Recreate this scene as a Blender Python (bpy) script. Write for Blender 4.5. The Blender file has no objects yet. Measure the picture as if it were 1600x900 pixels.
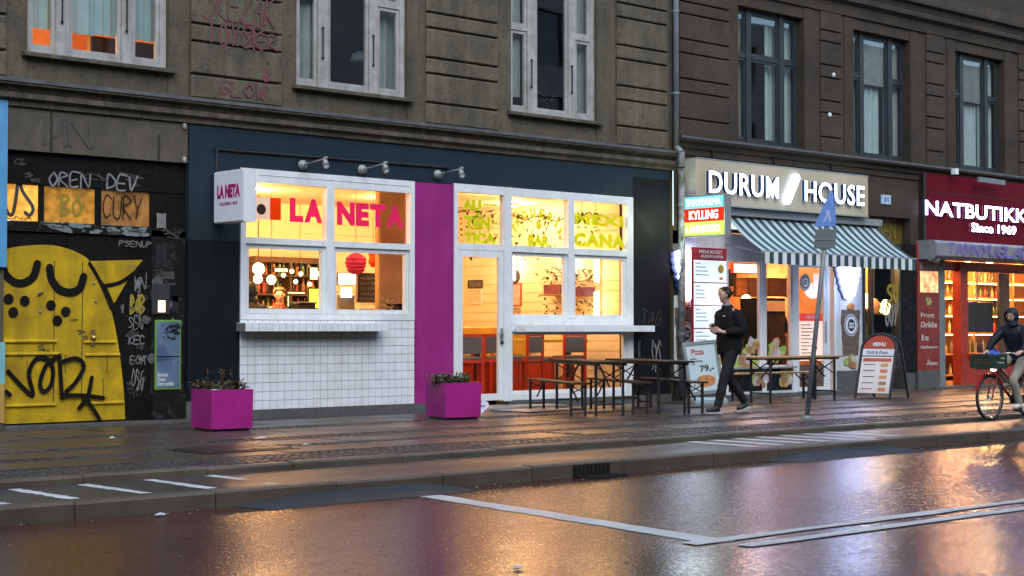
import bpy, bmesh, math, random
from mathutils import Vector, Matrix, noise as mnoise
random.seed(7)
R = math.radians
scene = bpy.context.scene
COL = scene.collection

# ---------------------------------------------------------------- camera
FOC, CAM_D, CAM_H = 2500.0, 18.4, 1.2          # focal length in photo pixels (1600 wide), distance to the facade, eye height
YAW = math.atan(FOC / 2770.0)
PITCH = math.atan(65.0 / FOC)
cam_d = bpy.data.cameras.new('camera'); cam = bpy.data.objects.new('camera', cam_d); COL.objects.link(cam)
cam.location = (0, -CAM_D, CAM_H); cam.rotation_euler = (R(90) + PITCH, 0, -YAW)
cam_d.sensor_width = 36; cam_d.lens = 36 * FOC / 1600; cam_d.clip_end = 500; cam_d.clip_start = 0.1
scene.camera = cam
scene.render.resolution_x, scene.render.resolution_y = 1024, 576

# ---------------------------------------------------------------- sky, sun, exposure
SUN_EL, SUN_AZ = R(48), R(205)                  # heavy evening overcast, the light comes over the street from behind the viewer
w = bpy.data.worlds.new('World'); scene.world = w; w.use_nodes = True
nt = w.node_tree; nt.nodes.clear()
wo = nt.nodes.new('ShaderNodeOutputWorld'); bg = nt.nodes.new('ShaderNodeBackground'); sk = nt.nodes.new('ShaderNodeTexSky')
sk.sky_type = 'NISHITA'; sk.sun_disc = False; sk.sun_elevation = SUN_EL; sk.sun_rotation = SUN_AZ
sk.air_density = 1.0; sk.dust_density = 1.0; sk.ozone_density = 1.5
bg.inputs['Strength'].default_value = 0.105
nt.links.new(sk.outputs[0], bg.inputs['Color']); nt.links.new(bg.outputs[0], wo.inputs[0])
sd = bpy.data.lights.new('sun', 'SUN'); so = bpy.data.objects.new('sun', sd); COL.objects.link(so)
sd.energy = 0.85; sd.angle = R(60); sd.color = (1.0, 0.97, 0.93)
sdir = Vector((math.sin(SUN_AZ) * math.cos(SUN_EL), math.cos(SUN_AZ) * math.cos(SUN_EL), math.sin(SUN_EL)))
so.rotation_euler = sdir.to_track_quat('Z', 'Y').to_euler(); so.location = (0, -30, 30)
vs = scene.view_settings; vs.view_transform = 'Standard'; vs.look = 'None'; vs.exposure = 1.55; vs.gamma = 1.0
scene.cycles.use_denoising = True
scene.cycles.max_bounces = 6; scene.cycles.transparent_max_bounces = 12
scene.cycles.sample_clamp_indirect = 6.0
scene.cycles.caustics_reflective = False; scene.cycles.caustics_refractive = False

# ---------------------------------------------------------------- helpers: rays to real planes
_A = Vector((math.sin(YAW) * math.cos(PITCH), math.cos(YAW) * math.cos(PITCH), math.sin(PITCH)))
_Rt = Vector((math.cos(YAW), -math.sin(YAW), 0)); _Up = _Rt.cross(_A)
_C = Vector((0, -CAM_D, CAM_H))
def _ray(px, py): return _A + _Rt * ((px - 800) / FOC) - _Up * ((py - 450) / FOC)
def F(px, py, y=0.0):
    "x, z of the point of the upright plane at depth y that the photo shows at this pixel"
    d = _ray(px, py); p = _C + d * ((y - _C.y) / d.y); return p.x, p.z
def FX(px, y=0.0): return F(px, 500, y)[0]
def G(px, py, z=0.0):
    d = _ray(px, py); p = _C + d * ((z - _C.z) / d.z); return p.x, p.y

# ---------------------------------------------------------------- helpers: meshes
class MB:
    def __init__(s): s.v = []; s.f = []; s.m = []; s.mi = 0
    def poly(s, pts):
        n = len(s.v); s.v += [tuple(p) for p in pts]; s.f.append(tuple(range(n, n + len(pts)))); s.m.append(s.mi); return s
    def add(s, vs, fs):
        n = len(s.v); s.v += [tuple(p) for p in vs]
        for f in fs: s.f.append(tuple(i + n for i in f)); s.m.append(s.mi)
        return s
    def box(s, x0, x1, y0, y1, z0, z1):
        return s.add([(x0,y0,z0),(x1,y0,z0),(x1,y1,z0),(x0,y1,z0),(x0,y0,z1),(x1,y0,z1),(x1,y1,z1),(x0,y1,z1)],
                     [(0,3,2,1),(4,5,6,7),(0,1,5,4),(1,2,6,5),(2,3,7,6),(3,0,4,7)])
    def cbox(s, x0, x1, y0, y1, z0, z1, b=0.01):
        "box whose street-side (y0) edges are chamfered by b"
        a = [(x0,y1,z0),(x1,y1,z0),(x1,y1,z1),(x0,y1,z1)]; c = [(x0,y0+b,z0),(x1,y0+b,z0),(x1,y0+b,z1),(x0,y0+b,z1)]
        d = [(x0+b,y0,z0+b),(x1-b,y0,z0+b),(x1-b,y0,z1-b),(x0+b,y0,z1-b)]
        fs = [(0,3,2,1)]
        for i in range(4):
            j = (i + 1) % 4; fs += [(i, j, 4 + j, 4 + i), (4 + i, 4 + j, 8 + j, 8 + i)]
        fs.append((8, 9, 10, 11)); return s.add(a + c + d, fs)
    def zbox(s, x0, x1, y0, y1, z0, z1, b=0.01):
        "box whose top edges are chamfered by b"
        a = [(x0,y0,z0),(x1,y0,z0),(x1,y1,z0),(x0,y1,z0)]; c = [(x0,y0,z1-b),(x1,y0,z1-b),(x1,y1,z1-b),(x0,y1,z1-b)]
        d = [(x0+b,y0+b,z1),(x1-b,y0+b,z1),(x1-b,y1-b,z1),(x0+b,y1-b,z1)]
        fs = []
        for i in range(4):
            j = (i + 1) % 4; fs += [(i, j, 4 + j, 4 + i), (4 + i, 4 + j, 8 + j, 8 + i)]
        fs.append((8, 9, 10, 11)); return s.add(a + c + d, fs)
    def tube(s, p0, p1, r, n=8, r1=None, caps=True):
        p0, p1 = Vector(p0), Vector(p1); d = (p1 - p0); r1 = r if r1 is None else r1
        if d.length < 1e-6: return s
        q = d.to_track_quat('Z', 'Y'); k = len(s.v); vs = []
        for i in range(n):
            a = 2 * math.pi * i / n; o = q @ Vector((math.cos(a), math.sin(a), 0)); vs += [p0 + o * r, p1 + o * r1]
        fs = [(2*i, (2*i+2) % (2*n), (2*i+3) % (2*n), 2*i+1) for i in range(n)]
        if caps: fs += [tuple(2*i for i in range(n))[::-1], tuple(2*i+1 for i in range(n))]
        return s.add(vs, fs)
    def path(s, pts, r, n=8):
        for a, b in zip(pts, pts[1:]): s.tube(a, b, r, n)
        return s
    def bar(s, p0, p1, wx, wy):
        "square bar between two points"
        p0, p1 = Vector(p0), Vector(p1); d = (p1 - p0).normalized()
        u = d.cross(Vector((0, 1, 0)) if abs(d.y) < .9 else Vector((1, 0, 0))).normalized(); v = d.cross(u)
        c = [u * wx + v * wy, -u * wx + v * wy, -u * wx - v * wy, u * wx - v * wy]
        return s.add([p0 + k * .5 for k in c] + [p1 + k * .5 for k in c], [(3,2,1,0),(4,5,6,7),(0,1,5,4),(1,2,6,5),(2,3,7,6),(3,0,4,7)])
    def ball(s, c, r, nu=10, nv=6, z0=-1.0, z1=1.0):
        rx, ry, rz = (r, r, r) if not hasattr(r, '__len__') else r
        vs = []; fs = []
        t0, t1 = math.asin(z0), math.asin(z1)
        for j in range(nv + 1):
            t = t0 + (t1 - t0) * j / nv
            for i in range(nu):
                a = 2 * math.pi * i / nu; vs.append((c[0] + rx * math.cos(t) * math.cos(a), c[1] + ry * math.cos(t) * math.sin(a), c[2] + rz * math.sin(t)))
        for j in range(nv):
            for i in range(nu): fs.append((j*nu+i, j*nu+(i+1) % nu, (j+1)*nu+(i+1) % nu, (j+1)*nu+i))
        return s.add(vs, fs)
    def lathe(s, c, prof, n=14):
        vs = []; fs = []
        for r, z in prof:
            for i in range(n):
                a = 2 * math.pi * i / n; vs.append((c[0] + r * math.cos(a), c[1] + r * math.sin(a), c[2] + z))
        for j in range(len(prof) - 1):
            for i in range(n): fs.append((j*n+i, j*n+(i+1) % n, (j+1)*n+(i+1) % n, (j+1)*n+i))
        fs.append(tuple(range(n))[::-1]); fs.append(tuple((len(prof)-1)*n + i for i in range(n)))
        return s.add(vs, fs)
    def prism(s, pts, y0, y1):
        "polygon given in x,z (counter-clockwise seen from the street), from y0 (street side) to y1"
        n = len(pts)
        vs = [(x, y0, z) for x, z in pts] + [(x, y1, z) for x, z in pts]
        fs = [tuple(range(n)), tuple(range(n, 2*n))[::-1]] + [((i+1) % n, i, n+i, n+(i+1) % n) for i in range(n)]
        return s.add(vs, fs)
    def profile(s, prof, x0, x1):
        "y,z profile extruded along x"
        n = len(prof)
        vs = [(x0, y, z) for y, z in prof] + [(x1, y, z) for y, z in prof]
        fs = [tuple(range(n)), tuple(range(n, 2*n))[::-1]] + [((i+1) % n, i, n+i, n+(i+1) % n) for i in range(n)]
        return s.add(vs, fs)
    def xform(s, M, start=0):
        s.v[start:] = [tuple(M @ Vector(p)) for p in s.v[start:]]; return s
    def leaf(s, c, d, L, W, up=None):
        "folded leaf blade from c along d"
        c = Vector(c); d = Vector(d).normalized(); up = up or Vector((random.uniform(-.5, .5), random.uniform(-.5, .5), 1))
        u = d.cross(up)
        if u.length < 1e-3: u = Vector((1, 0, 0))
        u.normalize(); n = u.cross(d)
        m = c + d * L * .5 - n * L * .06; e = c + d * L - n * L * .12
        return s.add([c, m + u * W * .5 + n * W * .15, e, m - u * W * .5 + n * W * .15, m], [(0, 4, 1), (1, 4, 2), (2, 4, 3), (3, 4, 0)])

def wloc(o):
    v = Vector((0, 0, 0))
    while o is not None: v = v + o.location; o = o.parent
    return v
def obj(name, mb, mat, parent=None, smooth=False, local=False):
    me = bpy.data.meshes.new(name)
    off = Vector((0, 0, 0)) if (local or parent is None) else wloc(parent)
    me.from_pydata([(v[0]-off.x, v[1]-off.y, v[2]-off.z) for v in mb.v], [], mb.f)
    mats = mat if isinstance(mat, (list, tuple)) else [mat]
    for m in mats: me.materials.append(m)
    if len(mats) > 1: me.polygons.foreach_set('material_index', mb.m)
    if smooth: me.polygons.foreach_set('use_smooth', [True] * len(me.polygons))
    me.update()
    o = bpy.data.objects.new(name, me); COL.objects.link(o)
    if name in ('food_picture', 'graffiti', 'menu_line', 'menu_lines', 'spray_tag', 'torn_paper', 'spokes', 'logo_dots', 'mural_face', 'window_paint'): o['kind'] = 'stuff'
    if parent is not None: o.parent = parent
    return o
def tag(o, label=None, cat=None, group=None, kind=None):
    if label: o['label'] = label
    if cat: o['category'] = cat
    if group: o['group'] = group
    if kind: o['kind'] = kind
    return o
def thing(name, label, cat, loc=(0, 0, 0), rz=0.0, group=None):
    o = bpy.data.objects.new(name, None); COL.objects.link(o); o.empty_display_size = .1
    o.location = loc; o.rotation_euler = (0, 0, rz); return tag(o, label, cat, group)
def copy_tree(o, parent=None, **kw):
    c = o.copy(); COL.objects.link(c)
    if parent is not None: c.parent = parent
    for ch in list(o.children): copy_tree(ch, c)
    return c
def dup(root, loc, rz, label=None, group=None):
    c = copy_tree(root); c.location = loc; c.rotation_euler = (0, 0, rz)
    if label: c['label'] = label
    if group: c['group'] = group
    return c
def struct(name, mb, mat, **k): return tag(obj(name, mb, mat, **k), kind='structure')
def piece(name, me, loc, parent):
    "one more object on shared mesh data, at a world position"
    o = bpy.data.objects.new(name, me); COL.objects.link(o); o.parent = parent; o.location = Vector(loc) - wloc(parent); return o

# ---------------------------------------------------------------- materials
def _nodes(name):
    m = bpy.data.materials.new(name); m.use_nodes = True; t = m.node_tree; t.nodes.clear()
    out = t.nodes.new('ShaderNodeOutputMaterial'); return m, t, out
def N(t, typ, **k):
    n = t.nodes.new(typ)
    for a, b in k.items():
        if a.startswith('i_'):
            key = a[2:]; key = int(key) if key.isdigit() else key.replace('_', ' ')
            n.inputs[key].default_value = b
        else: setattr(n, a, b)
    return n
def mixc(t, fac, a, b, blend='MIX'):
    n = t.nodes.new('ShaderNodeMix'); n.data_type = 'RGBA'; n.blend_type = blend
    for sock, v in ((n.inputs['Factor'], fac), (n.inputs[6], a), (n.inputs[7], b)):
        if hasattr(v, 'is_linked') or hasattr(v, 'links'): t.links.new(v, sock)
        elif hasattr(v, '__len__'): sock.default_value = (*v[:3], 1)
        else: sock.default_value = v
    return n.outputs[2]
def ramp(t, src, lo, hi, a=0.0, b=1.0):
    n = N(t, 'ShaderNodeMapRange'); n.inputs[1].default_value = lo; n.inputs[2].default_value = hi; n.inputs[3].default_value = a; n.inputs[4].default_value = b
    t.links.new(src, n.inputs[0]); return n.outputs[0]
def coords(t, world=True, scale=(1, 1, 1)):
    if world: src = N(t, 'ShaderNodeNewGeometry').outputs['Position']
    else: src = N(t, 'ShaderNodeTexCoord').outputs['Object']
    mp = N(t, 'ShaderNodeMapping'); mp.inputs['Scale'].default_value = scale; t.links.new(src, mp.inputs[0]); return mp.outputs[0]
def noise(t, vec, scale, detail=4.0, rough=.55, dist=0.0):
    n = N(t, 'ShaderNodeTexNoise'); n.inputs['Scale'].default_value = scale; n.inputs['Detail'].default_value = detail; n.inputs['Roughness'].default_value = rough; n.inputs['Distortion'].default_value = dist
    t.links.new(vec, n.inputs['Vector']); return n.outputs[0]
def mat(name, c, rough=.6, c2=None, scale=3.0, lo=.35, hi=.7, metal=0.0, bump=0.0, bscale=60.0, world=True, streak=None, streak_amt=.5, rvar=.1, spec=.5, coat=0.0, dirt=None, big=0.0):
    """general surface: base colour c broken up with c2 by noise, optional rain streaks running down, fine bump"""
    m, t, out = _nodes(name); p = N(t, 'ShaderNodeBsdfPrincipled'); t.links.new(p.outputs[0], out.inputs[0])
    c2 = c2 or tuple(x * .72 for x in c)
    co = coords(t, world); nz = noise(t, co, scale, 5, .6, .3)
    col = mixc(t, ramp(t, nz, lo, hi), c, c2)
    if big:
        col = mixc(t, ramp(t, noise(t, co, .55, 4, .6, .5), .35, .65, 0, big), col, tuple(x * 1.75 for x in c)); col = mixc(t, ramp(t, noise(t, co, 1.1, 5, .7, .6), .52, .66, 0, big), col, tuple(x * .45 for x in c))
    if streak:
        sv = coords(t, world, (1, 1, .09)); sn = noise(t, sv, 5.5, 4, .65)
        col = mixc(t, ramp(t, sn, .45, .75, 0, streak_amt), col, streak)
    if dirt:
        dn = noise(t, co, scale * 7.3, 3, .7); col = mixc(t, ramp(t, dn, .55, .72, 0, .8), col, dirt)
    t.links.new(col, p.inputs['Base Color'])
    r2 = noise(t, co, scale * 2.7, 3); t.links.new(ramp(t, r2, .3, .7, max(.02, rough - rvar), min(1, rough + rvar)), p.inputs['Roughness'])
    p.inputs['Metallic'].default_value = metal; p.inputs['Specular IOR Level'].default_value = spec
    if coat: p.inputs['Coat Weight'].default_value = coat; p.inputs['Coat Roughness'].default_value = .15
    if bump:
        bn = noise(t, co, bscale, 4, .6); b = N(t, 'ShaderNodeBump'); b.inputs['Strength'].default_value = bump; b.inputs['Distance'].default_value = .02
        t.links.new(bn, b.inputs['Height']); t.links.new(b.outputs[0], p.inputs['Normal'])
    return m
def emit(name, c, s):
    m, t, out = _nodes(name); e = N(t, 'ShaderNodeEmission'); e.inputs[0].default_value = (*c, 1); e.inputs[1].default_value = s
    t.links.new(e.outputs[0], out.inputs[0]); return m
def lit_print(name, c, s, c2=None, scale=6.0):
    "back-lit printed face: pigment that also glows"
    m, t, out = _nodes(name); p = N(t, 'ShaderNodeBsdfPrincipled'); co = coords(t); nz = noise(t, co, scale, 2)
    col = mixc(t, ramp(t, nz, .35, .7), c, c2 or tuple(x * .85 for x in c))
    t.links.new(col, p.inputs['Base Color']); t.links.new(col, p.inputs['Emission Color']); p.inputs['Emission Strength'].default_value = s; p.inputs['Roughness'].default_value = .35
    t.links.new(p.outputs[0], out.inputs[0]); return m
def glass(name, refl=1.0, tint=(.95, .97, .96), rough=0.0, base=.03):
    m, t, out = _nodes(name); tr = N(t, 'ShaderNodeBsdfTransparent'); tr.inputs[0].default_value = (*tint, 1)
    gl = N(t, 'ShaderNodeBsdfGlossy'); gl.inputs['Roughness'].default_value = rough
    lw = N(t, 'ShaderNodeLayerWeight'); lw.inputs[0].default_value = .5
    pw = N(t, 'ShaderNodeMath', operation='POWER'); t.links.new(lw.outputs['Facing'], pw.inputs[0]); pw.inputs[1].default_value = 4.0
    co = coords(t); nz = noise(t, co, .8, 2); b = N(t, 'ShaderNodeBump'); b.inputs['Strength'].default_value = .04; b.inputs['Distance'].default_value = .05
    t.links.new(nz, b.inputs['Height']); t.links.new(b.outputs[0], gl.inputs['Normal'])
    mx = N(t, 'ShaderNodeMixShader'); t.links.new(ramp(t, pw.outputs[0], 0, 1, base, refl), mx.inputs[0])
    t.links.new(tr.outputs[0], mx.inputs[1]); t.links.new(gl.outputs[0], mx.inputs[2]); t.links.new(mx.outputs[0], out.inputs[0]); return m
def film(name, c, tl=.6):
    "coloured window film: lets the light behind glow through"
    m, t, out = _nodes(name); d = N(t, 'ShaderNodeBsdfDiffuse'); tr = N(t, 'ShaderNodeBsdfTranslucent'); mx = N(t, 'ShaderNodeMixShader')
    co = coords(t); col = mixc(t, ramp(t, noise(t, co, 5, 2), .3, .7), c, tuple(x * .88 for x in c))
    t.links.new(col, d.inputs[0]); t.links.new(col, tr.inputs[0]); mx.inputs[0].default_value = tl
    t.links.new(d.outputs[0], mx.inputs[1]); t.links.new(tr.outputs[0], mx.inputs[2]); t.links.new(mx.outputs[0], out.inputs[0]); return m
def stripes(name, a, b, pitch, axis=0, duty=.5, rough=.8, world=True, off=0.0):
    m, t, out = _nodes(name); p = N(t, 'ShaderNodeBsdfPrincipled'); t.links.new(p.outputs[0], out.inputs[0])
    co = coords(t, world); sx = N(t, 'ShaderNodeSeparateXYZ'); t.links.new(co, sx.inputs[0])
    ad = N(t, 'ShaderNodeMath', operation='ADD'); t.links.new(sx.outputs[axis], ad.inputs[0]); ad.inputs[1].default_value = 100 * pitch + off
    dv = N(t, 'ShaderNodeMath', operation='MODULO'); t.links.new(ad.outputs[0], dv.inputs[0]); dv.inputs[1].default_value = pitch
    gt = N(t, 'ShaderNodeMath', operation='GREATER_THAN'); t.links.new(dv.outputs[0], gt.inputs[0]); gt.inputs[1].default_value = pitch * duty
    col = mixc(t, gt.outputs[0], a, b); dn = noise(t, co, 4, 4); col = mixc(t, ramp(t, dn, .4, .8, 0, .35), col, (.2, .2, .19), 'MULTIPLY')
    t.links.new(col, p.inputs['Base Color']); p.inputs['Roughness'].default_value = rough; return m
def wet_ground(name, c, c2, r_wet, r_dry, wscale=.5, wlo=.4, whi=.65, bump=.25, bscale=140, stretch=(1, 1, 1), grit=None, bump2=0.0, ior=1.4, rfine=0.0):
    "wet street surface: smoother where water lies, coarse aggregate relief"
    m, t, out = _nodes(name); p = N(t, 'ShaderNodeBsdfPrincipled'); t.links.new(p.outputs[0], out.inputs[0])
    co = coords(t); ws = coords(t, True, stretch)
    wet = ramp(t, noise(t, ws, wscale, 6, .6, .4), wlo, whi)
    col = mixc(t, ramp(t, noise(t, co, 1.7, 5, .65), .3, .7), c, c2)
    col = mixc(t, ramp(t, noise(t, co, 90, 2, .5), .55, .75, 0, .5), col, grit or tuple(x * 1.9 for x in c))
    col = mixc(t, ramp(t, wet, 0, 1, 0, .35), col, tuple(x * .55 for x in c2))
    t.links.new(col, p.inputs['Base Color'])
    rg = ramp(t, wet, 0, 1, r_dry, r_wet)
    if rfine:
        ra = N(t, 'ShaderNodeMath', operation='ADD'); t.links.new(rg, ra.inputs[0]); t.links.new(ramp(t, noise(t, coords(t, True, (1, .6, 1)), 34, 3, .7), .3, .7, -rfine, rfine), ra.inputs[1]); rg = ra.outputs[0]
    t.links.new(rg, p.inputs['Roughness']); p.inputs['IOR'].default_value = ior
    b = N(t, 'ShaderNodeBump'); b.inputs['Distance'].default_value = .01
    t.links.new(ramp(t, wet, 0, 1, bump, bump * .35), b.inputs['Strength'])
    h = noise(t, co, bscale, 3, .6); t.links.new(h, b.inputs['Height'])
    if bump2:
        b2 = N(t, 'ShaderNodeBump'); b2.inputs['Strength'].default_value = bump2; b2.inputs['Distance'].default_value = .03
        t.links.new(noise(t, coords(t, True, (1, .8, 1)), 38, 4, .6), b2.inputs['Height']); t.links.new(b2.outputs[0], b.inputs['Normal'])
    t.links.new(b.outputs[0], p.inputs['Normal']); return m

M = {}
M['plaster'] = mat('sooty_plaster', (0.07224, 0.06334, 0.03857), .85, (0.03922, 0.03442, 0.02066), 1.5, .36, .64, bump=.5, bscale=35, streak=(0.1238, 0.1056, 0.06888), streak_amt=.55, dirt=(0.0258, 0.02157, 0.01378), big=.55)
M['block'] = mat('sooty_block', (0.08425, 0.07399, 0.0452), .85, (0.03999, 0.0351, 0.021), 1.9, .38, .62, bump=.5, bscale=30, streak=(0.16, 0.1375, 0.09077), streak_amt=.6, dirt=(0.02399, 0.01992, 0.01281), big=.55)
M['plaster_b'] = mat('brown_plaster', (0.03363, 0.02525, 0.01428), .88, (0.01968, 0.01485, 0.008656), 1.4, .35, .65, bump=.5, bscale=35, streak=(0.03935, 0.0297, 0.01838), streak_amt=.3, dirt=(0.01431, 0.0104, 0.006274), big=.55)
M['block_b'] = mat('brown_block', (0.03793, 0.02852, 0.01622), .88, (0.02075, 0.01574, 0.009088), 1.8, .36, .64, bump=.5, bscale=30, streak=(0.04293, 0.03268, 0.01947), streak_amt=.3, dirt=(0.01431, 0.0104, 0.006274), big=.55)
M['cornice'] = mat('weathered_cornice', (0.072, 0.06091, 0.04032), .85, (0.0396, 0.03305, 0.02218), 2.2, .35, .65, bump=.5, bscale=30, streak=(0.1872, 0.162, 0.1109), streak_amt=.5, dirt=(0.0252, 0.02138, 0.01411))
M['zinc'] = mat('zinc_flashing', (0.14, 0.14, 0.133), .5, (0.084, 0.084, 0.0805), 4, metal=.4)
M['joint'] = mat('dark_joint', (.03, .027, .022), .9)
M['lintel'] = mat('grey_lintel', (0.1054, 0.09207, 0.0651), .85, (0.062, 0.05413, 0.03819), 1.8, .3, .7, bump=.3, streak=(0.0434, 0.03627, 0.02604), streak_amt=.6)
M['white_old'] = mat('weathered_white_paint', (.37, .375, .345), .55, (.25, .245, .215), 6, .38, .7, streak=(.17, .155, .13), streak_amt=.65)
M['white'] = mat('white_paint', (.70, .75, .75), .4, (.62, .67, .67), 4, streak=(.45, .44, .41), streak_amt=.35, dirt=(.52, .53, .50))
M['frame_dark'] = mat('dark_green_paint', (0.0245, 0.0315, 0.0315), .45, (0.0154, 0.0196, 0.0196), 5)
M['slate'] = mat('slate_blue_paint', (0.008184, 0.02218, 0.03175), .6, (0.00558, 0.01562, 0.02268), 1.4, .35, .65, bump=.2, bscale=40, streak=(0.01488, 0.03125, 0.04032), streak_amt=.4, spec=.3, dirt=(0.006696, 0.01714, 0.02419))
M['charcoal'] = mat('charcoal_paint', (.0075, .0095, .0105), .6, (.0055, .007, .0078), 1.6, bump=.15, bscale=50, spec=.15)
M['pink'] = mat('magenta_paint', (.29, .020, .18), .55, (.235, .016, .145), 2.0, .35, .65, bump=.15, bscale=40, streak=(.30, .05, .21), streak_amt=.35, spec=.2)
M['pink_box'] = mat('magenta_planter_paint', (.35, .018, .20), .5, (.27, .014, .155), 4, world=False, spec=.2, bump=.06, dirt=(.25, .02, .16))
M['tile'] = mat('white_glazed_tile', (.74, .78, .79), .2, (.62, .65, .65), 4.5, rvar=.08, streak=(.5, .5, .47), streak_amt=.3)
M['grout'] = mat('grey_grout', (.16, .16, .155), .9)
M['stone'] = mat('grey_plinth_stone', (0.091, 0.091, 0.084), .6, (0.056, 0.056, 0.0525), 3.5, bump=.3, dirt=(0.14, 0.14, 0.133))
M['step'] = mat('pale_step_stone', (0.192, 0.2, 0.2), .45, (0.128, 0.132, 0.132), 3, bump=.2, dirt=(0.08, 0.08, 0.08))
M['metal'] = mat('grey_metal', (0.272, 0.288, 0.288), .4, (0.208, 0.224, 0.224), 8, metal=.2)
M['galv'] = mat('galvanised_steel', (0.195, 0.225, 0.2325), .45, (0.135, 0.1575, 0.165), 6, metal=.1, dirt=(0.105, 0.105, 0.0975))
M['galv_old'] = mat('stickered_drainpipe', (.26, .29, .30), .55, (.1, .1, .09), 9, .4, .62, metal=.2, dirt=(.35, .36, .34))
M['black'] = mat('black_metal', (.012, .012, .012), .45, (.02, .019, .018), 6)
M['blackwood'] = mat('dark_stained_wood', (.020, .016, .012), .5, (.035, .026, .018), 5, world=False, bump=.15, bscale=30, rvar=.1, spec=.15)
M['wood_edge'] = mat('worn_wood_top', (.022, .015, .010), .55, (.012, .009, .007), 6, world=False, bump=.12, bscale=30, spec=.15)
M['lightwood'] = mat('pale_beer_bench_wood', (.30, .19, .08), .5, (.22, .13, .055), 6, world=False)
M['black_paint'] = mat('black_spray', (.006, .006, .0055), .7, (.012, .0115, .009), 6, spec=.08)
M['yellow'] = mat('yellow_mural', (.54, .345, .010), .6, (.30, .195, .010), 3.2, .36, .68, bump=.2, streak=(.15, .12, .015), streak_amt=.45, spec=.2)
M['doordark'] = mat('grimy_black_door', (0.0049, 0.00455, 0.0042), .7, (0.0084, 0.00805, 0.007), 4, dirt=(0.021, 0.021, 0.0189), spec=.1)
M['scruff'] = mat('torn_poster_wall', (0.0091, 0.0091, 0.0084), .7, (0.049, 0.049, 0.0441), 7, .55, .75, dirt=(0.0049, 0.0049, 0.0042), spec=.12)
M['spray_w'] = mat('pale_spray', (0.225, 0.2325, 0.2175), .7, (0.12, 0.12, 0.1125), 9)
M['spray_g'] = mat('grey_spray', (0.05525, 0.052, 0.0455), .8, (0.039, 0.0364, 0.0325), 6)
M['spray_p'] = mat('faded_pink_spray', (.17, .040, .048), .85, (.085, .055, .048), 5, .38, .62)
M['spray_y'] = mat('olive_yellow_spray', (.30, .24, .02), .7)
M['spray_v'] = mat('violet_spray', (.14, .10, .34), .7, (.2, .16, .4), 8)
M['glass_shop'] = glass('shop_glass', .55, (.97, .98, .97), 0, .02)
M['glass_win'] = glass('old_window_glass', .8, (.93, .97, .97), .015, .13)
M['film_pink'] = film('magenta_film', (.80, .05, .22), .5)
M['film_lime'] = film('lime_film', (.72, .78, .03), .35)
M['film_red'] = film('red_film', (.8, .09, .01), .5)
M['film_white'] = film('white_film', (.8, .78, .72), .5)
M['film_dark'] = film('dark_film', (.05, .035, .03), .2)
M['room_dark'] = mat('dim_room', (.30, .27, .23), .9)
M['curtain'] = film('blue_curtain', (.42, .66, .72), .12)
M['curtain_g'] = film('grey_net_curtain', (.50, .53, .48), .15)
M['curtain_w'] = film('white_net_curtain', (.66, .75, .73), .12)
M['leaf'] = mat('dark_leaf', (.035, .06, .022), .5, (.06, .085, .03), 9, world=False)
M['leaf_brown'] = mat('withered_leaf', (.07, .05, .03), .6, (.045, .05, .025), 9, world=False)
M['soil'] = mat('wet_soil', (.02, .016, .012), .6)
M['skin'] = mat('skin', (.52, .33, .25), .5, (.47, .28, .21), 12, world=False)
M['rubber'] = mat('rubber', (.015, .015, .015), .6)
M['kerbstone'] = wet_ground('granite_kerb', (0.1054, 0.08742, 0.06324), (0.062, 0.05129, 0.03689), .3, .55, 1.5, .35, .7, .35, 60)
M['slab'] = wet_ground('wet_paving_slab', (0.0651, 0.05183, 0.03928), (0.0403, 0.0324, 0.0251), .26, .46, .9, .38, .68, .25, 90, (1, 1, 1))
M['cobble'] = wet_ground('wet_cobble', (0.0546, 0.04732, 0.04004), (0.03185, 0.02821, 0.02457), .3, .55, 2, .3, .7, .4, 60)
M['path'] = wet_ground('wet_cycle_asphalt', (0.05084, 0.0496, 0.04464), (0.03472, 0.03348, 0.03038), .24, .42, .5, .35, .7, .4, 160, (.6, 1.5, 1))
M['road'] = wet_ground('wet_road_asphalt', (0.07038, 0.0277, 0.01909), (0.04554, 0.01847, 0.01289), 0.16, .24, .35, .35, .7, .4, 48, (.35, 1.0, 1), ior=1.65, rfine=.09, bump2=.024)  # orange-brown tone of the wet reflections is put into the asphalt colour
M['patch'] = wet_ground('tar_patch', (0.0372, 0.04092, 0.0434), (0.0279, 0.031, 0.03348), .45, .65, 1, .35, .7, .35, 150)
M['paint'] = wet_ground('road_paint', (0.5772, 0.592, 0.5688), (0.407, 0.4218, 0.4032), .4, .6, 1, .35, .7, .3, 120, grit=(0.185, 0.185, 0.1728))
M['iron'] = mat('cast_iron', (.025, .023, .021), .4, (.045, .038, .03), 12, metal=.5, bump=.2)

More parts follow.
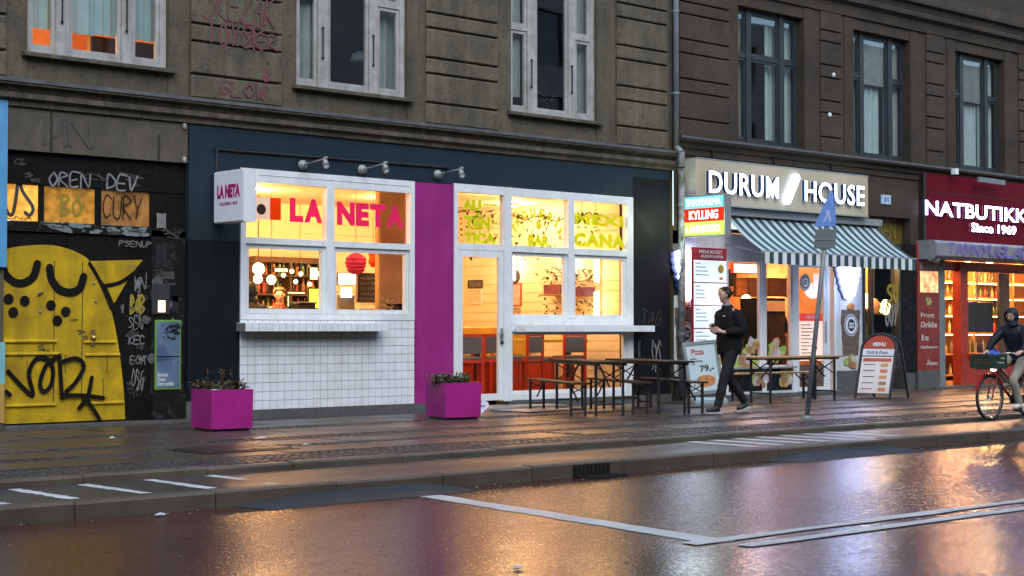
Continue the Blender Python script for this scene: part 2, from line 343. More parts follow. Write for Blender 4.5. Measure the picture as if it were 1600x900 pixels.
# ---------------------------------------------------------------- helpers: lettering
def text_mb(s, ox, ex, ez, en, w, h, depth=.004, bold=.0, res=3, shear=0.0, space=1.0):
    """lettering fitted into w x h metres; ox origin (lower left), ex/ez/en unit vectors for reading direction, up and out of the face.
    returns an MB whose face polygons carry slot 0 and the rims slot 1"""
    cu = bpy.data.curves.new('t', 'FONT'); cu.body = s; cu.offset = bold; cu.extrude = .05; cu.resolution_u = res; cu.shear = shear; cu.space_character = space; cu.space_line = .8
    o = bpy.data.objects.new('t', cu); COL.objects.link(o); bpy.context.view_layer.update()
    me = bpy.data.meshes.new_from_object(o.evaluated_get(bpy.context.evaluated_depsgraph_get()))
    xs = [v.co.x for v in me.vertices]; ys = [v.co.y for v in me.vertices]
    x0, x1, y0, y1 = min(xs), max(xs), min(ys), max(ys); mb = MB(); ox, ex, ez, en = map(Vector, (ox, ex, ez, en))
    mb.v = [tuple(ox + ex * ((v.co.x - x0) / (x1 - x0) * w) + ez * ((v.co.y - y0) / (y1 - y0) * h) + en * ((v.co.z + .05) / .1 * depth)) for v in me.vertices]
    for p in me.polygons:
        mb.f.append(tuple(p.vertices)); mb.m.append(0 if abs(p.normal.z) > .7 else 1)
    bpy.data.objects.remove(o); bpy.data.curves.remove(cu); bpy.data.meshes.remove(me); return mb
EX, EZ, EN = (1, 0, 0), (0, 0, 1), (0, -1, 0)
def islands(mb):
    par = list(range(len(mb.v)))
    def fd(a):
        while par[a] != a: par[a] = par[par[a]]; a = par[a]
        return a
    for f in mb.f:
        for i in f[1:]: par[fd(i)] = fd(f[0])
    grp = {}
    for f, m in zip(mb.f, mb.m): grp.setdefault(fd(f[0]), []).append((f, m))
    outs = []
    for fs in grp.values():
        idx = {}; o = MB()
        for f, m in fs:
            nf = []
            for i in f:
                if i not in idx: idx[i] = len(o.v); o.v.append(mb.v[i])
                nf.append(idx[i])
            o.f.append(tuple(nf)); o.m.append(m)
        outs.append(o)
    return sorted(outs, key=lambda o: sum(v[0] for v in o.v) / len(o.v))
def words_on(s, x0, z0, x1, z1, y, mt, parent, name='lettering', depth=.004, bold=0.0, rim=None, split=None, space=1.0, shear=0.0):
    "flat lettering on an upright wall facing the street"
    mb = text_mb(s, (x0, y, z0), EX, EZ, EN, x1 - x0, z1 - z0, depth, bold, shear=shear, space=space)
    mts = [mt, rim or mt]
    if split:
        return [obj(split, b, mts, parent) for b in islands(mb)]
    return obj(name, mb, mts, parent)
def cat_rom(pts, k=5):
    if len(pts) < 3: return pts
    P = [pts[0]] + list(pts) + [pts[-1]]; out = []
    for i in range(1, len(P) - 2):
        p0, p1, p2, p3 = [Vector((*p, 0)) for p in P[i-1:i+3]]
        for j in range(k):
            t = j / k
            q = .5 * ((2*p1) + (-p0+p2)*t + (2*p0-5*p1+4*p2-p3)*t*t + (-p0+3*p1-3*p2+p3)*t**3); out.append((q.x, q.y))
    out.append(tuple(pts[-1])); return out
def strokes(lines, wd, y, mb=None, smooth=True, step=.00012, en=-1):
    "painted strokes (x,z polylines) as thin raised ribbons on the wall plane y"
    mb = mb or MB(); k = 0
    for ln in lines:
        ln = cat_rom(ln) if smooth else ln
        for i, (a, b) in enumerate(zip(ln, ln[1:])):
            a2, b2 = Vector(a), Vector(b); d = b2 - a2
            if d.length < 1e-5: continue
            k += 1; yy = y + en * (.002 + step * k); n = Vector((-d.y, d.x)).normalized() * wd * .5
            mb.poly([(a2.x + n.x, yy, a2.y + n.y), (a2.x - n.x, yy, a2.y - n.y), (b2.x - n.x, yy, b2.y - n.y), (b2.x + n.x, yy, b2.y + n.y)][::1])
            k += 1; yy = y + en * (.002 + step * k)
            mb.poly([(b2.x + wd * .5 * math.cos(q * math.pi / 4), yy, b2.y + wd * .5 * math.sin(q * math.pi / 4)) for q in range(8)])
        a2 = Vector(ln[0]); k += 1; yy = y + en * (.002 + step * k)
        mb.poly([(a2.x + wd * .5 * math.cos(q * math.pi / 4), yy, a2.y + wd * .5 * math.sin(q * math.pi / 4)) for q in range(8)])
    return mb
GL = {'A': [[(0,0),(.5,1),(1,0)],[(.2,.4),(.8,.4)]], 'B': [[(0,0),(0,1),(.8,.8),(.1,.5),(.9,.25),(0,0)]], 'C': [[(1,.85),(.4,1),(0,.5),(.4,0),(1,.15)]],
 'D': [[(0,0),(0,1),(.9,.6),(.8,.2),(0,0)]], 'E': [[(1,1),(0,1),(0,0),(1,0)],[(0,.5),(.8,.5)]], 'F': [[(1,1),(0,.95),(0,0)],[(0,.5),(.7,.5)]], 'G': [[(1,.9),(.3,1),(0,.4),(.5,0),(1,.4),(.5,.45)]],
 'H': [[(0,1),(0,0)],[(1,1),(1,0)],[(0,.5),(1,.5)]], 'I': [[(.5,1),(.5,0)]], 'K': [[(0,1),(0,0)],[(1,1),(0,.45),(1,0)]], 'L': [[(0,1),(0,0),(1,0)]], 'M': [[(0,0),(.1,1),(.5,.3),(.9,1),(1,0)]],
 'N': [[(0,0),(0,1),(1,0),(1,1)]], 'O': [[(.5,1),(0,.5),(.5,0),(1,.5),(.5,1)]], 'P': [[(0,0),(0,1),(.9,.8),(0,.5)]], 'Q': [[(.5,1),(0,.5),(.5,0),(1,.5),(.5,1)],[(.6,.3),(1,-.1)]], 'R': [[(0,0),(0,1),(.9,.8),(0,.5),(1,0)]],
 'S': [[(1,.9),(.3,1),(.1,.7),(.9,.35),(.6,0),(0,.1)]], 'T': [[(0,1),(1,1)],[(.5,1),(.5,0)]], 'U': [[(0,1),(.05,.2),(.5,0),(.95,.2),(1,1)]], 'V': [[(0,1),(.5,0),(1,1)]], 'W': [[(0,1),(.25,0),(.5,.7),(.75,0),(1,1)]],
 'X': [[(0,0),(1,1)],[(0,1),(1,0)]], 'Y': [[(0,1),(.5,.5),(1,1)],[(.5,.5),(.3,0)]], 'Z': [[(0,1),(1,1),(0,0),(1,0)]]}
def tagged(s, x0, z0, x1, z1, wd, y, slant=.1, jit=.06, mb=None):
    n = len(s); cw = (x1 - x0) / n; ls = []
    for i, ch in enumerate(s):
        for st in GL.get(ch, []):
            ls.append([(x0 + cw * (i + .1 + .78 * (a + random.uniform(-jit, jit)) + slant * b), z0 + (z1 - z0) * (b + random.uniform(-jit, jit))) for a, b in st])
    return strokes(ls, wd, y, mb)
def pstrokes(pls, wd, y, mb=None):
    return strokes([[F(px, py, y) for px, py in pl] for pl in pls], wd, y, mb)

def wall_holes(mb, x0, x1, z0, z1, holes, y=0.0, depth=.25, sill=True):
    "upright wall face at y with openings, each with its reveals"
    xs = sorted({x0, x1, *[h[0] for h in holes], *[h[1] for h in holes]}); zs = sorted({z0, z1, *[h[2] for h in holes], *[h[3] for h in holes]})
    for a, b in zip(xs, xs[1:]):
        for c, d in zip(zs, zs[1:]):
            mx, mz = (a + b) / 2, (c + d) / 2
            if not (x0 < mx < x1 and z0 < mz < z1) or any(h[0] < mx < h[1] and h[2] < mz < h[3] for h in holes): continue
            mb.poly([(a, y, c), (b, y, c), (b, y, d), (a, y, d)])
    for a, b, c, d in holes:
        e = y + depth
        if sill: mb.poly([(a, y, c), (a, e, c), (b, e, c), (b, y, c)])
        mb.poly([(a, y, d), (b, y, d), (b, e, d), (a, e, d)])
        mb.poly([(a, y, c), (a, y, d), (a, e, d), (a, e, c)]); mb.poly([(b, y, c), (b, e, c), (b, e, d), (b, y, d)])
    return mb
def room(x0, x1, y0, y1, z0, z1, mw, mf, mc, name='shop_room'):
    "inside of a room: its walls, floor and ceiling, open to the street"
    struct(name + '_wall', MB().poly([(x0,y1,z0),(x1,y1,z0),(x1,y1,z1),(x0,y1,z1)]).poly([(x0,y0,z0),(x0,y1,z0),(x0,y1,z1),(x0,y0,z1)]).poly([(x1,y1,z0),(x1,y0,z0),(x1,y0,z1),(x1,y1,z1)]), mw)
    struct(name + '_floor', MB().poly([(x0,y0,z0),(x1,y0,z0),(x1,y1,z0),(x0,y1,z0)]), mf)
    struct(name + '_ceiling', MB().poly([(x0,y0,z1),(x0,y1,z1),(x1,y1,z1),(x1,y0,z1)]), mc)
def lamp(name, loc, power, color=(1, .6, .28), r=.08, typ='POINT', size=None, rot=None):
    l = bpy.data.lights.new(name, typ); l.energy = power; l.color = color
    if typ == 'POINT': l.shadow_soft_size = r
    else: l.shape = 'RECTANGLE'; l.size, l.size_y = size
    o = bpy.data.objects.new(name, l); COL.objects.link(o); o.location = loc
    if rot: o.rotation_euler = rot
    return o
WARM = (1.0, .49, .175)

# ================================================================ THE STREET
ROAD_Z, PATH_Z = -.19, -.07
K1, K2 = -6.2, -7.45          # street edge of the pavement and of the cycle path
struct('ground', MB().poly([(-250, -300, -.6), (300, -300, -.6), (300, 200, -.6), (-250, 200, -.6)]), M['path'])
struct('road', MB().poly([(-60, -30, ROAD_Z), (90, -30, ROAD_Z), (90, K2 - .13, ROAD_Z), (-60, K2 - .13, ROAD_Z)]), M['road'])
struct('cycle_path', MB().box(-60, 90, K2 + .05, K1, -.3, PATH_Z), M['path'])
# granite kerbs, stone by stone
def kerb(y0, y1, zt, zb, x0, x1, seed):
    rn = random.Random(seed); k = struct('kerb', MB().box(-60, 90, y0 + .01, y1 - .004, zb - .1, zt - .02), M['joint']); x = x0
    while x < x1:
        L = rn.uniform(.85, 1.35); dz = rn.uniform(-.006, .006)
        obj('kerb_stone', MB().zbox(x + .006, x + L - .006, y0, y1 - .002, zb - .08, zt + dz, .018), M['kerbstone'], k); x += L
kerb(K1 - .001, K1 + .16, -.004, PATH_Z, 3.0, 24, 1)
kerb(K2 - .13, K2 + .05, PATH_Z + .012, ROAD_Z, 2.0, 24, 2)
pav = struct('pavement', MB().box(-60, 90, K1 + .16, 9, -.4, -.03), M['joint'])
rows = [(-.5, -1.12), (-1.13, -1.75), (-2.12, -2.74), (-2.75, -3.37), (-3.72, -4.34), (-4.72, -5.34)]
rn = random.Random(3)
for ri, (ya, yb) in enumerate(rows):
    t0, t1 = (yb + 18.4) / 18.4, (yb + 18.4) / 18.4
    x = 8.3 * t0 - 1.2 + rn.random() * .5; xe = 31.7 * t1 + .8
    while x < xe:
        dz = rn.uniform(-.005, .004); ti = rn.uniform(-.004, .004)
        mb = MB().zbox(x + .003, x + .797, yb + .003, ya - .003, -.035, dz, .005)
        mb.v = [(a, b, c + (ti * (a - x) if c > -.02 else 0)) for a, b, c in mb.v]
        obj('paving_slab', mb, M['slab'], pav); x += .8
cb = MB()
for ya, yb in ((-.03, -.5), (-1.75, -2.12), (-3.37, -3.72), (-4.34, -4.72), (-5.34, -6.03)):
    n = max(3, round((ya - yb) / .105)); s = (ya - yb) / n; tt = (yb + 18.4) / 18.4
    for j in range(n):
        x = 8.3 * tt - 1; xe = 31.7 * tt + 1
        while x < xe:
            L = rn.uniform(.085, .125); dz = rn.uniform(-.010, .001)
            cb.zbox(x + .005, x + L - .005, yb + s * j + .006, yb + s * (j + 1) - .006, -.035, dz, .014); x += L
tag(obj('cobble_band', cb, M['cobble'], pav), kind='stuff')
# markings on the road, 4 mm sheets
def sheet(name, pts, z, mt, parent=None, kind='structure'):
    o = obj(name, MB().poly([(x, y, z) for x, y in pts]).poly([(x, y, z - .003) for x, y in pts][::-1]), mt, parent); return tag(o, kind=kind)
def ragged(p0, p1, wd, n, amt):
    if K2 - .5 < min(p0[1], p1[1]) and max(p0[1], p1[1]) < K1 + 1.2 and abs(p0[1] - p1[1]) > .2 and n < 15:
        lo, hi = K2 + .16, K1 - .08; q0, q1 = p0, p1; at = lambda y: (q0[0] + (q1[0] - q0[0]) * (y - q0[1]) / (q1[1] - q0[1]), y)
        p0 = at(max(lo, min(hi, q0[1]))); p1 = at(max(lo, min(hi, q1[1])))
    p0, p1 = Vector(p0), Vector(p1); d = (p1 - p0); nn = Vector((-d.y, d.x)).normalized() * wd * .5; L = []; Rr = []
    for i in range(n + 1):
        q = p0 + d * i / n; L.append(q + nn * (1 + random.uniform(-amt, amt))); Rr.append(q - nn * (1 + random.uniform(-amt, amt)))
    return [tuple(q) for q in Rr + L[::-1]]
rz = ROAD_Z + .004
a0, a1 = G(672, 775, ROAD_Z), G(1128, 848, ROAD_Z)
sheet('parking_line', ragged(a0, a1, .22, 24, .12), rz, M['paint'])
b0, b1 = G(1140, 851, ROAD_Z), G(1650, 783, ROAD_Z)
b0, b1 = Vector(b0), Vector(b1)
dd = (b1 - b0).normalized(); nn = Vector((-dd.y, dd.x))
sheet('lane_line', ragged(b0 - nn * .13, b0 - nn * .13 + dd * 22, .12, 60, .15), rz + .003, M['paint'])
sheet('lane_line', ragged(b0 + nn * .17 - dd * .2, b0 + nn * .17 + dd * 22, .12, 60, .3), rz + .003, M['paint'])
# hatching on the cycle path
hz = PATH_Z + .004
for (x0, y0, x1, y1) in ((-60, 780, 46, 793), (-60, 752, 148, 785), (93, 752, 260, 776), (195, 745, 362, 768), (292, 739, 384, 750), (415, 755, 466, 760)):
    sheet('hatch_line', ragged(G(x0, y0, PATH_Z), G(x1, y1, PATH_Z), .11, 12, .25), hz, M['paint'])
for i in range(7):
    t = i / 6; xa = 1030 + 205 * t; ya = 687 - 14.5 * t; xb = 1232 + 205 * t; yb = 702 - 19 * t
    sheet('hatch_line', ragged(G(xa, ya, PATH_Z), G(xb, yb, PATH_Z), .15, 10, .2), hz, M['paint'])
# tar ramps lying against the kerb
def ramp_patch(pts, name='tar_ramp'):
    top = [G(px, py, ROAD_Z) for px, py in pts]
    mb = MB(); n = len(pts)
    hi = {0: 0, 1: .09, 2: .09, 3: 0}
    yk = K2 - .131
    xs0, xs1, xe1, xe0 = pts
    mb.add([(xs0[0], xs0[1], ROAD_Z + .003), (xs1[0], yk, ROAD_Z + .07), (xe1[0], yk, ROAD_Z + .07), (xe0[0], xe0[1], ROAD_Z + .003), (xs0[0] - .1, yk, ROAD_Z + .003), (xe0[0] + .1, yk, ROAD_Z + .003)],
           [(0, 3, 2, 1), (0, 1, 4), (3, 5, 2)])
    struct(name, mb, M['patch'])
pa, pb = G(395, 792, ROAD_Z), G(735, 766, ROAD_Z)
ramp_patch([(pa[0], -8.02), (pa[0] + .6, 0), (pb[0] - .35, 0), (pb[0], -7.95)])
pa, pb = G(1205, 720, ROAD_Z), G(1445, 705, ROAD_Z)
ramp_patch([(pa[0], -8.0), (pa[0] + .5, 0), (pb[0] - .35, 0), (pb[0], -7.95)])
# storm drain in the kerb
g0, g1 = G(885, 745, ROAD_Z)[0], G(940, 740, ROAD_Z)[0]
dr = thing('storm_drain', 'black slotted iron drain grate let into the road kerb', 'drain', (g0, K2 - .13, ROAD_Z))
obj('grate_frame', MB().box(g0, g1, K2 - .148, K2 - .131, ROAD_Z + .004, ROAD_Z + .115).box(g0, g1, K2 - .42, K2 - .149, ROAD_Z + .003, ROAD_Z + .008), M['black'], dr)
for i in range(9):
    x = g0 + (g1 - g0) * (i + .5) / 9
    obj('grate_bar', MB().box(x - .012, x + .012, K2 - .16, K2 - .149, ROAD_Z + .01, ROAD_Z + .11).box(x - .012, x + .012, K2 - .41, K2 - .161, ROAD_Z + .009, ROAD_Z + .02), M['iron'], dr)
# covers in the pavement
def cover(px, py, wx, wy, label, ang=0.0):
    x, y = G(px, py); c = thing('manhole_cover', label, 'manhole cover', (x, y, 0), ang)
    obj('cover_frame', MB().zbox(-wx/2, wx/2, -wy/2, wy/2, -.03, .009, .004), M['iron'], c, local=True)
    for i in range(5):
        for j in range(2):
            a = -wx/2 + .05 + (wx - .1) * i / 5; b = -wy/2 + .05 + (wy - .1) * j / 2
            obj('cover_plate', MB().zbox(a + .01, a + (wx - .1) / 5 - .01, b + .01, b + (wy - .1) / 2 - .01, 0, .016, .004), M['iron'], c, local=True)
cover(365, 702, 1.1, .75, 'dark ribbed iron cover in the pavement near the left planter')
# litter
rl = random.Random(31); lmb = MB()
for i in range(420):
    u = rl.random()
    if u < .35: x, y, z = rl.uniform(4, 22), K2 - .15 - abs(rl.gauss(0, .12)), ROAD_Z
    elif u < .55: x, y, z = rl.uniform(4, 22), K1 - .03 - abs(rl.gauss(0, .15)), PATH_Z
    elif u < .8: x, y, z = rl.uniform(8, 28), rl.uniform(-6, -.1), .002
    else: x, y, z = rl.uniform(4, 20), rl.uniform(-13, -7.7), ROAD_Z
    a = rl.random() * 6.28; lmb.leaf((x, y, z + .012), (math.cos(a), math.sin(a), 0), rl.uniform(.02, .055), rl.uniform(.012, .03), Vector((rl.uniform(-.3, .3), rl.uniform(-.3, .3), 1)))
tag(obj('leaf_litter', lmb, mat('wet_leaf_litter', (.10, .065, .03), .5, (.20, .19, .16), 30)), 'scattered wet leaves and butts along kerbs and pavement', 'litter', kind='stuff')
LIT = mat('crumpled_litter', (.55, .55, .53), .6, (.4, .4, .38), 20)
for i, (px, py, z, lab) in enumerate(((408, 686, 0, 'flat white scrap of litter beside the left magenta planter'), (478, 696, 0, 'small white litter scrap on pavement before the tiled wall'), (176, 686, 0, 'small pale scrap on the pavement below the yellow mural'),
        (468, 726, PATH_Z, 'white scrap on the cycle path near its left hatching'), (948, 643, 0, 'crumpled white wrapper under the dark benches'), (575, 777, ROAD_Z, 'pale scrap in the gutter on the left tar ramp'), (868, 694, PATH_Z, 'white litter scrap lying at foot of pavement kerb'), (1310, 698, ROAD_Z+.05, 'little grey scrap near the far tar ramp'), (250, 807, ROAD_Z, 'brownish leaf litter lying along the road kerb'), (810, 890, ROAD_Z, 'tiny white scrap on the wet road close to viewer'))):
    x, y = G(px, py, z); mb = MB(); n = 9; s = .03 + .03 * random.random(); s = .11 if i == 0 else s; ang = random.random() * 6
    pts = [(x + s * (1 + random.uniform(-.4, .3)) * math.cos(ang + q * 6.283 / n), y + .6 * s * (1 + random.uniform(-.4, .3)) * math.sin(ang + q * 6.283 / n), z + .008 + random.uniform(0, .012)) for q in range(n)]
    for q in range(n): mb.poly([pts[q], pts[(q + 1) % n], (x, y, z + .03)])
    mb.poly([(p[0], p[1], z + .008) for p in pts][::-1])
    tag(obj('litter_scrap', mb, LIT), lab, 'litter')

# ================================================================ THE TWO BUILDINGS
def wavy(x0, x1, z0, z1, y, amp=.03, per=.12, seed=0, flare=0.0):
    rn = random.Random(seed); mb = MB(); n = max(8, int((x1 - x0) / per * 6)); ph = rn.random() * 6
    pr = []
    for i in range(n + 1):
        t = i / n; pr.append((x0 + (x1 - x0) * t, y + amp * math.sin((x1 - x0) * t / per * 6.283 + ph + 1.3 * math.sin(t * 9 + ph))))
    for (xa, ya), (xb, yb) in zip(pr, pr[1:]): mb.poly([(xa, ya, z0 + flare * (xa - x0)), (xb, yb, z0 + flare * (xb - x0)), (xb, yb, z1), (xa, ya, z1)])
    return mb
def ring(mb, x0, x1, z0, z1, t, y0, y1):
    mb.box(x0, x0 + t, y0, y1, z0, z1); mb.box(x1 - t, x1, y0, y1, z0, z1); mb.box(x0 + t, x1 - t, y0, y1, z0, z0 + t); mb.box(x0 + t, x1 - t, y0, y1, z1 - t, z1); return mb
def window(parent, x0, x1, z0, z1, y, cols, transom, mt, cur, st=.05, handles=True, label=None):
    """cols: list of (xa, xb) lights; transom: z or None for each light; cur: list of (material, xa, xb, za, zb) curtains"""
    fr = MB(); yb = y + .07
    fr.box(x0, cols[0][0], y, yb, z0, z1); fr.box(cols[-1][1], x1, y, yb, z0, z1)
    for (a, b), (c, d) in zip(cols, cols[1:]): fr.box(b, c, y - .012, yb, z0, z1)
    for a, b in cols: fr.box(a, b, y + .002, yb, z0, z0 + .055); fr.box(a, b, y + .002, yb, z1 - .055, z1)
    f = obj('window', fr, mt, parent); tag(f, label)
    for (a, b), tz in zip(cols, transom):
        spans = [(z0 + .055, z1 - .055)] if tz is None else [(z0 + .055, tz - .03), (tz + .03, z1 - .055)]
        if tz is not None: obj('transom', MB().box(a, b, y - .004, yb, tz - .03, tz + .03), mt, f)
        for za, zb in spans:
            obj('sash', ring(MB(), a + .004, b - .004, za + .004, zb - .004, st, y + .012, y + .055), mt, f)
            obj('pane', MB().box(a + st - .004, b - st + .004, y + .034, y + .040, za + st - .004, zb - st + .004), M['glass_win'], f)
    if handles:
        for (a, b), (c, d) in zip(cols, cols[1:]):
            xm = (b + c) / 2 - .015; obj('handle', MB().tube((xm, y - .035, z0 + .42), (xm, y - .035, z0 + .84), .011, 6).ball((xm, y - .03, z0 + .84), .022, 6, 4).ball((xm, y - .03, z0 + .42), .022, 6, 4), M['iron'], f)
    for k, (cm, a, b, c, d) in enumerate(cur):
        obj('curtain', wavy(a, b, c, d, y + .14 + .05 * (k % 2), .025, .14, k + int(a * 7), 0.0), cm, f)
    return f

# ---- the grey tenement on the left
B1L, B1R = 2.0, 20.30
b1 = thing('tenement_building', 'grey soot stained tenement with white painted upstairs windows', 'building', (B1L, 0, 0))
wins1 = [(8.63, 10.57), (12.57, 14.52), (16.57, 18.46), (4.68, 6.6)]
wz0, wz1 = 4.60, 6.98
WY = .05
mb = MB(); wall_holes(mb, 10.87, B1R, 3.90, 10, [(a, b, wz0, wz1) for a, b in wins1[1:3]], 0, .2)
wall_holes(mb, B1L, 10.87, 3.90, 10, [(a, b, wz0, wz1) for a, b in (wins1[3], wins1[0])], 0, .2)
mb.poly([(B1R, 0, 0), (B1R, .6, 0), (B1R, .6, 10), (B1R, 0, 10)])
obj('wall', mb, M['plaster'], b1)
obj('wall', MB().box(B1L, 8.36, 0, .4, -.2, 3.899), M['plaster'], b1)
# raised courses of plaster blocks between the windows, joints recessed
zj = [4.245, 4.565, 5.0, 5.235, 5.68, 5.91, 6.37, 6.61, 7.06, 7.3, 7.8]
for xa, xb in ((7.05, 8.36), (10.90, 12.32), (14.87, 16.29), (18.91, 20.14)):
    for za, zb in zip(zj, zj[1:]):
        obj('stone_block', MB().cbox(xa, xb, -.045, .004, za + .014, zb - .014, .014), M['block'], b1)
# the flat surrounds round the windows stand a touch proud
for a, b in wins1:
    for q, r_ in ((a - .30, a - .002), (b + .002, b + .30)): obj('window_surround', MB().box(q, r_, -.018, .003, 4.22, 7.4), M['plaster'], b1)
# string course over the shops
prof = [(.1, 3.91), (.1, 4.20), (-.03, 4.225), (-.17, 4.19), (-.17, 4.155), (-.10, 4.135), (-.07, 4.075), (-.125, 4.055), (-.125, 4.0), (-.06, 3.965), (-.06, 3.91)]
x = B1L; rn = random.Random(5)
while x < B1R - .05:
    L = min(rn.uniform(1.6, 2.4), B1R - x); dy = rn.uniform(-.004, .004)
    obj('cornice_stone', MB().profile([(p + dy if p < .05 else p, q) for p, q in prof], x + .003, x + L - .003), M['cornice'], b1); x += L
obj('flashing', MB().box(B1L, B1R, -.182, -.02, 4.2265, 4.231).box(B1L, B1R, -.186, -.181, 4.185, 4.231), M['zinc'], b1)
for (a, b), cur in zip(wins1, (
        [(M['curtain'], 8.60, 9.62, 4.93, 7.0), (M['curtain'], 9.58, 10.60, 4.96, 7.0)],
        [(M['curtain_g'], 12.6, 13.05, 4.72, 7.0), (M['curtain_g'], 14.0, 14.5, 4.66, 7.0)],
        [(M['curtain_g'], 16.6, 16.95, 4.86, 7.0), (M['curtain_g'], 18.05, 18.45, 4.66, 7.0)], [(M['curtain'], 4.7, 6.6, 4.7, 7)])):
    wd = b - a
    cols = [(a + .05, a + .40), (a + .575, a + 1.30), (a + 1.45, b - .09)]
    window(b1, a, b, wz0, wz1, WY, cols, [5.92, None, 5.92], M['white_old'], cur)
    obj('window_sill', MB().profile([(.06, wz0 - .07), (.06, wz0 - .001), (-.02, wz0 - .004), (-.11, wz0 - .03), (-.11, wz0 - .07)], a - .08, b + .08), M['cornice'], b1)
# a warm glow from a lamp under the blue curtains
room(7.6, 11.2, .3, 3.4, 4.3, 7.1, mat('orange_room_paint', (.75, .36, .10), .8), M['room_dark'], M['room_dark'], 'upstairs_room')
lamp('room_lamp', (8.9, 2.0, 4.9), 90, (1, .40, .09))
tag(obj('bed_board', MB().cbox(10.0, 10.95, 1.0, 1.12, 4.3, 5.1, .02), mat('brown_wood', (.10, .055, .03), .5)), 'brown board standing below the blue curtains upstairs', 'board')
room(11.6, 20.2, .3, 4.2, 4.3, 7.1, M['room_dark'], M['room_dark'], M['room_dark'], 'upstairs_room')
pl = thing('pendant_lamp', 'pale dome pendant lamp hanging inside the upstairs window', 'lamp', (14.72, 1.4, 5.6))
obj('lamp_shade', MB().lathe((14.72, 1.4, 5.32), [(.17, 0), (.165, .06), (.12, .13), (.03, .17)], 14), mat('pale_shade', (.75, .78, .78), .4), pl, True)
obj('cord', MB().tube((14.72, 1.4, 5.48), (14.72, 1.4, 7.1), .006, 5), M['black'], pl)
ph = thing('house_plant', 'wispy house plant behind glass on upstairs sill', 'plant', (17.75, .34, 4.63))
mb = MB()
for i in range(60):
    a = random.random() * 6.28; r = random.random() * .17; mb.leaf((17.75 + r * math.cos(a), .42 + .5 * r * math.sin(a), 4.72 + random.random() * .33), (math.cos(a), math.sin(a), .6), .11, .035)
obj('foliage', mb, mat('pale_leaf', (.16, .18, .14), .6), ph)
obj('pot', MB().lathe((17.75, .40, 4.60), [(.05, 0), (.08, .13), (.075, .14)], 12), mat('dark_pot', (.08, .06, .05), .5), ph)
cp = tag(obj('cup', MB().lathe((17.55, .27, 4.602), [(.045, 0), (.055, .11), (.048, .11), (.04, .02)], 12), M['white'], smooth=False), 'small white cup on the upstairs window sill', 'cup')
# faded red graffiti on the first block panel
mb = tagged('SKEZAK', 11.05, 5.35, 12.2, 5.72, .028, -.045, .15, .1); tagged('TOYSR', 11.1, 5.0, 12.0, 5.3, .03, -.046, .1, .1, mb); tagged('GLOW', 11.3, 4.34, 12.05, 4.52, .035, -.047, .1, .06, mb); tagged('B', 12.02, 4.58, 12.14, 4.72, .035, -.047, 0, .02, mb); tagged('OZER', 11.5, 5.02, 12.25, 5.2, .025, -.0475, .1, .1, mb)
obj('graffiti', mb, M['spray_p'], b1)
for dx, dz in ((12.08, 4.83), (12.1, 4.66)): obj('wall_anchor', MB().lathe((dx, -.038, dz), [(.02, -.02), (.02, .02)], 8), M['black'], b1)

# ---- the brown tenement on the right
B2L, B2R = 20.32, 46.0
b2 = thing('tenement_building', 'brown soot stained tenement with dark framed upstairs windows', 'building', (B2L, 0, 0))
wins2 = [(22.03, 23.93), (25.46, 27.36), (28.98, 30.88), (32.5, 34.4), (36.0, 37.9)]
V0, V1 = 4.56, 7.0
mb = MB(); wall_holes(mb, B2L, B2R, 4.13, 12, [(a, b, V0, V1) for a, b in wins2], 0, .28)
wall_holes(mb, B2L, B2R, 2.9, 4.13, [(20.75, 25.35, 2.9, 3.55), (25.95, 27.35, 2.9, 3.42), (27.78, 33.2, 2.9, 4.1)], 0, .28)
obj('wall', mb, M['plaster_b'], b2)
zj2 = [4.52, 4.83, 5.29, 5.52, 5.96, 6.2, 6.64, 6.85, 7.22]
for xa, xb in ((20.46, 21.77), (24.41, 25.05), (27.91, 28.55), (31.45, 32.1), (34.9, 35.6)):
    for za, zb in zip(zj2, zj2[1:]):
        obj('stone_block', MB().cbox(xa, xb, -.04, .004, za + .012, zb - .012, .012), M['block_b'], b2)
for a, b in wins2:
    for q, r_ in ((a - .30, a - .002), (b + .002, b + .30)): obj('window_surround', MB().box(q, r_, -.016, .003, 4.5, 7.2), M['plaster_b'], b2)
prof = [(.1, 4.21), (.1, 4.50), (-.10, 4.505), (-.17, 4.47), (-.17, 4.44), (-.09, 4.42), (-.07, 4.33), (-.03, 4.31), (-.03, 4.21)]
prof2 = [(.1, 7.22), (.1, 8.0), (-.16, 8.0), (-.20, 7.80), (-.20, 7.74), (-.12, 7.70), (-.10, 7.58), (-.14, 7.55), (-.14, 7.48), (-.05, 7.42), (-.04, 7.22)]
x = B2L
while x < B2R - .05:
    L = min(rn.uniform(1.7, 2.6), B2R - x)
    obj('cornice_stone', MB().profile(prof, x + .003, x + L - .003), M['plaster_b'], b2); obj('cornice_stone', MB().profile(prof2, x + .003, x + L - .003), M['plaster_b'], b2); x += L
obj('flashing', MB().box(B2L, B2R, -.182, .0, 4.507, 4.512).box(B2L, B2R, -.186, -.181, 4.47, 4.512), M['zinc'], b2)
cw, cg = M['curtain_w'], M['curtain_g']
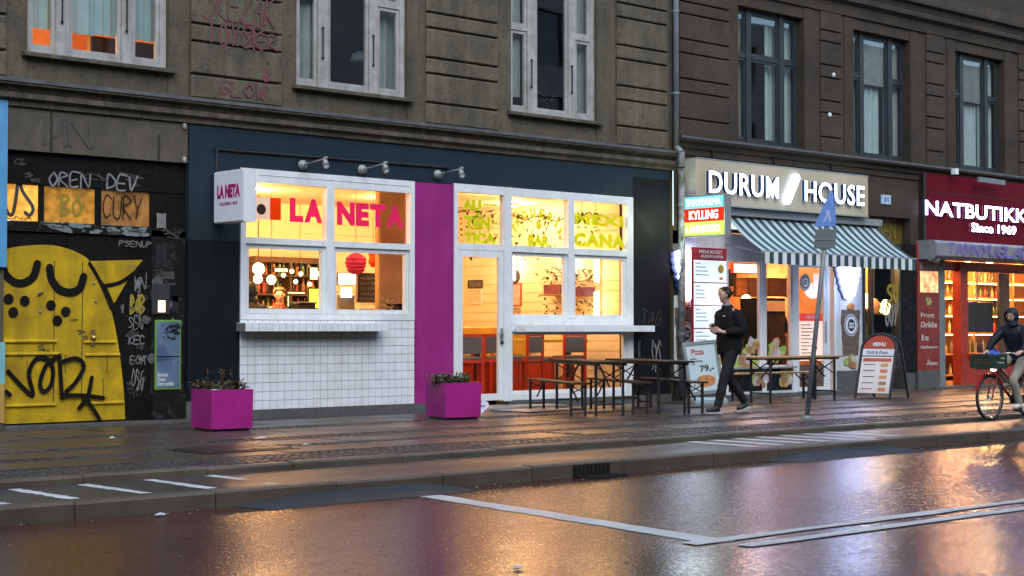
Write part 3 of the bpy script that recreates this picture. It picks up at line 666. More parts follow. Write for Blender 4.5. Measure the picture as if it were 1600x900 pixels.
for i, (a, b) in enumerate(wins2):
    cols = [(a + .05, a + .38), (a + .50, a + 1.33), (a + 1.45, b - .06)]
    cur = [[(cg, a + .03, a + .4, V0 + .05, 7), (cw, a + 1.15, b, V0 + .05, 7)], [(cw, a + .03, a + .42, V0, 7), (cw, a + .44, a + 1.3, V0 + .05, 7), (cg, a + 1.35, b, V0, 7)], [(cg, a, a + .5, V0, 7), (cw, a + .5, a + 1.28, V0, 6.2), (cw, a + 1.3, b, V0, 7)], [(cw, a, b, V0, 7)], [(cw, a, b, V0, 7)]][i]
    ts = [6.13, 6.13, 6.13] if i == 0 else [6.13, None, 6.13]
    f = window(b2, a, b, V0, V1, .13, cols, ts, M['frame_dark'], cur, .045, False)
    if i: obj('roller_blind', MB().box(a + .52, a + 1.31, .21, .215, 6.05, 6.95).box(a + .52, a + 1.31, .2, .225, 6.02, 6.05), M['white_old'], f)
room(20.6, 40, .45, 4.2, 4.55, 7.1, M['room_dark'], M['room_dark'], M['room_dark'], 'upstairs_room')
for dx, dz in ((24.75, 6.02), (24.62, 5.25)):
    ins = thing('wire_insulator', 'small white insulator knob on %s block of brown wall' % ('an upper' if dz > 6 else 'a middle'), 'insulator', (dx, -.03, dz))
    obj('knob', MB().ball((dx, -.07, dz), (.035, .04, .045), 8, 5), M['white'], ins); obj('bracket', MB().tube((dx, -.03, dz), (dx, -.05, dz), .02, 6), M['iron'], ins)

# ---- downpipe where the two buildings meet
dp = thing('drainpipe', 'pale grey drainpipe running down where the two buildings meet', 'drainpipe', (20.27, -.1, 0))
obj('upper_pipe', MB().tube((20.25, -.13, 4.26), (20.25, -.13, 10), .052, 10), M['galv'], dp, True)
obj('lower_pipe', MB().path([(20.25, -.25, 4.2), (20.25, -.25, 3.95), (20.42, -.10, 3.72), (20.42, -.10, .06)], .06, 10), M['galv_old'], dp, True)
obj('pipe_bend', MB().path([(20.25, -.13, 4.3), (20.25, -.25, 4.2)], .054, 10), M['galv'], dp, True)
for z in (5.2, 6.6, 8): obj('pipe_clamp', MB().tube((20.25, -.13, z), (20.25, -.13, z + .04), .062, 10).tube((20.25, -.13, z + .02), (20.25, 0, z + .02), .012, 5), M['galv'], dp)
for z in (1.1, 2.3, 3.3): obj('pipe_clamp', MB().tube((20.42, -.10, z), (20.42, -.10, z + .05), .07, 10), M['galv'], dp)
rn2 = random.Random(9)
for i in range(10):
    z = .5 + i * .24 + rn2.uniform(-.06, .06); a = rn2.uniform(3.6, 5.2); m_ = [M['white'], M['spray_w'], M['slate'], M['film_red'], M['spray_g']][i % 5]
    mb = MB(); h = rn2.uniform(.06, .12); da = rn2.uniform(.3, .7)
    for q in range(3):
        t0, t1 = a + da * q / 3, a + da * (q + 1) / 3
        mb.poly([(20.42 + .063 * math.cos(t), -.10 + .063 * math.sin(t), zz) for t, zz in ((t0, z), (t1, z), (t1, z + h), (t0, z + h))])
    obj('sticker', mb, m_, dp)

# ---- buildings over the street, mirrored in the upstairs panes
ob = thing('tenement_building', 'pale tenement row across the street behind the viewer', 'building', (-10, -27, 0))
mb = MB(); hs = [(x, x + 1.6, z, z + 2.2) for x in range(-28, 66, 4) for z in (1, 4.6, 8.2, 11.6)]
wall_holes(mb, -40, 80, 0, 15, hs, 0, .25); mb.v = [(-a + 40, -27 - b, c) for a, b, c in mb.v]
obj('wall', mb, mat('pale_render', (.30, .28, .25), .9), ob)
mb = MB()
for h in hs: mb.box(-h[1] + 40, -h[0] + 40, -27.22, -27.2, h[2], h[3])
tag(obj('window_pane', mb, mat('far_pane', (.02, .025, .03), .1), ob), kind='stuff')
struct('pavement', MB().box(-60, 90, -40, -24.6, -.4, -.05), M['path'])

# ================================================================ THE GRAFFITI DOORWAY (far left)
gd = thing('graffiti_doorway', 'old double door bay under a grey lintel, covered in yellow mural and tags', 'doorway', (8.4, 0, 0))
obj('lintel', MB().box(8.361, 10.86, -.02, .3, 3.38, 3.905), M['lintel'], gd)
obj('lintel_rod', MB().box(8.93, 8.96, -.03, -.0205, 3.40, 3.9).box(10.42, 10.45, -.03, -.0205, 3.40, 3.72), M['joint'], gd)
tg = tagged('YMN', 8.5, 3.48, 9.5, 3.8, .05, -.021, 0, .05); obj('graffiti', tg, mat('faint_lintel_spray', (.075, .068, .056), .85), gd)
for z in (3.42, 3.86): obj('cable_clip', MB().ball((10.80, -.04, z), (.03, .03, .045), 8, 5), M['white_old'], gd)
DY = .06     # face of the door leaves
obj('threshold', MB().box(8.36, 10.86, -.10, .5, -.03, .035), M['stone'], gd)
# leaves: boards and raised mouldings, black with the mural on top
obj('door_leaf', MB().box(8.30, 9.20, DY, DY + .05, .04, 2.40), M['doordark'], gd)
obj('door_leaf', MB().box(9.21, 10.36, DY, DY + .05, .04, 2.40), M['doordark'], gd)
# mural outline (x,z) on the leaves: a tall rounded yellow shape
out = [F(px, py, DY) for px, py in ((-12, 400), (10, 389), (40, 384), (80, 383), (115, 392), (140, 408), (158, 440), (172, 480), (183, 530), (190, 580), (194, 625), (195, 655), (195, 662))]
out = cat_rom(out, 4)
mb = MB(); mb.prism([(8.30, .06)] + [(x, max(z, .06)) for x, z in out[::-1]][0:1] + [(x, max(z, .06)) for x, z in out[::-1]][1:] , DY - .006, DY - .0005)
ml = obj('mural', mb, M['yellow'], gd); tag(ml, 'tall rounded yellow mural with closed eyes and freckles')
tail = [F(px, py, DY) for px, py in ((137, 408), (223, 406), (205, 428), (178, 474), (168, 452), (152, 428))]
obj('mural', MB().prism([tail[i] for i in (0, 5, 4, 3, 2, 1)], DY - .006, DY - .0005), M['yellow'], gd)
Y1 = DY - .0065
mb = pstrokes([[(4, 410), (8, 428), (22, 441), (38, 442), (52, 432), (58, 412)], [(77, 418), (80, 436), (92, 452), (110, 457), (124, 450), (130, 432)]], .10, Y1)
for px, py in ((13, 467), (38, 470), (20, 488), (79, 477), (102, 487), (89, 501)):
    x, z = F(px, py, Y1); mb.poly([(x + .065 * math.cos(q * .5236), Y1 - .012, z + .065 * math.sin(q * .5236)) for q in range(12)])
obj('mural_face', mb, M['black_paint'], gd)
mb = pstrokes([[(12, 580), (50, 618), (45, 585), (55, 562), (72, 560), (82, 575), (80, 600), (68, 612), (62, 598), (72, 570), (88, 558)], [(92, 556), (94, 590), (96, 622)], [(94, 566), (118, 560), (130, 572), (118, 596), (102, 612)], [(100, 618), (130, 618), (160, 622)], [(142, 590), (136, 618), (122, 638)], [(130, 618), (148, 645), (156, 660)], [(8, 612), (14, 617)]], .055, Y1 - .013)
obj('spray_tag', mb, M['black_paint'], gd)
mb = pstrokes([[(140, 412), (152, 432), (163, 455), (174, 482)], [(163, 447), (190, 440), (224, 415)]], .05, Y1 - .001); obj('mural_outline', mb, M['black_paint'], gd)
def ledge(px0, px1, py, h=.035, mt=None):
    (xa, za), (xb, zb) = F(px0, py, DY), F(px1, py, DY); z = za
    obj('door_moulding', MB().profile([(DY - .0003, z), (DY - .0003, z + h), (DY - .018, z + h), (DY - .03, z + h * .4), (DY - .03, z)], xa, xb), mt or M['yellow'], gd)
for a, b, py in ((0, 88, 535), (130, 180, 536), (0, 92, 555), (132, 186, 556), (8, 86, 636), (128, 192, 632)): ledge(a, b, py)
for px in (84, 128):
    x = F(px, 500, DY)[0]; obj('door_joint', MB().box(x - .006, x + .006, DY - .0075, DY - .0062, .3, 2.05), M['joint'], gd)
hd = obj('handle', MB().ball((9.56, DY - .035, 1.10), .032, 8, 6).box(9.53, 9.59, DY - .022, DY - .0065, 1.0, 1.2), mat('brass', (.5, .38, .15), .3, metal=.8), gd)
for px, py in ((60, 458), (62, 487), (146, 443), (149, 471)):
    x, z = F(px, py, DY); obj('bolt', MB().ball((x, DY - .012, z), .018, 6, 4), M['spray_w'], gd)
# the black jamb to the right and the lit transom above
obj('jamb', MB().box(10.37, 10.86, .03, .3, .04, 2.48), M['scruff'], gd)
obj('transom_bar', MB().box(8.30, 10.86, .03, .3, 2.40, 2.52), M['scruff'], gd)
obj('transom_bar', MB().box(8.30, 10.86, .05, .3, 2.98, 3.379), M['doordark'], gd)
tx = [(8.30, 8.83), (8.90, 9.59), (9.67, 10.36)]
cols_t = [(.95, .42, .06), (.62, .28, .035), (.42, .19, .05)]
for i, (a, b) in enumerate(tx):
    obj('transom_pane', MB().box(a, b, .085, .09, 2.53, 2.97), lit_print('orange_transom_%d' % i, cols_t[i], [.34, .10, .03][i], tuple(q * .42 for q in cols_t[i]), 7), gd)
for a, b in ((8.83, 8.90), (9.59, 9.67), (10.36, 10.86)): obj('mullion', MB().box(a, b, .06, .3, 2.521, 2.979), M['doordark'], gd)
mb = tagged('OREN', 8.93, 2.98, 9.5, 3.15, .022, .05, .15, .06); tagged('DEV', 9.72, 2.98, 10.15, 3.16, .024, .05, .2, .06, mb); tagged('PSENUP', 9.9, 2.26, 10.36, 2.33, .01, .03, .1, .1, mb)
obj('spray_tag', mb, M['spray_w'], gd)
mb = tagged('CURY', 9.68, 2.62, 10.25, 2.9, .016, .083, .1, .05); tagged('UNA', 8.42, 2.545, 8.75, 2.575, .008, .083, .1, .1, mb); obj('spray_tag', mb, M['black_paint'], gd)
obj('spray_tag', strokes([[(8.40, 2.9), (8.42, 2.66), (8.5, 2.6), (8.55, 2.85), (8.56, 2.97)], [(8.6, 3.02), (8.62, 2.9), (8.76, 2.7), (8.72, 2.6), (8.66, 2.63)]], .045, .083), M['spray_g'], gd)
obj('spray_tag', tagged('BO', 9.12, 2.62, 9.42, 2.86, .03, .083, .1, .05), M['spray_y'], gd)
mb = tagged('KEC', 10.06, 1.01, 10.28, 1.12, .016, DY - .001, .1, .08)
tagged('ECA', 10.08, .76, 10.3, .86, .013, DY - .001, .1, .08, mb); tagged('OSG', 10.1, .45, 10.28, .68, .012, DY - .001, .1, .15, mb); tagged('WN', 10.12, 1.7, 10.3, 1.9, .012, DY - .001, .2, .15, mb); tagged('SEN', 10.05, 1.22, 10.26, 1.36, .012, DY - .001, .2, .15, mb)
obj('spray_tag', mb, M['spray_w'], gd); obj('spray_tag', tagged('BOB', 10.08, 1.42, 10.28, 1.62, .03, DY - .001, .1, .12), M['spray_y'], gd)
rg_ = random.Random(21); mb = MB(); mb_g = MB()
for i in range(26):
    x = rg_.choice([rg_.uniform(10.0, 10.33), rg_.uniform(10.4, 10.8)]); z = rg_.uniform(.35, 2.3); w_ = rg_.uniform(.08, .22); h_ = rg_.uniform(.05, .14)
    pts = [(x + w_ * (rg_.random() - .5), z + h_ * (rg_.random() - .5)) for q in range(rg_.randint(5, 9))]
    strokes([pts], rg_.choice([.006, .009, .014]), (DY - .001) if x < 10.36 else .03, mb if i % 3 == 0 else mb_g)
for i in range(12):
    x = rg_.uniform(8.5, 10.7); z = rg_.uniform(2.42, 2.5) if i % 2 else rg_.uniform(3.02, 3.3); w_ = rg_.uniform(.15, .4)
    strokes([[(x + w_ * (rg_.random() - .5), z + .1 * (rg_.random() - .5)) for q in range(8)]], .012, .03 if i % 2 else .05, mb_g)
obj('spray_tag', mb, M['spray_w'], gd); obj('spray_tag', mb_g, M['spray_g'], gd)
mb = MB()
for i in range(9):
    x = rg_.uniform(8.45, 9.9); z = rg_.uniform(.15, 2.0); strokes([[(x + .12 * (rg_.random() - .5), z + .1 * (rg_.random() - .5)) for q in range(6)]], .008, DY - .0075, mb)
for i in range(7):
    x = rg_.uniform(8.5, 9.8); z = rg_.uniform(.5, .9); strokes([[(x, z), (x + .004, z - rg_.uniform(.1, .35))]], .01, DY - .0075, mb, False)
obj('spray_tag', mb, mat('thin_black_spray', (.05, .045, .015), .7), gd)
tp_ = MB()
for px, py, a_, b_ in ((248, 520, .06, .05), (262, 470, .09, .12), (236, 560, .05, .09), (228, 500, .07, .05), (246, 440, .09, .07), (272, 630, .1, .08)):
    x, z = F(px, py, .03)
    tp_.poly([(x + a_ * math.cos(q) * rg_.uniform(.7, 1.3), .0285 - .0003 * len(tp_.f), z + b_ * math.sin(q) * rg_.uniform(.7, 1.3)) for q in (0, .8, 1.7, 2.6, 3.3, 4.2, 5.1, 5.8)])
obj('torn_paper', tp_, mat('wall_paper_rest', (.10, .11, .105), .8, (.03, .03, .028), 25), gd)
# torn paper on the transom bar and jamb
rn3 = random.Random(4); mb = MB()
for i in range(34):
    x = rn3.uniform(8.9, 10.3); z = rn3.uniform(2.41, 2.5); s = rn3.uniform(.02, .09)
    mb.poly([(x + s * math.cos(a) * rn3.uniform(.6, 1.6), .029 - .0001 * i, z + s * .4 * math.sin(a)) for a in (0, 1.1, 2.2, 3.2, 4.3, 5.2)])
obj('torn_paper', mb, mat('torn_paper', (.18, .2, .19), .8, (.10, .16, .15), 20), gd)
for px, py, w_, h_, m_ in ((252, 400, .17, .30, 'black'), (252, 345, .14, .2, 'spray_w'), (270, 455, .16, .28, 'charcoal'), (274, 475, .10, .22, 'black'), (262, 430, .2, .1, 'spray_g')):
    x, z = F(px, py, .03); mb = MB(); mb.poly([(x + a * w_, .027, z + b * h_) for a, b in ((-.5, -.5), (-.1, -.44), (.5, -.52), (.46, .1), (.5, .5), (.05, .46), (-.5, .5), (-.45, 0))])
    obj('torn_poster', mb, M[m_], gd)
pst = thing('poster', 'blue seascape poster with lime green border left of dark shop pillar', 'poster', (10.6, -.02, .4))
pxa, pza = F(243, 609, 0); pxb, pzb = F(284, 500, 0)
obj('poster_sheet', MB().box(pxa, pxb, .016, .0295, pza, pzb), mat('lime_border', (.16, .36, .03), .6), pst)
obj('poster_picture', MB().box(pxa + .018, pxb - .018, .010, .0155, pza + .02, pzb - .02), mat('misty_sea_print', (.17, .24, .32), .5, (.06, .10, .17), 2.6, .3, .6), pst)
mb = MB(); zz = pza + .42
mb.box(pxa + .02, pxb - .02, .0075, .0095, zz, zz + .012)
for i in range(9): mb.box(pxa + .04 + i * .035, pxa + .047 + i * .035, .0075, .0095, zz - .06 + i * .004, zz)
mb2 = MB()
for i in range(70): mb2.leaf((pxb - .05 - abs(random.gauss(0, .09)), .0085, pzb - .05 - abs(random.gauss(0, .1))), (random.uniform(-1, 1), 0, random.uniform(-1, .4)), .05, .02, Vector((0, 1, 0)))
obj('poster_print', mb, M['charcoal'], pst); tag(obj('poster_branch', mb2, M['charcoal'], pst), kind='stuff')
words_on('Another\nOcean\nDark outside', pxa + .03, pza + .05, pxa + .27, pza + .22, .0095, M['white'], pst, 'lettering', .001, .01)
il = thing('door_phone', 'small lit entry panel on the dark jamb above the blue poster', 'intercom', (10.5, 0, 1.7))
xa, za = F(250, 484, .03); obj('panel', MB().cbox(xa - .12, xa + .13, .008, .0295, za - .06, za + .34, .005), mat('brushed_plate', (.08, .08, .075), .35, metal=.5), il)
obj('lit_button', MB().box(xa - .04, xa + .06, .002, .0075, za - .03, za + .12), emit('button_glow', (1, .72, .4), 1.2), il)
obj('pier_foot', MB().box(10.37, 10.86, -.02, .029, .04, .36), M['scruff'], gd)
# the neighbour's blue panel at the very edge of the picture
np_ = thing('blue_wall_panel', 'bright blue shop panel cut off at the left edge', 'panel', (8.2, -.05, 1.9))
obj('panel', MB().box(7.5, 8.37, -.06, -.001, 1.95, 3.96), mat('bright_blue', (.10, .33, .58), .4), np_)
np2 = thing('poster', 'pale blue and ochre poster at the left edge by the mural', 'poster', (8.2, -.05, .1))
obj('poster_sheet', MB().box(7.7, 8.38, -.012, -.002, .55, 1.05), mat('aqua_print', (.20, .48, .52), .6), np2); obj('poster_foot', MB().box(7.7, 8.375, -.012, -.002, .08, .549), mat('ochre_print', (.45, .28, .07), .6), np2)

# ================================================================ PEOPLE
def skin(name, nodes, edges, mt, parent, sub=1, root=0, local=True):
    me = bpy.data.meshes.new('skin'); me.from_pydata([n[0] for n in nodes], edges, []); o = bpy.data.objects.new('skin', me); COL.objects.link(o)
    md = o.modifiers.new('skin', 'SKIN'); md.use_smooth_shade = True
    for i, n in enumerate(nodes):
        r_ = n[1]; me.skin_vertices[0].data[i].radius = r_ if hasattr(r_, '__len__') else (r_, r_)
    me.skin_vertices[0].data[root].use_root = True
    sb_ = o.modifiers.new('sub', 'SUBSURF'); sb_.levels = sub; sb_.render_levels = sub
    bpy.context.view_layer.update(); dg = bpy.context.evaluated_depsgraph_get()
    m2 = bpy.data.meshes.new_from_object(o.evaluated_get(dg)); bpy.data.objects.remove(o); bpy.data.meshes.remove(me)
    m2.name = name; m2.materials.clear(); m2.materials.append(mt); m2.polygons.foreach_set('use_smooth', [True] * len(m2.polygons))
    q = bpy.data.objects.new(name, m2); COL.objects.link(q); q.parent = parent; return q
class SK:
    def __init__(s): s.n = []; s.e = []
    def chain(s, start, *pts):
        "pts: (pos, radius); start: index of the node it grows from or None"
        last = start
        for p, r_ in pts:
            s.n.append((tuple(p), r_))
            if last is not None: s.e.append((last, len(s.n) - 1))
            last = len(s.n) - 1
        return last
def hand(sk, wrist_i, wr, palm, side, curl, out):
    "palm centre, four fingers of unequal length and a thumb from the side of the palm"
    wr, palm = Vector(wr), Vector(palm); d = (palm - wr).normalized(); o = Vector(out).normalized(); c = Vector(curl).normalized()
    p = sk.chain(wrist_i, (palm, (.032, .022)))
    for k, ln in enumerate((.062, .072, .068, .052)):
        b = palm + d * .035 + o * (.030 - .02 * k); m_ = b + d * ln * .55 + c * ln * .15; e = m_ + d * ln * .25 + c * ln * .42
        sk.chain(p, (b, .010), (m_, .0088), (e, .0072))
    b = palm + o * .034 - d * .012; sk.chain(p, (b, .013), (b + d * .03 + o * .022 + c * .015, .0098), (b + d * .052 + o * .016 + c * .035, .008))
def loft(mb, secs, n=12):
    "smooth tapering limb through (centre, depth radius, width radius) sections"
    k = len(secs); fine = []
    for i in range(k - 1):
        g = lambda j: secs[max(0, min(k - 1, j))]
        for q in range(3):
            t = q / 3; w = [(-t**3 + 2*t*t - t) / 2, (3*t**3 - 5*t*t + 2) / 2, (-3*t**3 + 4*t*t + t) / 2, (t**3 - t*t) / 2]
            fine.append((sum((Vector(g(i + j - 1)[0]) * w[j] for j in range(4)), Vector()), *[sum(g(i + j - 1)[m] * w[j] for j in range(4)) for m in (1, 2)]))
    fine.append((Vector(secs[-1][0]), secs[-1][1], secs[-1][2])); vs_ = []; m_ = len(fine)
    for i, (c, rx, ry) in enumerate(fine):
        d = (fine[min(m_ - 1, i + 1)][0] - fine[max(0, i - 1)][0]).normalized(); sd_ = Vector((0, 1, 0)); sd_ = (sd_ - d * sd_.dot(d)).normalized(); fw = sd_.cross(d)
        for j in range(n):
            a = 6.283185 * j / n; wob = 1 + .035 * math.sin(i * 2.1 + j * 1.7); vs_.append(c + fw * rx * math.cos(a) * wob + sd_ * ry * math.sin(a) * wob)
    fs = [(i*n+j, i*n+(j+1) % n, (i+1)*n+(j+1) % n, (i+1)*n+j) for i in range(m_ - 1) for j in range(n)] + [tuple(range(n))[::-1], tuple((m_-1)*n + j for j in range(n))]
    return mb.add(vs_, fs)
def person(lab, loc, rz_, J, top, trousers, shoe, hair, skinm, hood=None, sole=None, extras=True):
    t = thing('person', lab, 'person', loc, rz_); b = SK(); V = lambda k: Vector(J[k])
    # one continuous body
    pel = b.chain(None, (V('pelvis'), (.115, .14)))
    ch = b.chain(pel, (V('spine'), (.10, .13)), (V('chest'), (.105, .15)))
    hd = V('head'); f = (V('face') - hd).normalized()
    nk = b.chain(ch, (V('neck'), .058), (V('neck') + Vector((0, 0, .055)), .053))
    sk_ = b.chain(nk, (hd - Vector((0, 0, .045)) + f * .012, (.070, .074)), (hd + Vector((0, 0, .03)) - f * .012, (.084, .094)), (hd + Vector((0, 0, .085)) - f * .01, (.055, .062)))
    for s, y in (('L', 1), ('R', -1)):
        a = b.chain(ch, (V('sho' + s), .052)); a = b.chain(a, (V('elb' + s), .040)); wi = b.chain(a, (V('wri' + s), .026)); hand(b, wi, V('wri' + s), V('hand' + s), y, J.get('curl', (0, 0, -1)), J.get('out' + s, (0, 0, 1)))
        h = b.chain(pel, (V('hip' + s), .085), (V('kne' + s), .055), (V('ank' + s), .038), (V('toe' + s) * .6 + V('ank' + s) * .4 - Vector((0, 0, .015)), .034), (V('toe' + s), .026))
    body = skin('body', b.n, b.e, skinm, t, 1)
    side = f.cross(Vector((0, 0, 1))).normalized()
    mb = MB().add([hd + f * .082 + Vector((0, 0, .022)), hd + f * .074 - side * .017 - Vector((0, 0, .022)), hd + f * .074 + side * .017 - Vector((0, 0, .022)), hd + f * .108 - Vector((0, 0, .016))], [(0, 1, 3), (0, 3, 2), (1, 2, 3)]); obj('nose', mb, skinm, body, local=True)
    for sg in (-1, 1):
        c = hd + side * sg * .078 - f * .008; obj('ear', MB().ball(c, (.018, .014, .03), 8, 5), skinm, body, True, local=True); c = hd + f * .074 + side * sg * .03 + Vector((0, 0, .014)); obj('eye', MB().ball(c, .011, 8, 5), M['black'], body, local=True); obj('eyebrow', MB().bar(c + Vector((0, 0, .018)) - side * .016, c + Vector((0, 0, .018)) + side * .016, .006, .006), hair, body, local=True)
    c = hd + f * .076 - Vector((0, 0, .048)); obj('mouth', MB().bar(c - side * .02, c + side * .02, .007, .006), mat('lips', (.38, .15, .12), .5), body, local=True)
    # jacket and trousers follow the body
    up = Vector((0, 0, 1)); P, S_, C_, N_ = V('pelvis'), V('spine'), V('chest'), V('neck')
    mb = MB(); hem = P + (P - S_).normalized() * .12
    loft(mb, [(hem, .150, .185), (P, .172, .20), (S_, .168, .205), (S_.lerp(C_, .6), .165, .222), (C_ + (N_ - C_) * .25, .148, .225), (C_.lerp(N_, .62), .115, .175), (C_.lerp(N_, .88), .085, .105), (N_ + (N_ - C_) * .12, .070, .074)], 16)
    for s in 'LR':
        sh, el, wr = V('sho' + s), V('elb' + s), V('wri' + s); inn = sh.lerp(C_, .85) - up * .01
        loft(mb, [(inn, .05, .05), (sh.lerp(inn, .4) - up * .012, .086, .082), (sh.lerp(el, .12) - up * .012, .088, .082), (sh.lerp(el, .4), .080, .077), (el.lerp(sh, .12), .073, .071), (el.lerp(wr, .15), .070, .068), (el.lerp(wr, .6), .06, .058), (wr.lerp(el, .05), .05, .046)], 12)
    jk = obj('jacket', mb, top, t, True, local=True)
    mb = MB(); loft(mb, [(P + (S_ - P) * .55, .128, .158), (P, .135, .168), (P + (P - S_) * .45, .135, .172), (P + (P - S_) * .75, .10, .14)], 14)
    for s in 'LR':
        hp_, kn, an = V('hip' + s), V('kne' + s), V('ank' + s)
        loft(mb, [(hp_ + up * .06, .098, .085), (hp_, .105, .092), (hp_.lerp(kn, .35), .094, .084), (hp_.lerp(kn, .8), .076, .07), (kn, .072, .067), (kn.lerp(an, .35), .068, .063), (kn.lerp(an, .8), .060, .056), (an.lerp(kn, .06), .060, .056)], 12)
    obj('trousers', mb, trousers, t, True, local=True)
    for s in 'LR':
        a, o = V('ank' + s), V('toe' + s); d = (o - a); dn = Vector((d.x, d.y, 0)).normalized() if Vector((d.x, d.y, 0)).length > .02 else Vector((1, 0, 0))
        k = SK(); k.chain(None, (a - dn * .04 - Vector((0, 0, .025)), .045), (a + Vector((0, 0, -.01)), .05), (a.lerp(o, .6), .045), (o + dn * .03 + Vector((0, 0, .012)), .034)); sh_ = skin('shoe', k.n, k.e, shoe, t, 1)
        if sole: 
            up = Vector((0, 0, 1)); e0 = a - dn * .075 - up * .066; e1 = o + dn * .06 - up * .022; obj('sole', MB().bar(e0, e1, .024, .088), sole, sh_, local=True)
    if hood:
        mb = MB(); tmp = MB().ball((0, 0, 0), (.118, .118, .135), 22, 14, -.97, 1.0)
        for fc in tmp.f:
            cn_ = sum((Vector(tmp.v[i]) for i in fc), Vector()) / 4; dn_ = cn_.normalized()
            if dn_.dot(f) > .55 and -.75 < dn_.z < .55: continue
            mb.poly([hd + Vector((0, 0, .005)) - f * .012 + Vector(tmp.v[i]) for i in fc])
        loft(mb, [(hd - Vector((0, 0, .15)) - f * .03, .10, .12), (hd - Vector((0, 0, .10)) - f * .025, .095, .105), (hd - Vector((0, 0, .06)) - f * .03, .07, .08)], 14)
        obj('hood', mb, hood, t, True, local=True)
    else:
        mb = MB(); rr = random.Random(len(lab))
        tmp = MB().ball((0, 0, 0), (.098, .098, .094), 18, 10, -.75, 1.0)
        for fc in tmp.f:
            cn_ = sum((Vector(tmp.v[i]) for i in fc), Vector()) / 4; dn_ = cn_.normalized()
            if (dn_.dot(f) > .30 and dn_.z < .62) or (dn_.dot(f) > -.15 and dn_.z < -.05): continue
            mb.poly([hd + Vector((0, 0, .045)) - f * .018 + Vector(tmp.v[i]) for i in fc])
        for i in range(160):
            a = rr.random() * 6.28; e = rr.uniform(-.3, 1); q = Vector((math.cos(a) * math.sqrt(1 - e * e if e > -1 else 0), math.sin(a) * math.sqrt(1 - e * e), e))
            if (q.dot(f) > .30 and e < .6) or (q.dot(f) > -.1 and e < 0): continue
            mb.leaf(hd + Vector((0, 0, .055)) - f * .026 + q * .084, q * .5 + Vector((rr.uniform(-.8, .8), rr.uniform(-.8, .8), -.4)), .045, .022)
        obj('hair', mb, hair, t, local=True)
    return t, jk
# clothing
KNIT = mat('black_jacket', (.008, .008, .0085), .85, (.015, .015, .015), 14, world=False, bump=.35, bscale=25, spec=.12); GREY = mat('dark_grey_trousers', (.022, .0225, .0225), .85, (.014, .0145, .0145), 12, world=False, bump=.3, bscale=25, spec=.12); BROWNH = mat('dark_brown_hair', (.035, .02, .012), .6, (.02, .012, .008), 30, world=False)
BLK = mat('black_shoe', (.012, .012, .012), .5, world=False); SOLE = mat('pale_sole', (.42, .42, .42), .6, world=False)
JS = dict(pelvis=(0, 0, .95), spine=(0, 0, 1.13), chest=(0, 0, 1.35), neck=(.02, 0, 1.51), head=(.05, 0, 1.66), face=(.2, 0, 1.64), shoL=(0, .18, 1.43), elbL=(.03, .25, 1.16), wriL=(.22, .2, 1.1), handL=(.30, .17, 1.1), shoR=(0, -.18, 1.43), elbR=(.03, -.25, 1.16), wriR=(.22, -.2, 1.1), handR=(.30, -.17, 1.1),
    hipL=(0, .09, .9), kneL=(.02, .1, .5), ankL=(0, .1, .09), toeL=(.15, .11, .04), hipR=(0, -.09, .9), kneR=(.02, -.1, .5), ankR=(0, -.1, .09), toeR=(.15, -.11, .04))
# ================================================================ THE TAQUERIA SHOPFRONT
def FS(px, py, X):
    "y, z where the ray through a pixel meets the side wall x = X"
    d = _ray(px, py); p = _C + d * ((X - _C.x) / d.x); return p.y, p.z
sf = thing('shopfront', 'slate and charcoal painted taqueria shopfront with white windows, white tiles and a magenta pillar', 'shopfront', (10.87, 0, 0))
SY = -.03
holes = [(11.66, 14.64, .12, 3.38), (14.66, 15.39, .05, 3.38), (15.392, 19.28, .10, 3.40)]
mb = MB()
zs = 2.35          # slate above, charcoal below on the piers
wall_holes(mb, 10.875, 20.19, 3.0, 3.90, [(h[0], h[1], 3.0, h[3]) for h in holes], SY, .12, False)
mb.poly([(10.875, SY, 3.0), (10.875, SY, 3.9), (10.875, .3, 3.9), (10.875, .3, 3.0)]); mb.poly([(20.19, SY, 3.0), (20.19, .3, 3.0), (20.19, .3, 3.9), (20.19, SY, 3.9)])
obj('fascia', mb, M['slate'], sf)
obj('pier', MB().box(10.875, 11.655, SY - .001, .28, 2.38, 2.998), M['slate'], sf)
obj('pier', MB().box(10.87, 11.655, SY - .004, .28, .02, 2.378), M['charcoal'], sf)
obj('pier', MB().box(19.285, 20.19, SY - .003, .28, .05, 3.74), M['charcoal'], sf)
obj('leak_block', MB().box(10.88, 11.65, .0, .27, 2.9, 3.1), M['charcoal'], sf)  # unseen box added to stop room light leaking between fascia and pier
obj('pilaster', MB().box(14.655, 15.388, SY - .012, .2, .06, 3.37), M['pink'], sf)
obj('plinth', MB().box(11.0, 15.2, -.045, .2, -.03, .115), M['stone'], sf); obj('plinth', MB().box(10.85, 10.999, -.05, .2, -.03, .26), M['stone'], sf)
obj('plinth', MB().box(16.5, 20.2, -.05, .25, -.03, .11), M['stone'], sf)
obj('door_step', MB().zbox(15.25, 17.2, -.62, .1, -.03, .045, .02), M['step'], sf)
# faint tag on the right pier
obj('spray_tag', tagged('SYS', 19.72, .55, 19.95, .98, .022, SY - .003, .1, .15), M['spray_w'], sf); obj('spray_tag', tagged('TAG', 19.45, 1.25, 19.95, 1.5, .012, SY - .003, .3, .2), M['spray_g'], sf)
words_on('VNT', 19.40, .72, 19.46, 1.02, SY - .006, M['spray_w'], sf, 'spray_tag', .001)
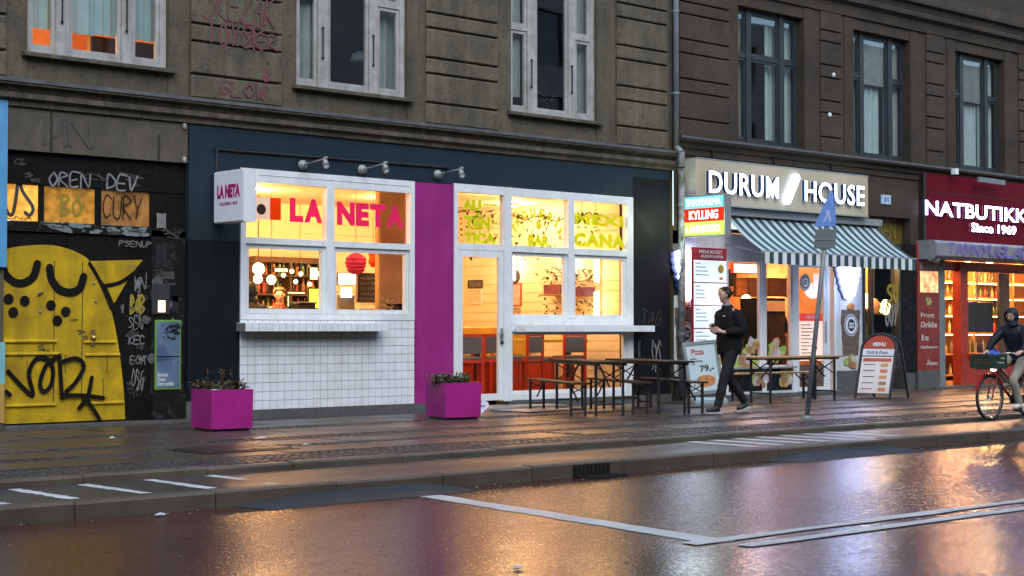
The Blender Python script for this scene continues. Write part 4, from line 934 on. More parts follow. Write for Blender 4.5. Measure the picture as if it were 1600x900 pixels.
# --- tiled breast wall under the left window
TX0, TX1, TZ0, TZ1 = 11.66, 14.645, .115, 1.33
obj('tile_bed', MB().box(TX0, TX1, -.035, .2, TZ0, TZ1), M['grout'], sf)
nx, nz = 25, 10
tw, th_ = (TX1 - TX0) / nx, (TZ1 - TZ0) / nz
tme = obj('tile', MB().cbox(.003, tw - .003, -.0445, -.0345, .003, th_ - .003, .0025), M['tile'], sf, local=True); tme.location = Vector((TX0, 0, TZ0)) - Vector(sf.location)
rt = random.Random(11)
for i in range(nx):
    for j in range(nz):
        if i or j:
            o = piece('tile', tme.data, (TX0 + i * tw, rt.uniform(-.0015, .001), TZ0 + j * th_), sf); o.rotation_euler = (rt.uniform(-.006, .006), 0, rt.uniform(-.006, .006))
LX0, LX1 = 11.60, 13.98
led = obj('counter_ledge', MB().box(LX0, LX1, -.265, -.046, 1.175, 1.285), M['grout'], sf); nl = 22; lw_ = (LX1 - LX0) / nl
for i in range(nl): obj('tile', MB().cbox(LX0 + i * lw_ + .003, LX0 + (i + 1) * lw_ - .003, -.273, -.2645, 1.176, 1.284, .002), M['tile'], led)
for i in range(nl): obj('tile', MB().zbox(LX0 + i * lw_ + .003, LX0 + (i + 1) * lw_ - .003, -.268, -.05, 1.2845, 1.292, .002), M['tile'], led)
# --- left window: white frame with four lights
def lite(parent, x0, x1, z0, z1, y=.02, sash=.0, nm='window_light'):
    if sash:
        s = obj('sash', ring(MB(), x0, x1, z0, z1, sash, y - .03, y + .03), M['white'], parent); x0 += sash; x1 -= sash; z0 += sash; z1 -= sash
    obj('pane', MB().box(x0 - .004, x1 + .004, y, y + .006, z0 - .004, z1 + .004), M['glass_shop'], parent); return x0, x1, z0, z1
w1 = obj('window', ring(MB(), 11.665, 14.642, 1.335, 3.375, .08, -.05, .06), M['white'], sf)
zt_ = F(440, 378)[1]
obj('head_rail', MB().box(11.75, 14.557, -.045, .055, 3.195, 3.29), M['white'], w1)
mx0, mx1 = FX(507, 0) - .0, FX(519, 0)
obj('mullion', MB().box(mx0, mx1, -.053, .06, 1.42, 3.195), M['white'], w1)
for a, b in ((11.75, mx0), (mx1, 14.557)):
    obj('transom', MB().box(a, b, -.045, .055, zt_ - .04, zt_ + .045), M['white'], w1)
    lite(w1, a, b, zt_ + .045, 3.195); lite(w1, a, b, 1.42, zt_ - .04, .02, .065)
# lettering on the upper panes
def big_word(s_, x0, z0, x1, z1):
    rel = {'L': .74, 'A': 1.0, 'N': 1.0, 'E': .74, 'T': .88}; gap = .022; tot = sum(rel[c] for c in s_); u = (x1 - x0 - gap * (len(s_) - 1)) / tot; x = x0
    for c in s_:
        obj('letter', text_mb(c, (x, .017, z0), EX, EZ, EN, u * rel[c], z1 - z0, .003, .062, 4), M['film_pink'], sf); x += u * rel[c] + gap
def words_px(s, x0, y0, x1, y1, y, mt, parent, **k):
    (xa, zb), (xb, za) = F(x0, y0, y), F(x1, y1, y); return words_on(s, xa, za, xb, zb, y, mt, parent, **k)
xa, xb = FX(452, .018), FX(503, .018); xc, xd = FX(526, .018), FX(630, .018)
big_word('LA', xa, 2.69, xb, 3.02)
big_word('NETA', xc, 2.68, xd, 3.01)
fx = [FX(p, .018) for p in (372, 396, 421, 438)]
fl = obj('flag', MB().box(fx[1], fx[2], .0142, .0165, 2.70, 3.00), M['film_white'], sf)
obj('flag_stripe', MB().box(fx[0] + .05, fx[1] - .001, .0142, .0165, 2.70, 3.00), film('green_film', (.02, .3, .08)), fl); obj('flag_stripe', MB().box(fx[2] + .001, fx[3], .0142, .0165, 2.70, 3.00), M['film_red'], fl)
xm, zm = F(408, 327, .017); obj('flag_emblem', MB().prism([(xm + .075 * math.cos(q * .5236), zm + .075 * math.sin(q * .5236)) for q in range(12)], .0125, .0140), M['film_dark'], fl)
# --- door and right window
w2 = obj('window', MB().box(15.395, 15.47, -.05, .06, .10, 3.395).box(15.47, 19.275, -.05, .06, 3.27, 3.395).box(19.13, 19.275, -.05, .06, .10, 3.269), M['white'], sf)
zt2 = 2.455
xm1, xm2 = 16.40, 16.56; xn1, xn2 = 17.775, 17.91
obj('mullion', MB().box(xm1, xm2, -.053, .06, .10, 3.269), M['white'], w2); obj('mullion', MB().box(xn1, xn2, -.053, .06, 1.38, 3.269), M['white'], w2)
for a, b in ((15.47, xm1), (xm2, xn1), (xn2, 19.13)):
    obj('transom', MB().box(a, b, -.045, .055, zt2 - .05, zt2 + .05), M['white'], w2); lite(w2, a, b, zt2 + .05, 3.269)
for a, b in ((xm2, xn1), (xn2, 19.13)): lite(w2, a, b, 1.38, zt2 - .05, .02, .06)
obj('bottom_rail', MB().box(xm2, 19.13, -.045, .055, 1.27, 1.379), M['white'], w2); obj('bottom_rail', MB().box(xm2, 19.13, -.045, .055, .10, .20), M['white'], w2)
lite(w2, xm2, 19.13, .201, 1.17, .02, .05)
obj('bottom_rail', MB().box(xm2, 19.13, -.043, .055, 1.171, 1.269), M['white'], w2)
led2 = obj('counter_ledge', MB().box(16.62, 19.52, -.30, -.079, 1.165, 1.265), M['white'], sf)
nl = 26; lw_ = 2.9 / nl
for i in range(nl): obj('tile', MB().cbox(16.62 + i * lw_ + .002, 16.62 + (i + 1) * lw_ - .002, -.307, -.2995, 1.166, 1.264, .002), M['tile'], led2)
dr = obj('door', ring(MB(), 15.474, 16.396, .12, 2.40, .10, -.04, .01), M['white'], sf)
obj('pane', MB().box(15.57, 16.30, -.025, -.019, .216, 2.304), M['glass_shop'], dr)
obj('handle', MB().tube((16.345, -.056, 1.13), (16.345, -.10, 1.13), .013, 6).tube((16.345, -.10, 1.13), (16.24, -.10, 1.13), .012, 6).box(16.32, 16.37, -.062, -.0555, 1.02, 1.22), M['metal'], dr)
obj('lock', MB().tube((16.345, -.056, 1.0), (16.345, -.07, 1.0), .028, 10), M['black'], dr)
L = M['film_lime']; yy = .017
words_px('AU', 722, 311, 752, 330, yy, L, sf, depth=.003, bold=.07, split='letter'); words_px('-', 755, 318, 776, 322, yy, L, sf, depth=.003, bold=.03)
words_px('TÉN', 725, 331, 766, 360, yy, L, sf, depth=.003, bold=.07, split='letter'); words_px('-', 767, 347, 777, 351, yy, L, sf, depth=.003, bold=.03)
words_px('TICA', 725, 362, 775, 382, yy, L, sf, depth=.003, bold=.07, split='letter')
words_px('MEXI', 897, 333, 974, 355, yy, L, sf, depth=.003, bold=.065, split='letter', space=1.15); words_px('CANA', 896, 363, 977, 389, yy, L, sf, depth=.003, bold=.065, split='letter', space=1.15)
words_px('BAR', 825, 367, 859, 386, yy, L, sf, depth=.003, bold=.07, split='letter'); words_px('&', 837, 345, 847, 357, yy, L, sf, depth=.003, bold=.04)
for i, ch in enumerate('TAQUERIA'):
    a = math.pi * (1 - (i + .5) / 8); cx, cz = 17.16, 2.70; rx, rzz = .50, .34
    px_, pz_ = cx + rx * math.cos(a), cz + rzz * math.sin(a); tl = (a - math.pi / 2) * .55; w_ = .035 if ch == 'I' else .105
    ex = Vector((math.cos(tl), 0, math.sin(tl))); ez = Vector((-math.sin(tl), 0, math.cos(tl)))
    mb = text_mb(ch, Vector((px_, yy, pz_)) - ex * w_ / 2 - ez * .075, ex, ez, EN, w_, .15, .003, .045); obj('letter', mb, L, sf)
# --- conduit, three arm lamps, blade sign
cdt = thing('conduit', 'thin black cable conduit running above the taqueria windows', 'conduit', (11.3, SY, 3.5))
pts = [F(338, 268, -.05), F(338, 233, -.05), F(372, 236, -.05), F(700, 262, -.05)]
obj('pipe', MB().path([(p[0], -.05, p[1]) for p in pts], .014, 6), M['black'], cdt)
for p in (pts[1], pts[2], pts[3]): obj('clip', MB().box(p[0] - .02, p[0] + .02, -.066, -.031, p[1] - .02, p[1] + .02), M['black'], cdt)
def arm_lamp(px, py, label):
    x, z = F(px, py, SY); t = thing('arm_lamp', label, 'lamp', (x, SY, z), 0, 'arm lamps over the taqueria windows')
    obj('wall_plate', MB().tube((0, -.001, 0), (0, -.05, 0), .068, 14).ball((0, -.06, 0), (.055, .03, .055), 12, 6), M['metal'], t, True, local=True)
    obj('arm', MB().path([(0, -.06, 0), (0, -.2, .015), (.0, -.56, .045)], .012, 8), M['metal'], t, True, local=True)
    h = obj('lamp_head', MB().tube((0, -.55, .05), (.0, -.585, -.06), .03, 12, .048).tube((0, -.54, .055), (0, -.6, .055), .018, 8), M['metal'], t, True, local=True)
    obj('bulb', MB().ball((0, -.588, -.062), .036, 10, 6), mat('frosted_bulb', (.6, .62, .6), .3), h, True, local=True); return t
arm_lamp(471, 258, 'grey arm lamp nearest the white blade sign, first of the three'); arm_lamp(564, 265, 'grey arm lamp above the left window, middle of the three'); arm_lamp(682, 273, 'grey arm lamp above the magenta pillar')
sg = thing('blade_sign', 'white projecting box sign with magenta lettering at the taqueria corner', 'sign', (11.2, SY, 2.6))
obj('sign_box', MB().box(11.235, 11.40, -.80, -.09, 2.60, 3.28), M['white'], sg)
obj('sign_face', MB().box(11.215, 11.2345, -.79, -.10, 2.612, 3.268), mat('sign_white', (.74, .77, .80), .3, (.70, .73, .77)), sg)
obj('sign_rim', MB().box(11.22, 11.41, -.808, -.8005, 2.595, 3.285), M['white'], sg); obj('sign_bracket', MB().box(11.26, 11.37, -.089, SY, 3.05, 3.15).box(11.26, 11.37, -.089, SY, 2.7, 2.8), M['galv'], sg)
PK = mat('sign_magenta', (.42, .012, .12), .4); EXS, ENS = (0, -1, 0), (-1, 0, 0)
obj('lettering', text_mb('LA NETA', (11.214, -.18, 2.92), EXS, EZ, ENS, .55, .175, .003, .06), PK, sg)
obj('lettering', text_mb('TAQUERIA | BAR', (11.214, -.23, 2.815), EXS, EZ, ENS, .44, .05, .003, .015), PK, sg)

# --- inside the taqueria
warmwall = mat('warm_white_boards', (.80, .70, .50), .6, (.76, .64, .44), 1.5)
room(11.0, 20.05, .25, 5.6, .10, 3.46, warmwall, mat('brown_floor', (.10, .06, .035), .4), mat('cream_ceiling', (.78, .70, .52), .7), 'taqueria')
bw = bpy.data.objects['taqueria_wall']
for i in range(19):
    z = .12 + i * .176; obj('wall_board', MB().box(20.022, 20.045, .3, 5.55, z + .004, z + .172), warmwall, bw)
for i in range(19): obj('wall_board', MB().box(16.5, 20.02, 5.572, 5.595, .12 + i * .176 + .004, .12 + i * .176 + .172), warmwall, bw)
GLOBE = emit('globe_glow', (1, .62, .25), 7); SPOT = emit('spot_glow', (1, .7, .36), 7)
sp_lab = ['deep over the bar end', 'over the bar', 'by the plaster pillar', 'behind the door transom', 'behind the arched lettering', 'near the side wall of the taqueria']
for i, (x, y) in enumerate(((12.6, 1.6), (14.2, 3.6), (15.4, 1.4), (16.7, 3.2), (17.6, 1.3), (19.2, 2.8))):
    t = thing('ceiling_spot', 'round warm ceiling spot ' + sp_lab[i], 'lamp', (x, y, 3.46), 0, 'ceiling spots in the taqueria')
    obj('spot_ring', MB().lathe((x, y, 3.40), [(.05, 0), (.075, .01), (.075, .06)], 14), M['metal'], t); obj('spot_lens', MB().lathe((x, y, 3.394), [(.045, 0), (.045, .005)], 12), SPOT, t)
    lamp('spot_light', (x, y, 3.30), 56, WARM, .10)
plr = tag(obj('plaster_pillar', MB().cbox(FX(592, 1.3), FX(646, 1.3), 1.3, 1.40, .1, 3.455, .02), mat('ochre_plaster', (.66, .42, .18), .75, (.5, .3, .12), 1.6, bump=.3, bscale=20)), 'ochre plastered pillar inside the left taqueria window', 'pillar')
# back bar: tall shelf unit
sx0, sx1 = FX(396, 5.2), FX(502, 5.2); sz1 = F(450, 402, 5.2)[1]
bar = thing('shelf_unit', 'tall dark back bar shelf full of bottles inside taqueria', 'shelf', (sx0, 5.2, .1))
DW = mat('dark_bar_wood', (.10, .045, .018), .5, (.05, .022, .01), 4)
obj('back_panel', MB().box(sx0, sx1, 5.5, 5.55, .1, sz1), DW, bar); obj('top_panel', MB().box(sx0, sx1, 5.15, 5.5, sz1 - .1, sz1), DW, bar)
for x in (sx0, (sx0 + sx1) / 2, sx1 - .05): obj('upright', MB().box(x, x + .05, 5.15, 5.5, .1, sz1 - .101), DW, bar)
for z in (1.45, 1.8, 2.13): obj('shelf', MB().box(sx0 + .05, sx1 - .05, 5.16, 5.49, z, z + .03), DW, bar)
bmats = [mat('amber_bottle', (.35, .13, .02), .15), mat('green_bottle', (.10, .16, .03), .15), mat('clear_bottle', (.5, .42, .25), .12), mat('dark_bottle', (.03, .02, .02), .15), mat('red_bottle', (.4, .05, .02), .2)]
def bottle_mesh(m_): 
    o = obj('bottle', MB().lathe((0, 0, 0), [(.034, 0), (.037, .02), (.037, .16), (.014, .21), (.013, .27), (.016, .275)], 8), m_, None, True); me = o.data; bpy.data.objects.remove(o); return me
bmesh_ = [bottle_mesh(m_) for m_ in bmats]
bn = ['amber', 'green', 'clear', 'dark', 'red']
rb = random.Random(2)
ORD = 'first second third fourth fifth sixth seventh eighth ninth tenth eleventh twelfth thirteenth fourteenth fifteenth sixteenth seventeenth eighteenth nineteenth twentieth twenty-first twenty-second twenty-third twenty-fourth twenty-fifth twenty-sixth'.split()
def bottles(x0, x1, y, z, n, where, group, parent=None):
    for i in range(n):
        k = rb.randrange(5); o = bpy.data.objects.new('bottle', bmesh_[k]); COL.objects.link(o); o.location = (x0 + (x1 - x0) * (i + .5) / n + rb.uniform(-.015, .015), y + rb.uniform(-.05, .05), z); o.scale = (1, 1, rb.uniform(.8, 1.12))
        tag(o, '%s bottle, %s from the left on %s' % (bn[k], ORD[i], where), 'bottle', group)
for z, wn in ((1.48, 'the lowest back bar shelf'), (1.83, 'the middle back bar shelf'), (2.16, 'the top back bar shelf')): bottles(sx0 + .1, sx1 - .1, 5.3, z, 12, wn, 'bottles on ' + wn)
def globe(px, py, y, r, lab, power=12):
    x, z = F(px, py, y); t = thing('globe_lamp', lab, 'lamp', (x, y, z)); obj('globe', MB().ball((x, y, z), r, 14, 8), GLOBE, t, True); obj('cord', MB().tube((x, y, z + r), (x, y, 3.46), .006, 5), M['black'], t)
    lamp('globe_light', (x, y - r - .12, z), power, WARM, .08)
globe(404, 420, 4.0, .10, 'large glowing globe lamp before the dark bar shelf'); globe(403, 436, 4.3, .075, 'smaller glowing globe lamp just below the large one'); globe(424, 437, 3.6, .075, 'glowing globe lamp right of the others by the man')
# lit menu boxes and panels behind the bar
def panel(nm, px0, py0, px1, py1, y, mt, lab, cat, fr=None, d=.04):
    (xa, zb), (xb, za) = F(px0, py0, y), F(px1, py1, y); t = thing(nm, lab, cat, ((xa + xb) / 2, y, za))
    obj('face', MB().box(xa + .015, xb - .015, y - .006, y, za + .015, zb - .015), mt, t); obj('frame', ring(MB(), xa, xb, za, zb, .014, y - .012, y + d), fr or M['black'], t); return t, xa, xb, za, zb
SCREEN = emit('screen_glow', (1, .95, .8), 1.6); LIME = emit('lime_glow', (.75, .8, .06), .9); CREAM = emit('cream_glow', (1, .8, .32), 1.3)
panel('menu_screen', 527, 426, 556, 446, 3.2, SCREEN, 'bright white menu screen above the bar till', 'screen')
panel('light_box', 483, 417, 497, 438, 4.9, CREAM, 'cream light box at the right end of the bar shelf', 'light box'); panel('light_box', 428, 418, 450, 426, 4.9, CREAM, 'low cream light strip in the middle of the bar shelf', 'light box')
panel('drinks_cooler', 482, 450, 499, 483, 3.9, LIME, 'lime green glowing drinks cooler behind the bar', 'cooler'); panel('strip_light', 448, 455, 477, 460, 3.0, CREAM, 'thin cream strip light along the bar counter', 'strip light'); panel('strip_light', 448, 461, 452, 480, 3.0, CREAM, 'short upright strip light at the bar counter', 'strip light')
t, xa, xb, za, zb = panel('chalkboard', 558, 426, 590, 473, 2.6, mat('chalk_black', (.03, .024, .035), .8), 'black chalkboard menu with pale handwriting by the plaster pillar', 'chalkboard', DW)
mb = MB(); rr = random.Random(3)
for i in range(7): tagged('ABDEHKMRSE'[rr.randrange(3):][:6], xa + .05, zb - .11 - i * .085, xb - .06, zb - .065 - i * .085, .007, 2.592, .1, .12, mb)
obj('lettering', mb, M['spray_w'], t)
RED0 = mat('red_paper', (.5, .04, .02), .7)
cb_ = thing('till', 'pale till and coffee gear standing on the bar counter', 'till', (16, 2.9, 1.1))
(xa, zb), (xb, za) = F(529, 449, 2.9), F(556, 488, 2.9)
obj('body', MB().cbox(xa, xb, 2.9, 3.2, 1.36, zb - .1, .03), M['metal'], cb_); obj('display', MB().cbox(xa + .05, xb - .1, 2.87, 2.9, zb - .16, zb, .01), SCREEN, cb_); obj('drawer', MB().cbox(xa + .02, xb + .1, 2.84, 2.899, 1.36, 1.48, .01), M['film_lime'], cb_)
(xa, zb), (xb, za) = F(468, 474, 2.7), F(494, 489, 2.7)
tb = thing('serving_box', 'black serving box on the bar, left of the window mullion', 'box', (xa, 2.7, 1.36)); obj('body', MB().cbox(xa, xb, 2.7, 3.0, 1.36, zb, .02), M['black'], tb); obj('lid', MB().cbox(xa - .02, xb + .02, 2.68, 3.02, zb + .001, zb + .025, .008), M['metal'], tb)
bc = thing('bar_counter', 'long ochre bar counter inside the left taqueria window', 'counter', (13.5, 2.6, .1))
obj('counter_front', MB().box(12.2, 17.2, 2.75, 3.3, .1, 1.31), mat('ochre_front', (.45, .24, .08), .6), bc); obj('counter_top', MB().box(12.15, 17.25, 2.66, 3.35, 1.312, 1.355), DW, bc)
for px in (545, 572, 420, 447):
    x, z = F(px, 488, 2.75); bx = thing('carton', {545: 'small cream carton beside the till on the bar', 572: 'orange carton under the chalkboard on the bar', 420: 'salmon pink box on the bar before the man', 447: 'ochre tray on the bar under the strip light'}[px], 'carton', (x, 2.7, 1.36))
    obj('body', MB().cbox(x - .12, x + .12, 2.7, 2.86, 1.356, 1.53, .01), mat('carton_%d' % px, {545: (.6, .5, .3), 572: (.6, .33, .1), 420: (.6, .2, .12), 447: (.5, .3, .06)}[px], .7), bx); obj('flap', MB().box(x - .12, x + .12, 2.69, 2.78, 1.531, 1.538), M['lightwood'], bx)
for k, (px, lab) in enumerate(((456, 'white'), (463, 'amber'), (512, 'green'), (520, 'clear'))): pass
bottles(FX(440, 3.1), FX(470, 3.1), 3.15, 1.357, 7, 'the bar counter beside the man', 'bottles on the bar counter'); bottles(FX(500, 3.1), FX(527, 3.1), 3.15, 1.357, 6, 'the bar counter before the till', 'bottles on the bar counter')
for i, (px, py) in enumerate(((443, 430), (456, 424), (470, 428), (484, 444), (496, 428), (462, 440), (508, 420))):
    x, z = F(px, py, 4.7); t = thing('shelf_lamp', 'tiny warm bulb, %s from the left along the back bar' % ORD[i], 'lamp', (x, 4.7, z)); obj('bulb', MB().ball((x, 4.7, z), .04, 8, 5), emit('tiny_glow', (1, .7, .3), 2.5), t, True); obj('cord', MB().tube((x, 4.7, z + .04), (x, 4.7, sz1), .005, 4), M['black'], t)
for i in range(9):
    x = FX(404 + i * 11, 2.95); o = tag(obj('glass_jar', MB().lathe((x, 2.95, 1.356), [(.05, 0), (.06, .02), (.06, .13), (.045, .15), (.05, .17)], 10), bmats[(i * 3 + 2) % 5], None, True), 'small jar, %s from the left along the bar counter front' % ORD[i], 'jar', 'jars on the bar counter')
# paper lantern and dried flowers
x, z = F(556, 412, 2.2)
la = thing('paper_lantern', 'pink pleated paper lantern hanging inside the left window', 'lantern', (x, 2.2, z))
obj('shade', MB().lathe((x, 2.2, z - .17), [(.05, 0), (.12, .04), (.15, .07), (.135, .09), (.17, .13), (.155, .15), (.18, .19), (.16, .21), (.17, .25), (.10, .31), (.05, .34)], 16), film('pink_paper', (.62, .08, .26), .35), la); obj('cord', MB().tube((x, 2.2, z + .17), (x, 2.2, 3.46), .005, 5), M['black'], la)
x, z = F(583, 402, 2.2); lb = thing('paper_lantern', 'small orange paper tassel hanging beside the pink lantern', 'lantern', (x, 2.2, z)); obj('shade', MB().lathe((x, 2.2, z - .16), [(.03, 0), (.08, .08), (.06, .16), (.08, .24), (.02, .32)], 10), film('orange_paper', (.8, .2, .02), .5), lb); obj('cord', MB().tube((x, 2.2, z + .16), (x, 2.2, 3.46), .005, 5), M['black'], lb)
x, z = F(607, 490, .4); dv = thing('dried_flowers', 'dry flowers in cream pot on sill inside the left window', 'plant', (x, .4, 1.36))
obj('pot', MB().lathe((x, .4, 1.335), [(.05, 0), (.09, .1), (.085, .14)], 12), M['lightwood'], dv); mb = MB()
for i in range(70):
    a = random.random() * 6.28; mb.leaf((x + .1 * random.random() * math.cos(a), .4 + .1 * random.random() * math.sin(a), 1.48 + random.random() * .18), (math.cos(a), math.sin(a), random.uniform(-.2, 1)), .09, .035)
obj('foliage', mb, mat('dry_petal', (.5, .34, .15), .7, (.2, .12, .05), 14), dv)
x, z = F(622, 480, .45); bk = thing('black_crate', 'black crate on the sill at the right of left window', 'crate', (x, .45, 1.36)); obj('body', MB().cbox(x - .1, x + .13, .42, .6, 1.34, 1.56, .01), M['black'], bk); obj('rim', ring(MB(), x - .11, x + .14, 1.56, 1.585, .01, .41, .61), M['charcoal'], bk)
obj('sill_board', MB().box(11.75, 14.55, .061, .75, 1.30, 1.335), M['white'], w1)
# side wall: pictures, mirror, tube lights, plant shelves
def on_side(px, py, X=20.0): return FS(px, py, X)
TUBE = emit('pink_white_tube', (1, .74, .78), 2.4); TUBE2 = emit('warm_tube', (1, .75, .38), 2.6)
for k, (px, y0, y1, mt, lab) in enumerate(((802, 392, 437, TUBE, 'pinkish white tube light on the wall left of the pictures'), (888, 392, 434, TUBE, 'pinkish white tube light on the wall above the purple planter'), (934, 402, 440, TUBE2, 'upper warm tube light at the right of the window'), (934, 456, 494, TUBE2, 'lower warm tube light at the right of the window'))):
    ya, za = on_side(px, y1, 19.95); _, zb = on_side(px, y0, 19.95)
    t = thing('tube_light', lab, 'lamp', (19.95, ya, za)); obj('tube', MB().tube((19.92, ya, za), (19.92, ya, zb), .045, 10), mt, t, True); obj('holder', MB().box(19.97, 20.02, ya - .03, ya + .03, za - .03, zb + .03), M['white'], t)
    lamp('tube_glow', (19.80, ya, (za + zb) / 2), 6, (1, .55, .45) if k < 2 else WARM, .12)
def pict(px0, py0, px1, py1, lab, col, fr):
    y1, z1 = on_side(px0, py0); y0, z0 = on_side(px1, py1); t = thing('picture', lab, 'picture', (20.0, (y0 + y1) / 2, z0))
    obj('print', MB().box(20.004, 20.012, y0 + .02, y1 - .02, z0 + .02, z1 - .02), mat('print', col, .5, tuple(q * .6 for q in col), 8), t)
    f = MB(); f.box(19.995, 20.02, y0, y0 + .02, z0, z1).box(19.995, 20.02, y1 - .02, y1, z0, z1).box(19.995, 20.02, y0 + .02, y1 - .02, z0, z0 + .02).box(19.995, 20.02, y0 + .02, y1 - .02, z1 - .02, z1); obj('frame', f, fr, t)
RF = mat('red_frame', (.3, .06, .03), .5)
pict(793, 443, 814, 478, 'grey lettered print in a thin red frame on the taqueria wall', (.42, .42, .42), RF); pict(794, 481, 812, 494, 'tiny picture below the red framed print', (.4, .3, .25), M['metal'])
pict(731, 438, 753, 450, 'small dark landscape picture seen through the door', (.12, .12, .12), M['black']); pict(732, 452, 752, 475, 'white paper notice seen through the door glass', (.75, .68, .5), M['white'])
y_, z_ = on_side(804, 432); rm = thing('round_mirror', 'small dark round mirror above the red framed print', 'mirror', (20, y_, z_)); mb = MB(); mb.tube((20.0, y_, z_), (20.02, y_, z_), .115, 16); obj('mirror_glass', mb, M['black'], rm); mb = MB(); mb.tube((20.005, y_, z_), (20.022, y_, z_), .13, 16); obj('rim', mb, DW, rm)
def shelf_plant(px, py, px2, lab, labs, n=130, boxcol=(.2, .06, .12)):
    ya, z = on_side(px, py, 19.75); yb, _ = on_side(px2, py, 19.75); ya, yb = max(ya, yb), min(ya, yb)
    s = thing('wall_shelf', labs, 'shelf', (19.8, yb, z)); obj('board', MB().box(19.62, 20.02, yb, ya, z - .03, z), M['lightwood'], s); obj('bracket', MB().bar((19.99, yb + .1, z - .031), (19.7, yb + .1, z - .031), .02, .02).bar((20.0, yb + .1, z - .2), (19.72, yb + .1, z - .04), .02, .02), M['black'], s)
    p = thing('trailing_plant', lab, 'plant', (19.8, (ya + yb) / 2, z)); obj('pot', MB().box(19.66, 19.98, yb + .08, ya - .08, z + .001, z + .17), mat('planter_col', boxcol, .5), p)
    mb = MB()
    for i in range(n):
        y = random.uniform(yb - .05, ya + .05); k = random.random(); zz = z + .18 + random.random() * .28 if k < .6 else z - random.random() * .42
        mb.leaf((random.uniform(19.6, 19.95), y, zz), (random.uniform(-1, 1), random.uniform(-1, 1), random.uniform(-.4, .9)), random.uniform(.08, .16), .05)
    obj('foliage', mb, M['leaf'] if k < 2 else 0, p)
shelf_plant(850, 460, 886, 'dark trailing plant on the left wall shelf in the taqueria', 'pale wood wall shelf left of the window mullion'); shelf_plant(895, 464, 920, 'reddish trailing plant in purple planter right of mullion', 'pale wood wall shelf right of the window mullion', 110, (.16, .05, .14))
# hanging garland of leaves near the ceiling
def garland(x0, x1, y, z, n, lab, dz=.35):
    g = thing('garland', lab, 'garland', ((x0 + x1) / 2, y, z)); obj('stem', MB().path([(x0 + (x1 - x0) * i / 8, y + .03 * math.sin(i), z + .05 * math.cos(i * 1.7)) for i in range(9)], .012, 5), DW, g); mb = MB()
    for i in range(n):
        x = random.uniform(x0, x1); drop = random.random() ** 1.7 * dz * (1.3 + math.sin(x * 9)); mb.leaf((x, y + random.uniform(-.15, .15), z + .06 - drop), (random.uniform(-1, 1), random.uniform(-1, 1), random.uniform(-1.2, .4)), random.uniform(.06, .13), .05)
    obj('foliage', mb, M['leaf'], g); obj('hanger', MB().tube((x0 + .1, y, z), (x0 + .1, y, 3.46), .006, 5).tube((x1 - .1, y, z), (x1 - .1, y, 3.46), .006, 5), M['black'], g)
garland(16.3, 17.8, 1.5, 3.12, 150, 'dark leafy garland hanging behind the door transom lettering'); garland(17.9, 19.4, 1.5, 3.10, 170, 'dark leafy garland hanging behind the arched lettering', .4); garland(19.4, 19.95, 1.4, 3.2, 60, 'short leafy garland behind the right transom lettering', .3)
# red furniture
RED = mat('red_lacquer', (.55, .045, .01), .35, (.45, .03, .01), 4, world=False); SEAT = mat('grey_upholstery', (.10, .10, .11), .7, world=False); YEL = mat('yellow_table', (.62, .36, .03), .4, (.5, .28, .02), 4)
def chair_proto():
    t = thing('red_chair', 'x', 'chair', (0, 0, 0), 0, 'red framed chairs in the taqueria')
    for sx in (-1, 1):
        obj('leg', MB().bar((sx * .2, -.2, 0), (sx * .2, -.2, .62), .04, .04), RED, t, local=True); obj('leg', MB().bar((sx * .2, .2, 0), (sx * .2, .2, 1.02), .04, .04), RED, t, local=True)
    obj('seat_frame', MB().box(-.22, .22, -.22, .22, .58, .62), RED, t, local=True); obj('seat', MB().zbox(-.2, .2, -.2, .2, .621, .67, .015), SEAT, t, local=True)
    obj('backrest', MB().cbox(-.18, .18, .18, .22, .72, .98, .01), SEAT, t, local=True); obj('top_rail', MB().box(-.22, .22, .175, .225, .985, 1.03), RED, t, local=True); obj('foot_rail', MB().box(-.18, .18, -.21, -.18, .25, .29), RED, t, local=True); return t
c0 = chair_proto()
cl = ['red framed chair just inside the glass door', 'red framed chair behind the first one inside the door', 'red framed chair at the left end of the low window', 'red framed chair in the middle of the low window', 'red framed chair near right end of the low window', 'red framed chair deep in the room by the yellow table']
for i, (x, y, rz_) in enumerate(((16.35, .75, 2.6), (16.9, 1.7, 2.9), (17.2, .9, .2), (17.9, 1.1, 3.3), (18.7, .9, 2.9), (18.4, 2.1, .3))):
    if i == 0: c0.location = (x, y, .1); c0.rotation_euler = (0, 0, rz_); c0['label'] = cl[0]
    else: dup(c0, (x, y, .1), rz_, cl[i])
yt = thing('table', 'yellow topped high table inside the low window', 'table', (18.2, 1.6, .1))
obj('table_top', MB().box(17.1, 19.6, 1.35, 1.95, .98, 1.03), YEL, yt)
for x in (17.3, 19.4): obj('leg', MB().box(x - .04, x + .04, 1.6, 1.68, .1, .979), M['black'], yt)
rbn = thing('bench_seat', 'long red bench box along the wall inside low window', 'bench', (17.6, 2.6, .1))
obj('seat_box', MB().box(17.3, 19.9, 2.5, 3.1, .1, .62), RED, rbn); obj('cushion', MB().zbox(17.3, 19.9, 2.48, 3.1, .621, .72, .03), SEAT, rbn); obj('back_cushion', MB().cbox(17.3, 19.9, 3.1, 3.2, .62, 1.25, .02), YEL, rbn)
yb2 = thing('counter', 'yellow edged grey counter seen through the door', 'counter', (17, 3.6, .1)); obj('front', MB().box(16.9, 19.8, 3.6, 4.2, .1, 1.02), SEAT, yb2); obj('top', MB().box(16.85, 19.85, 3.55, 4.25, 1.021, 1.09), YEL, yb2)

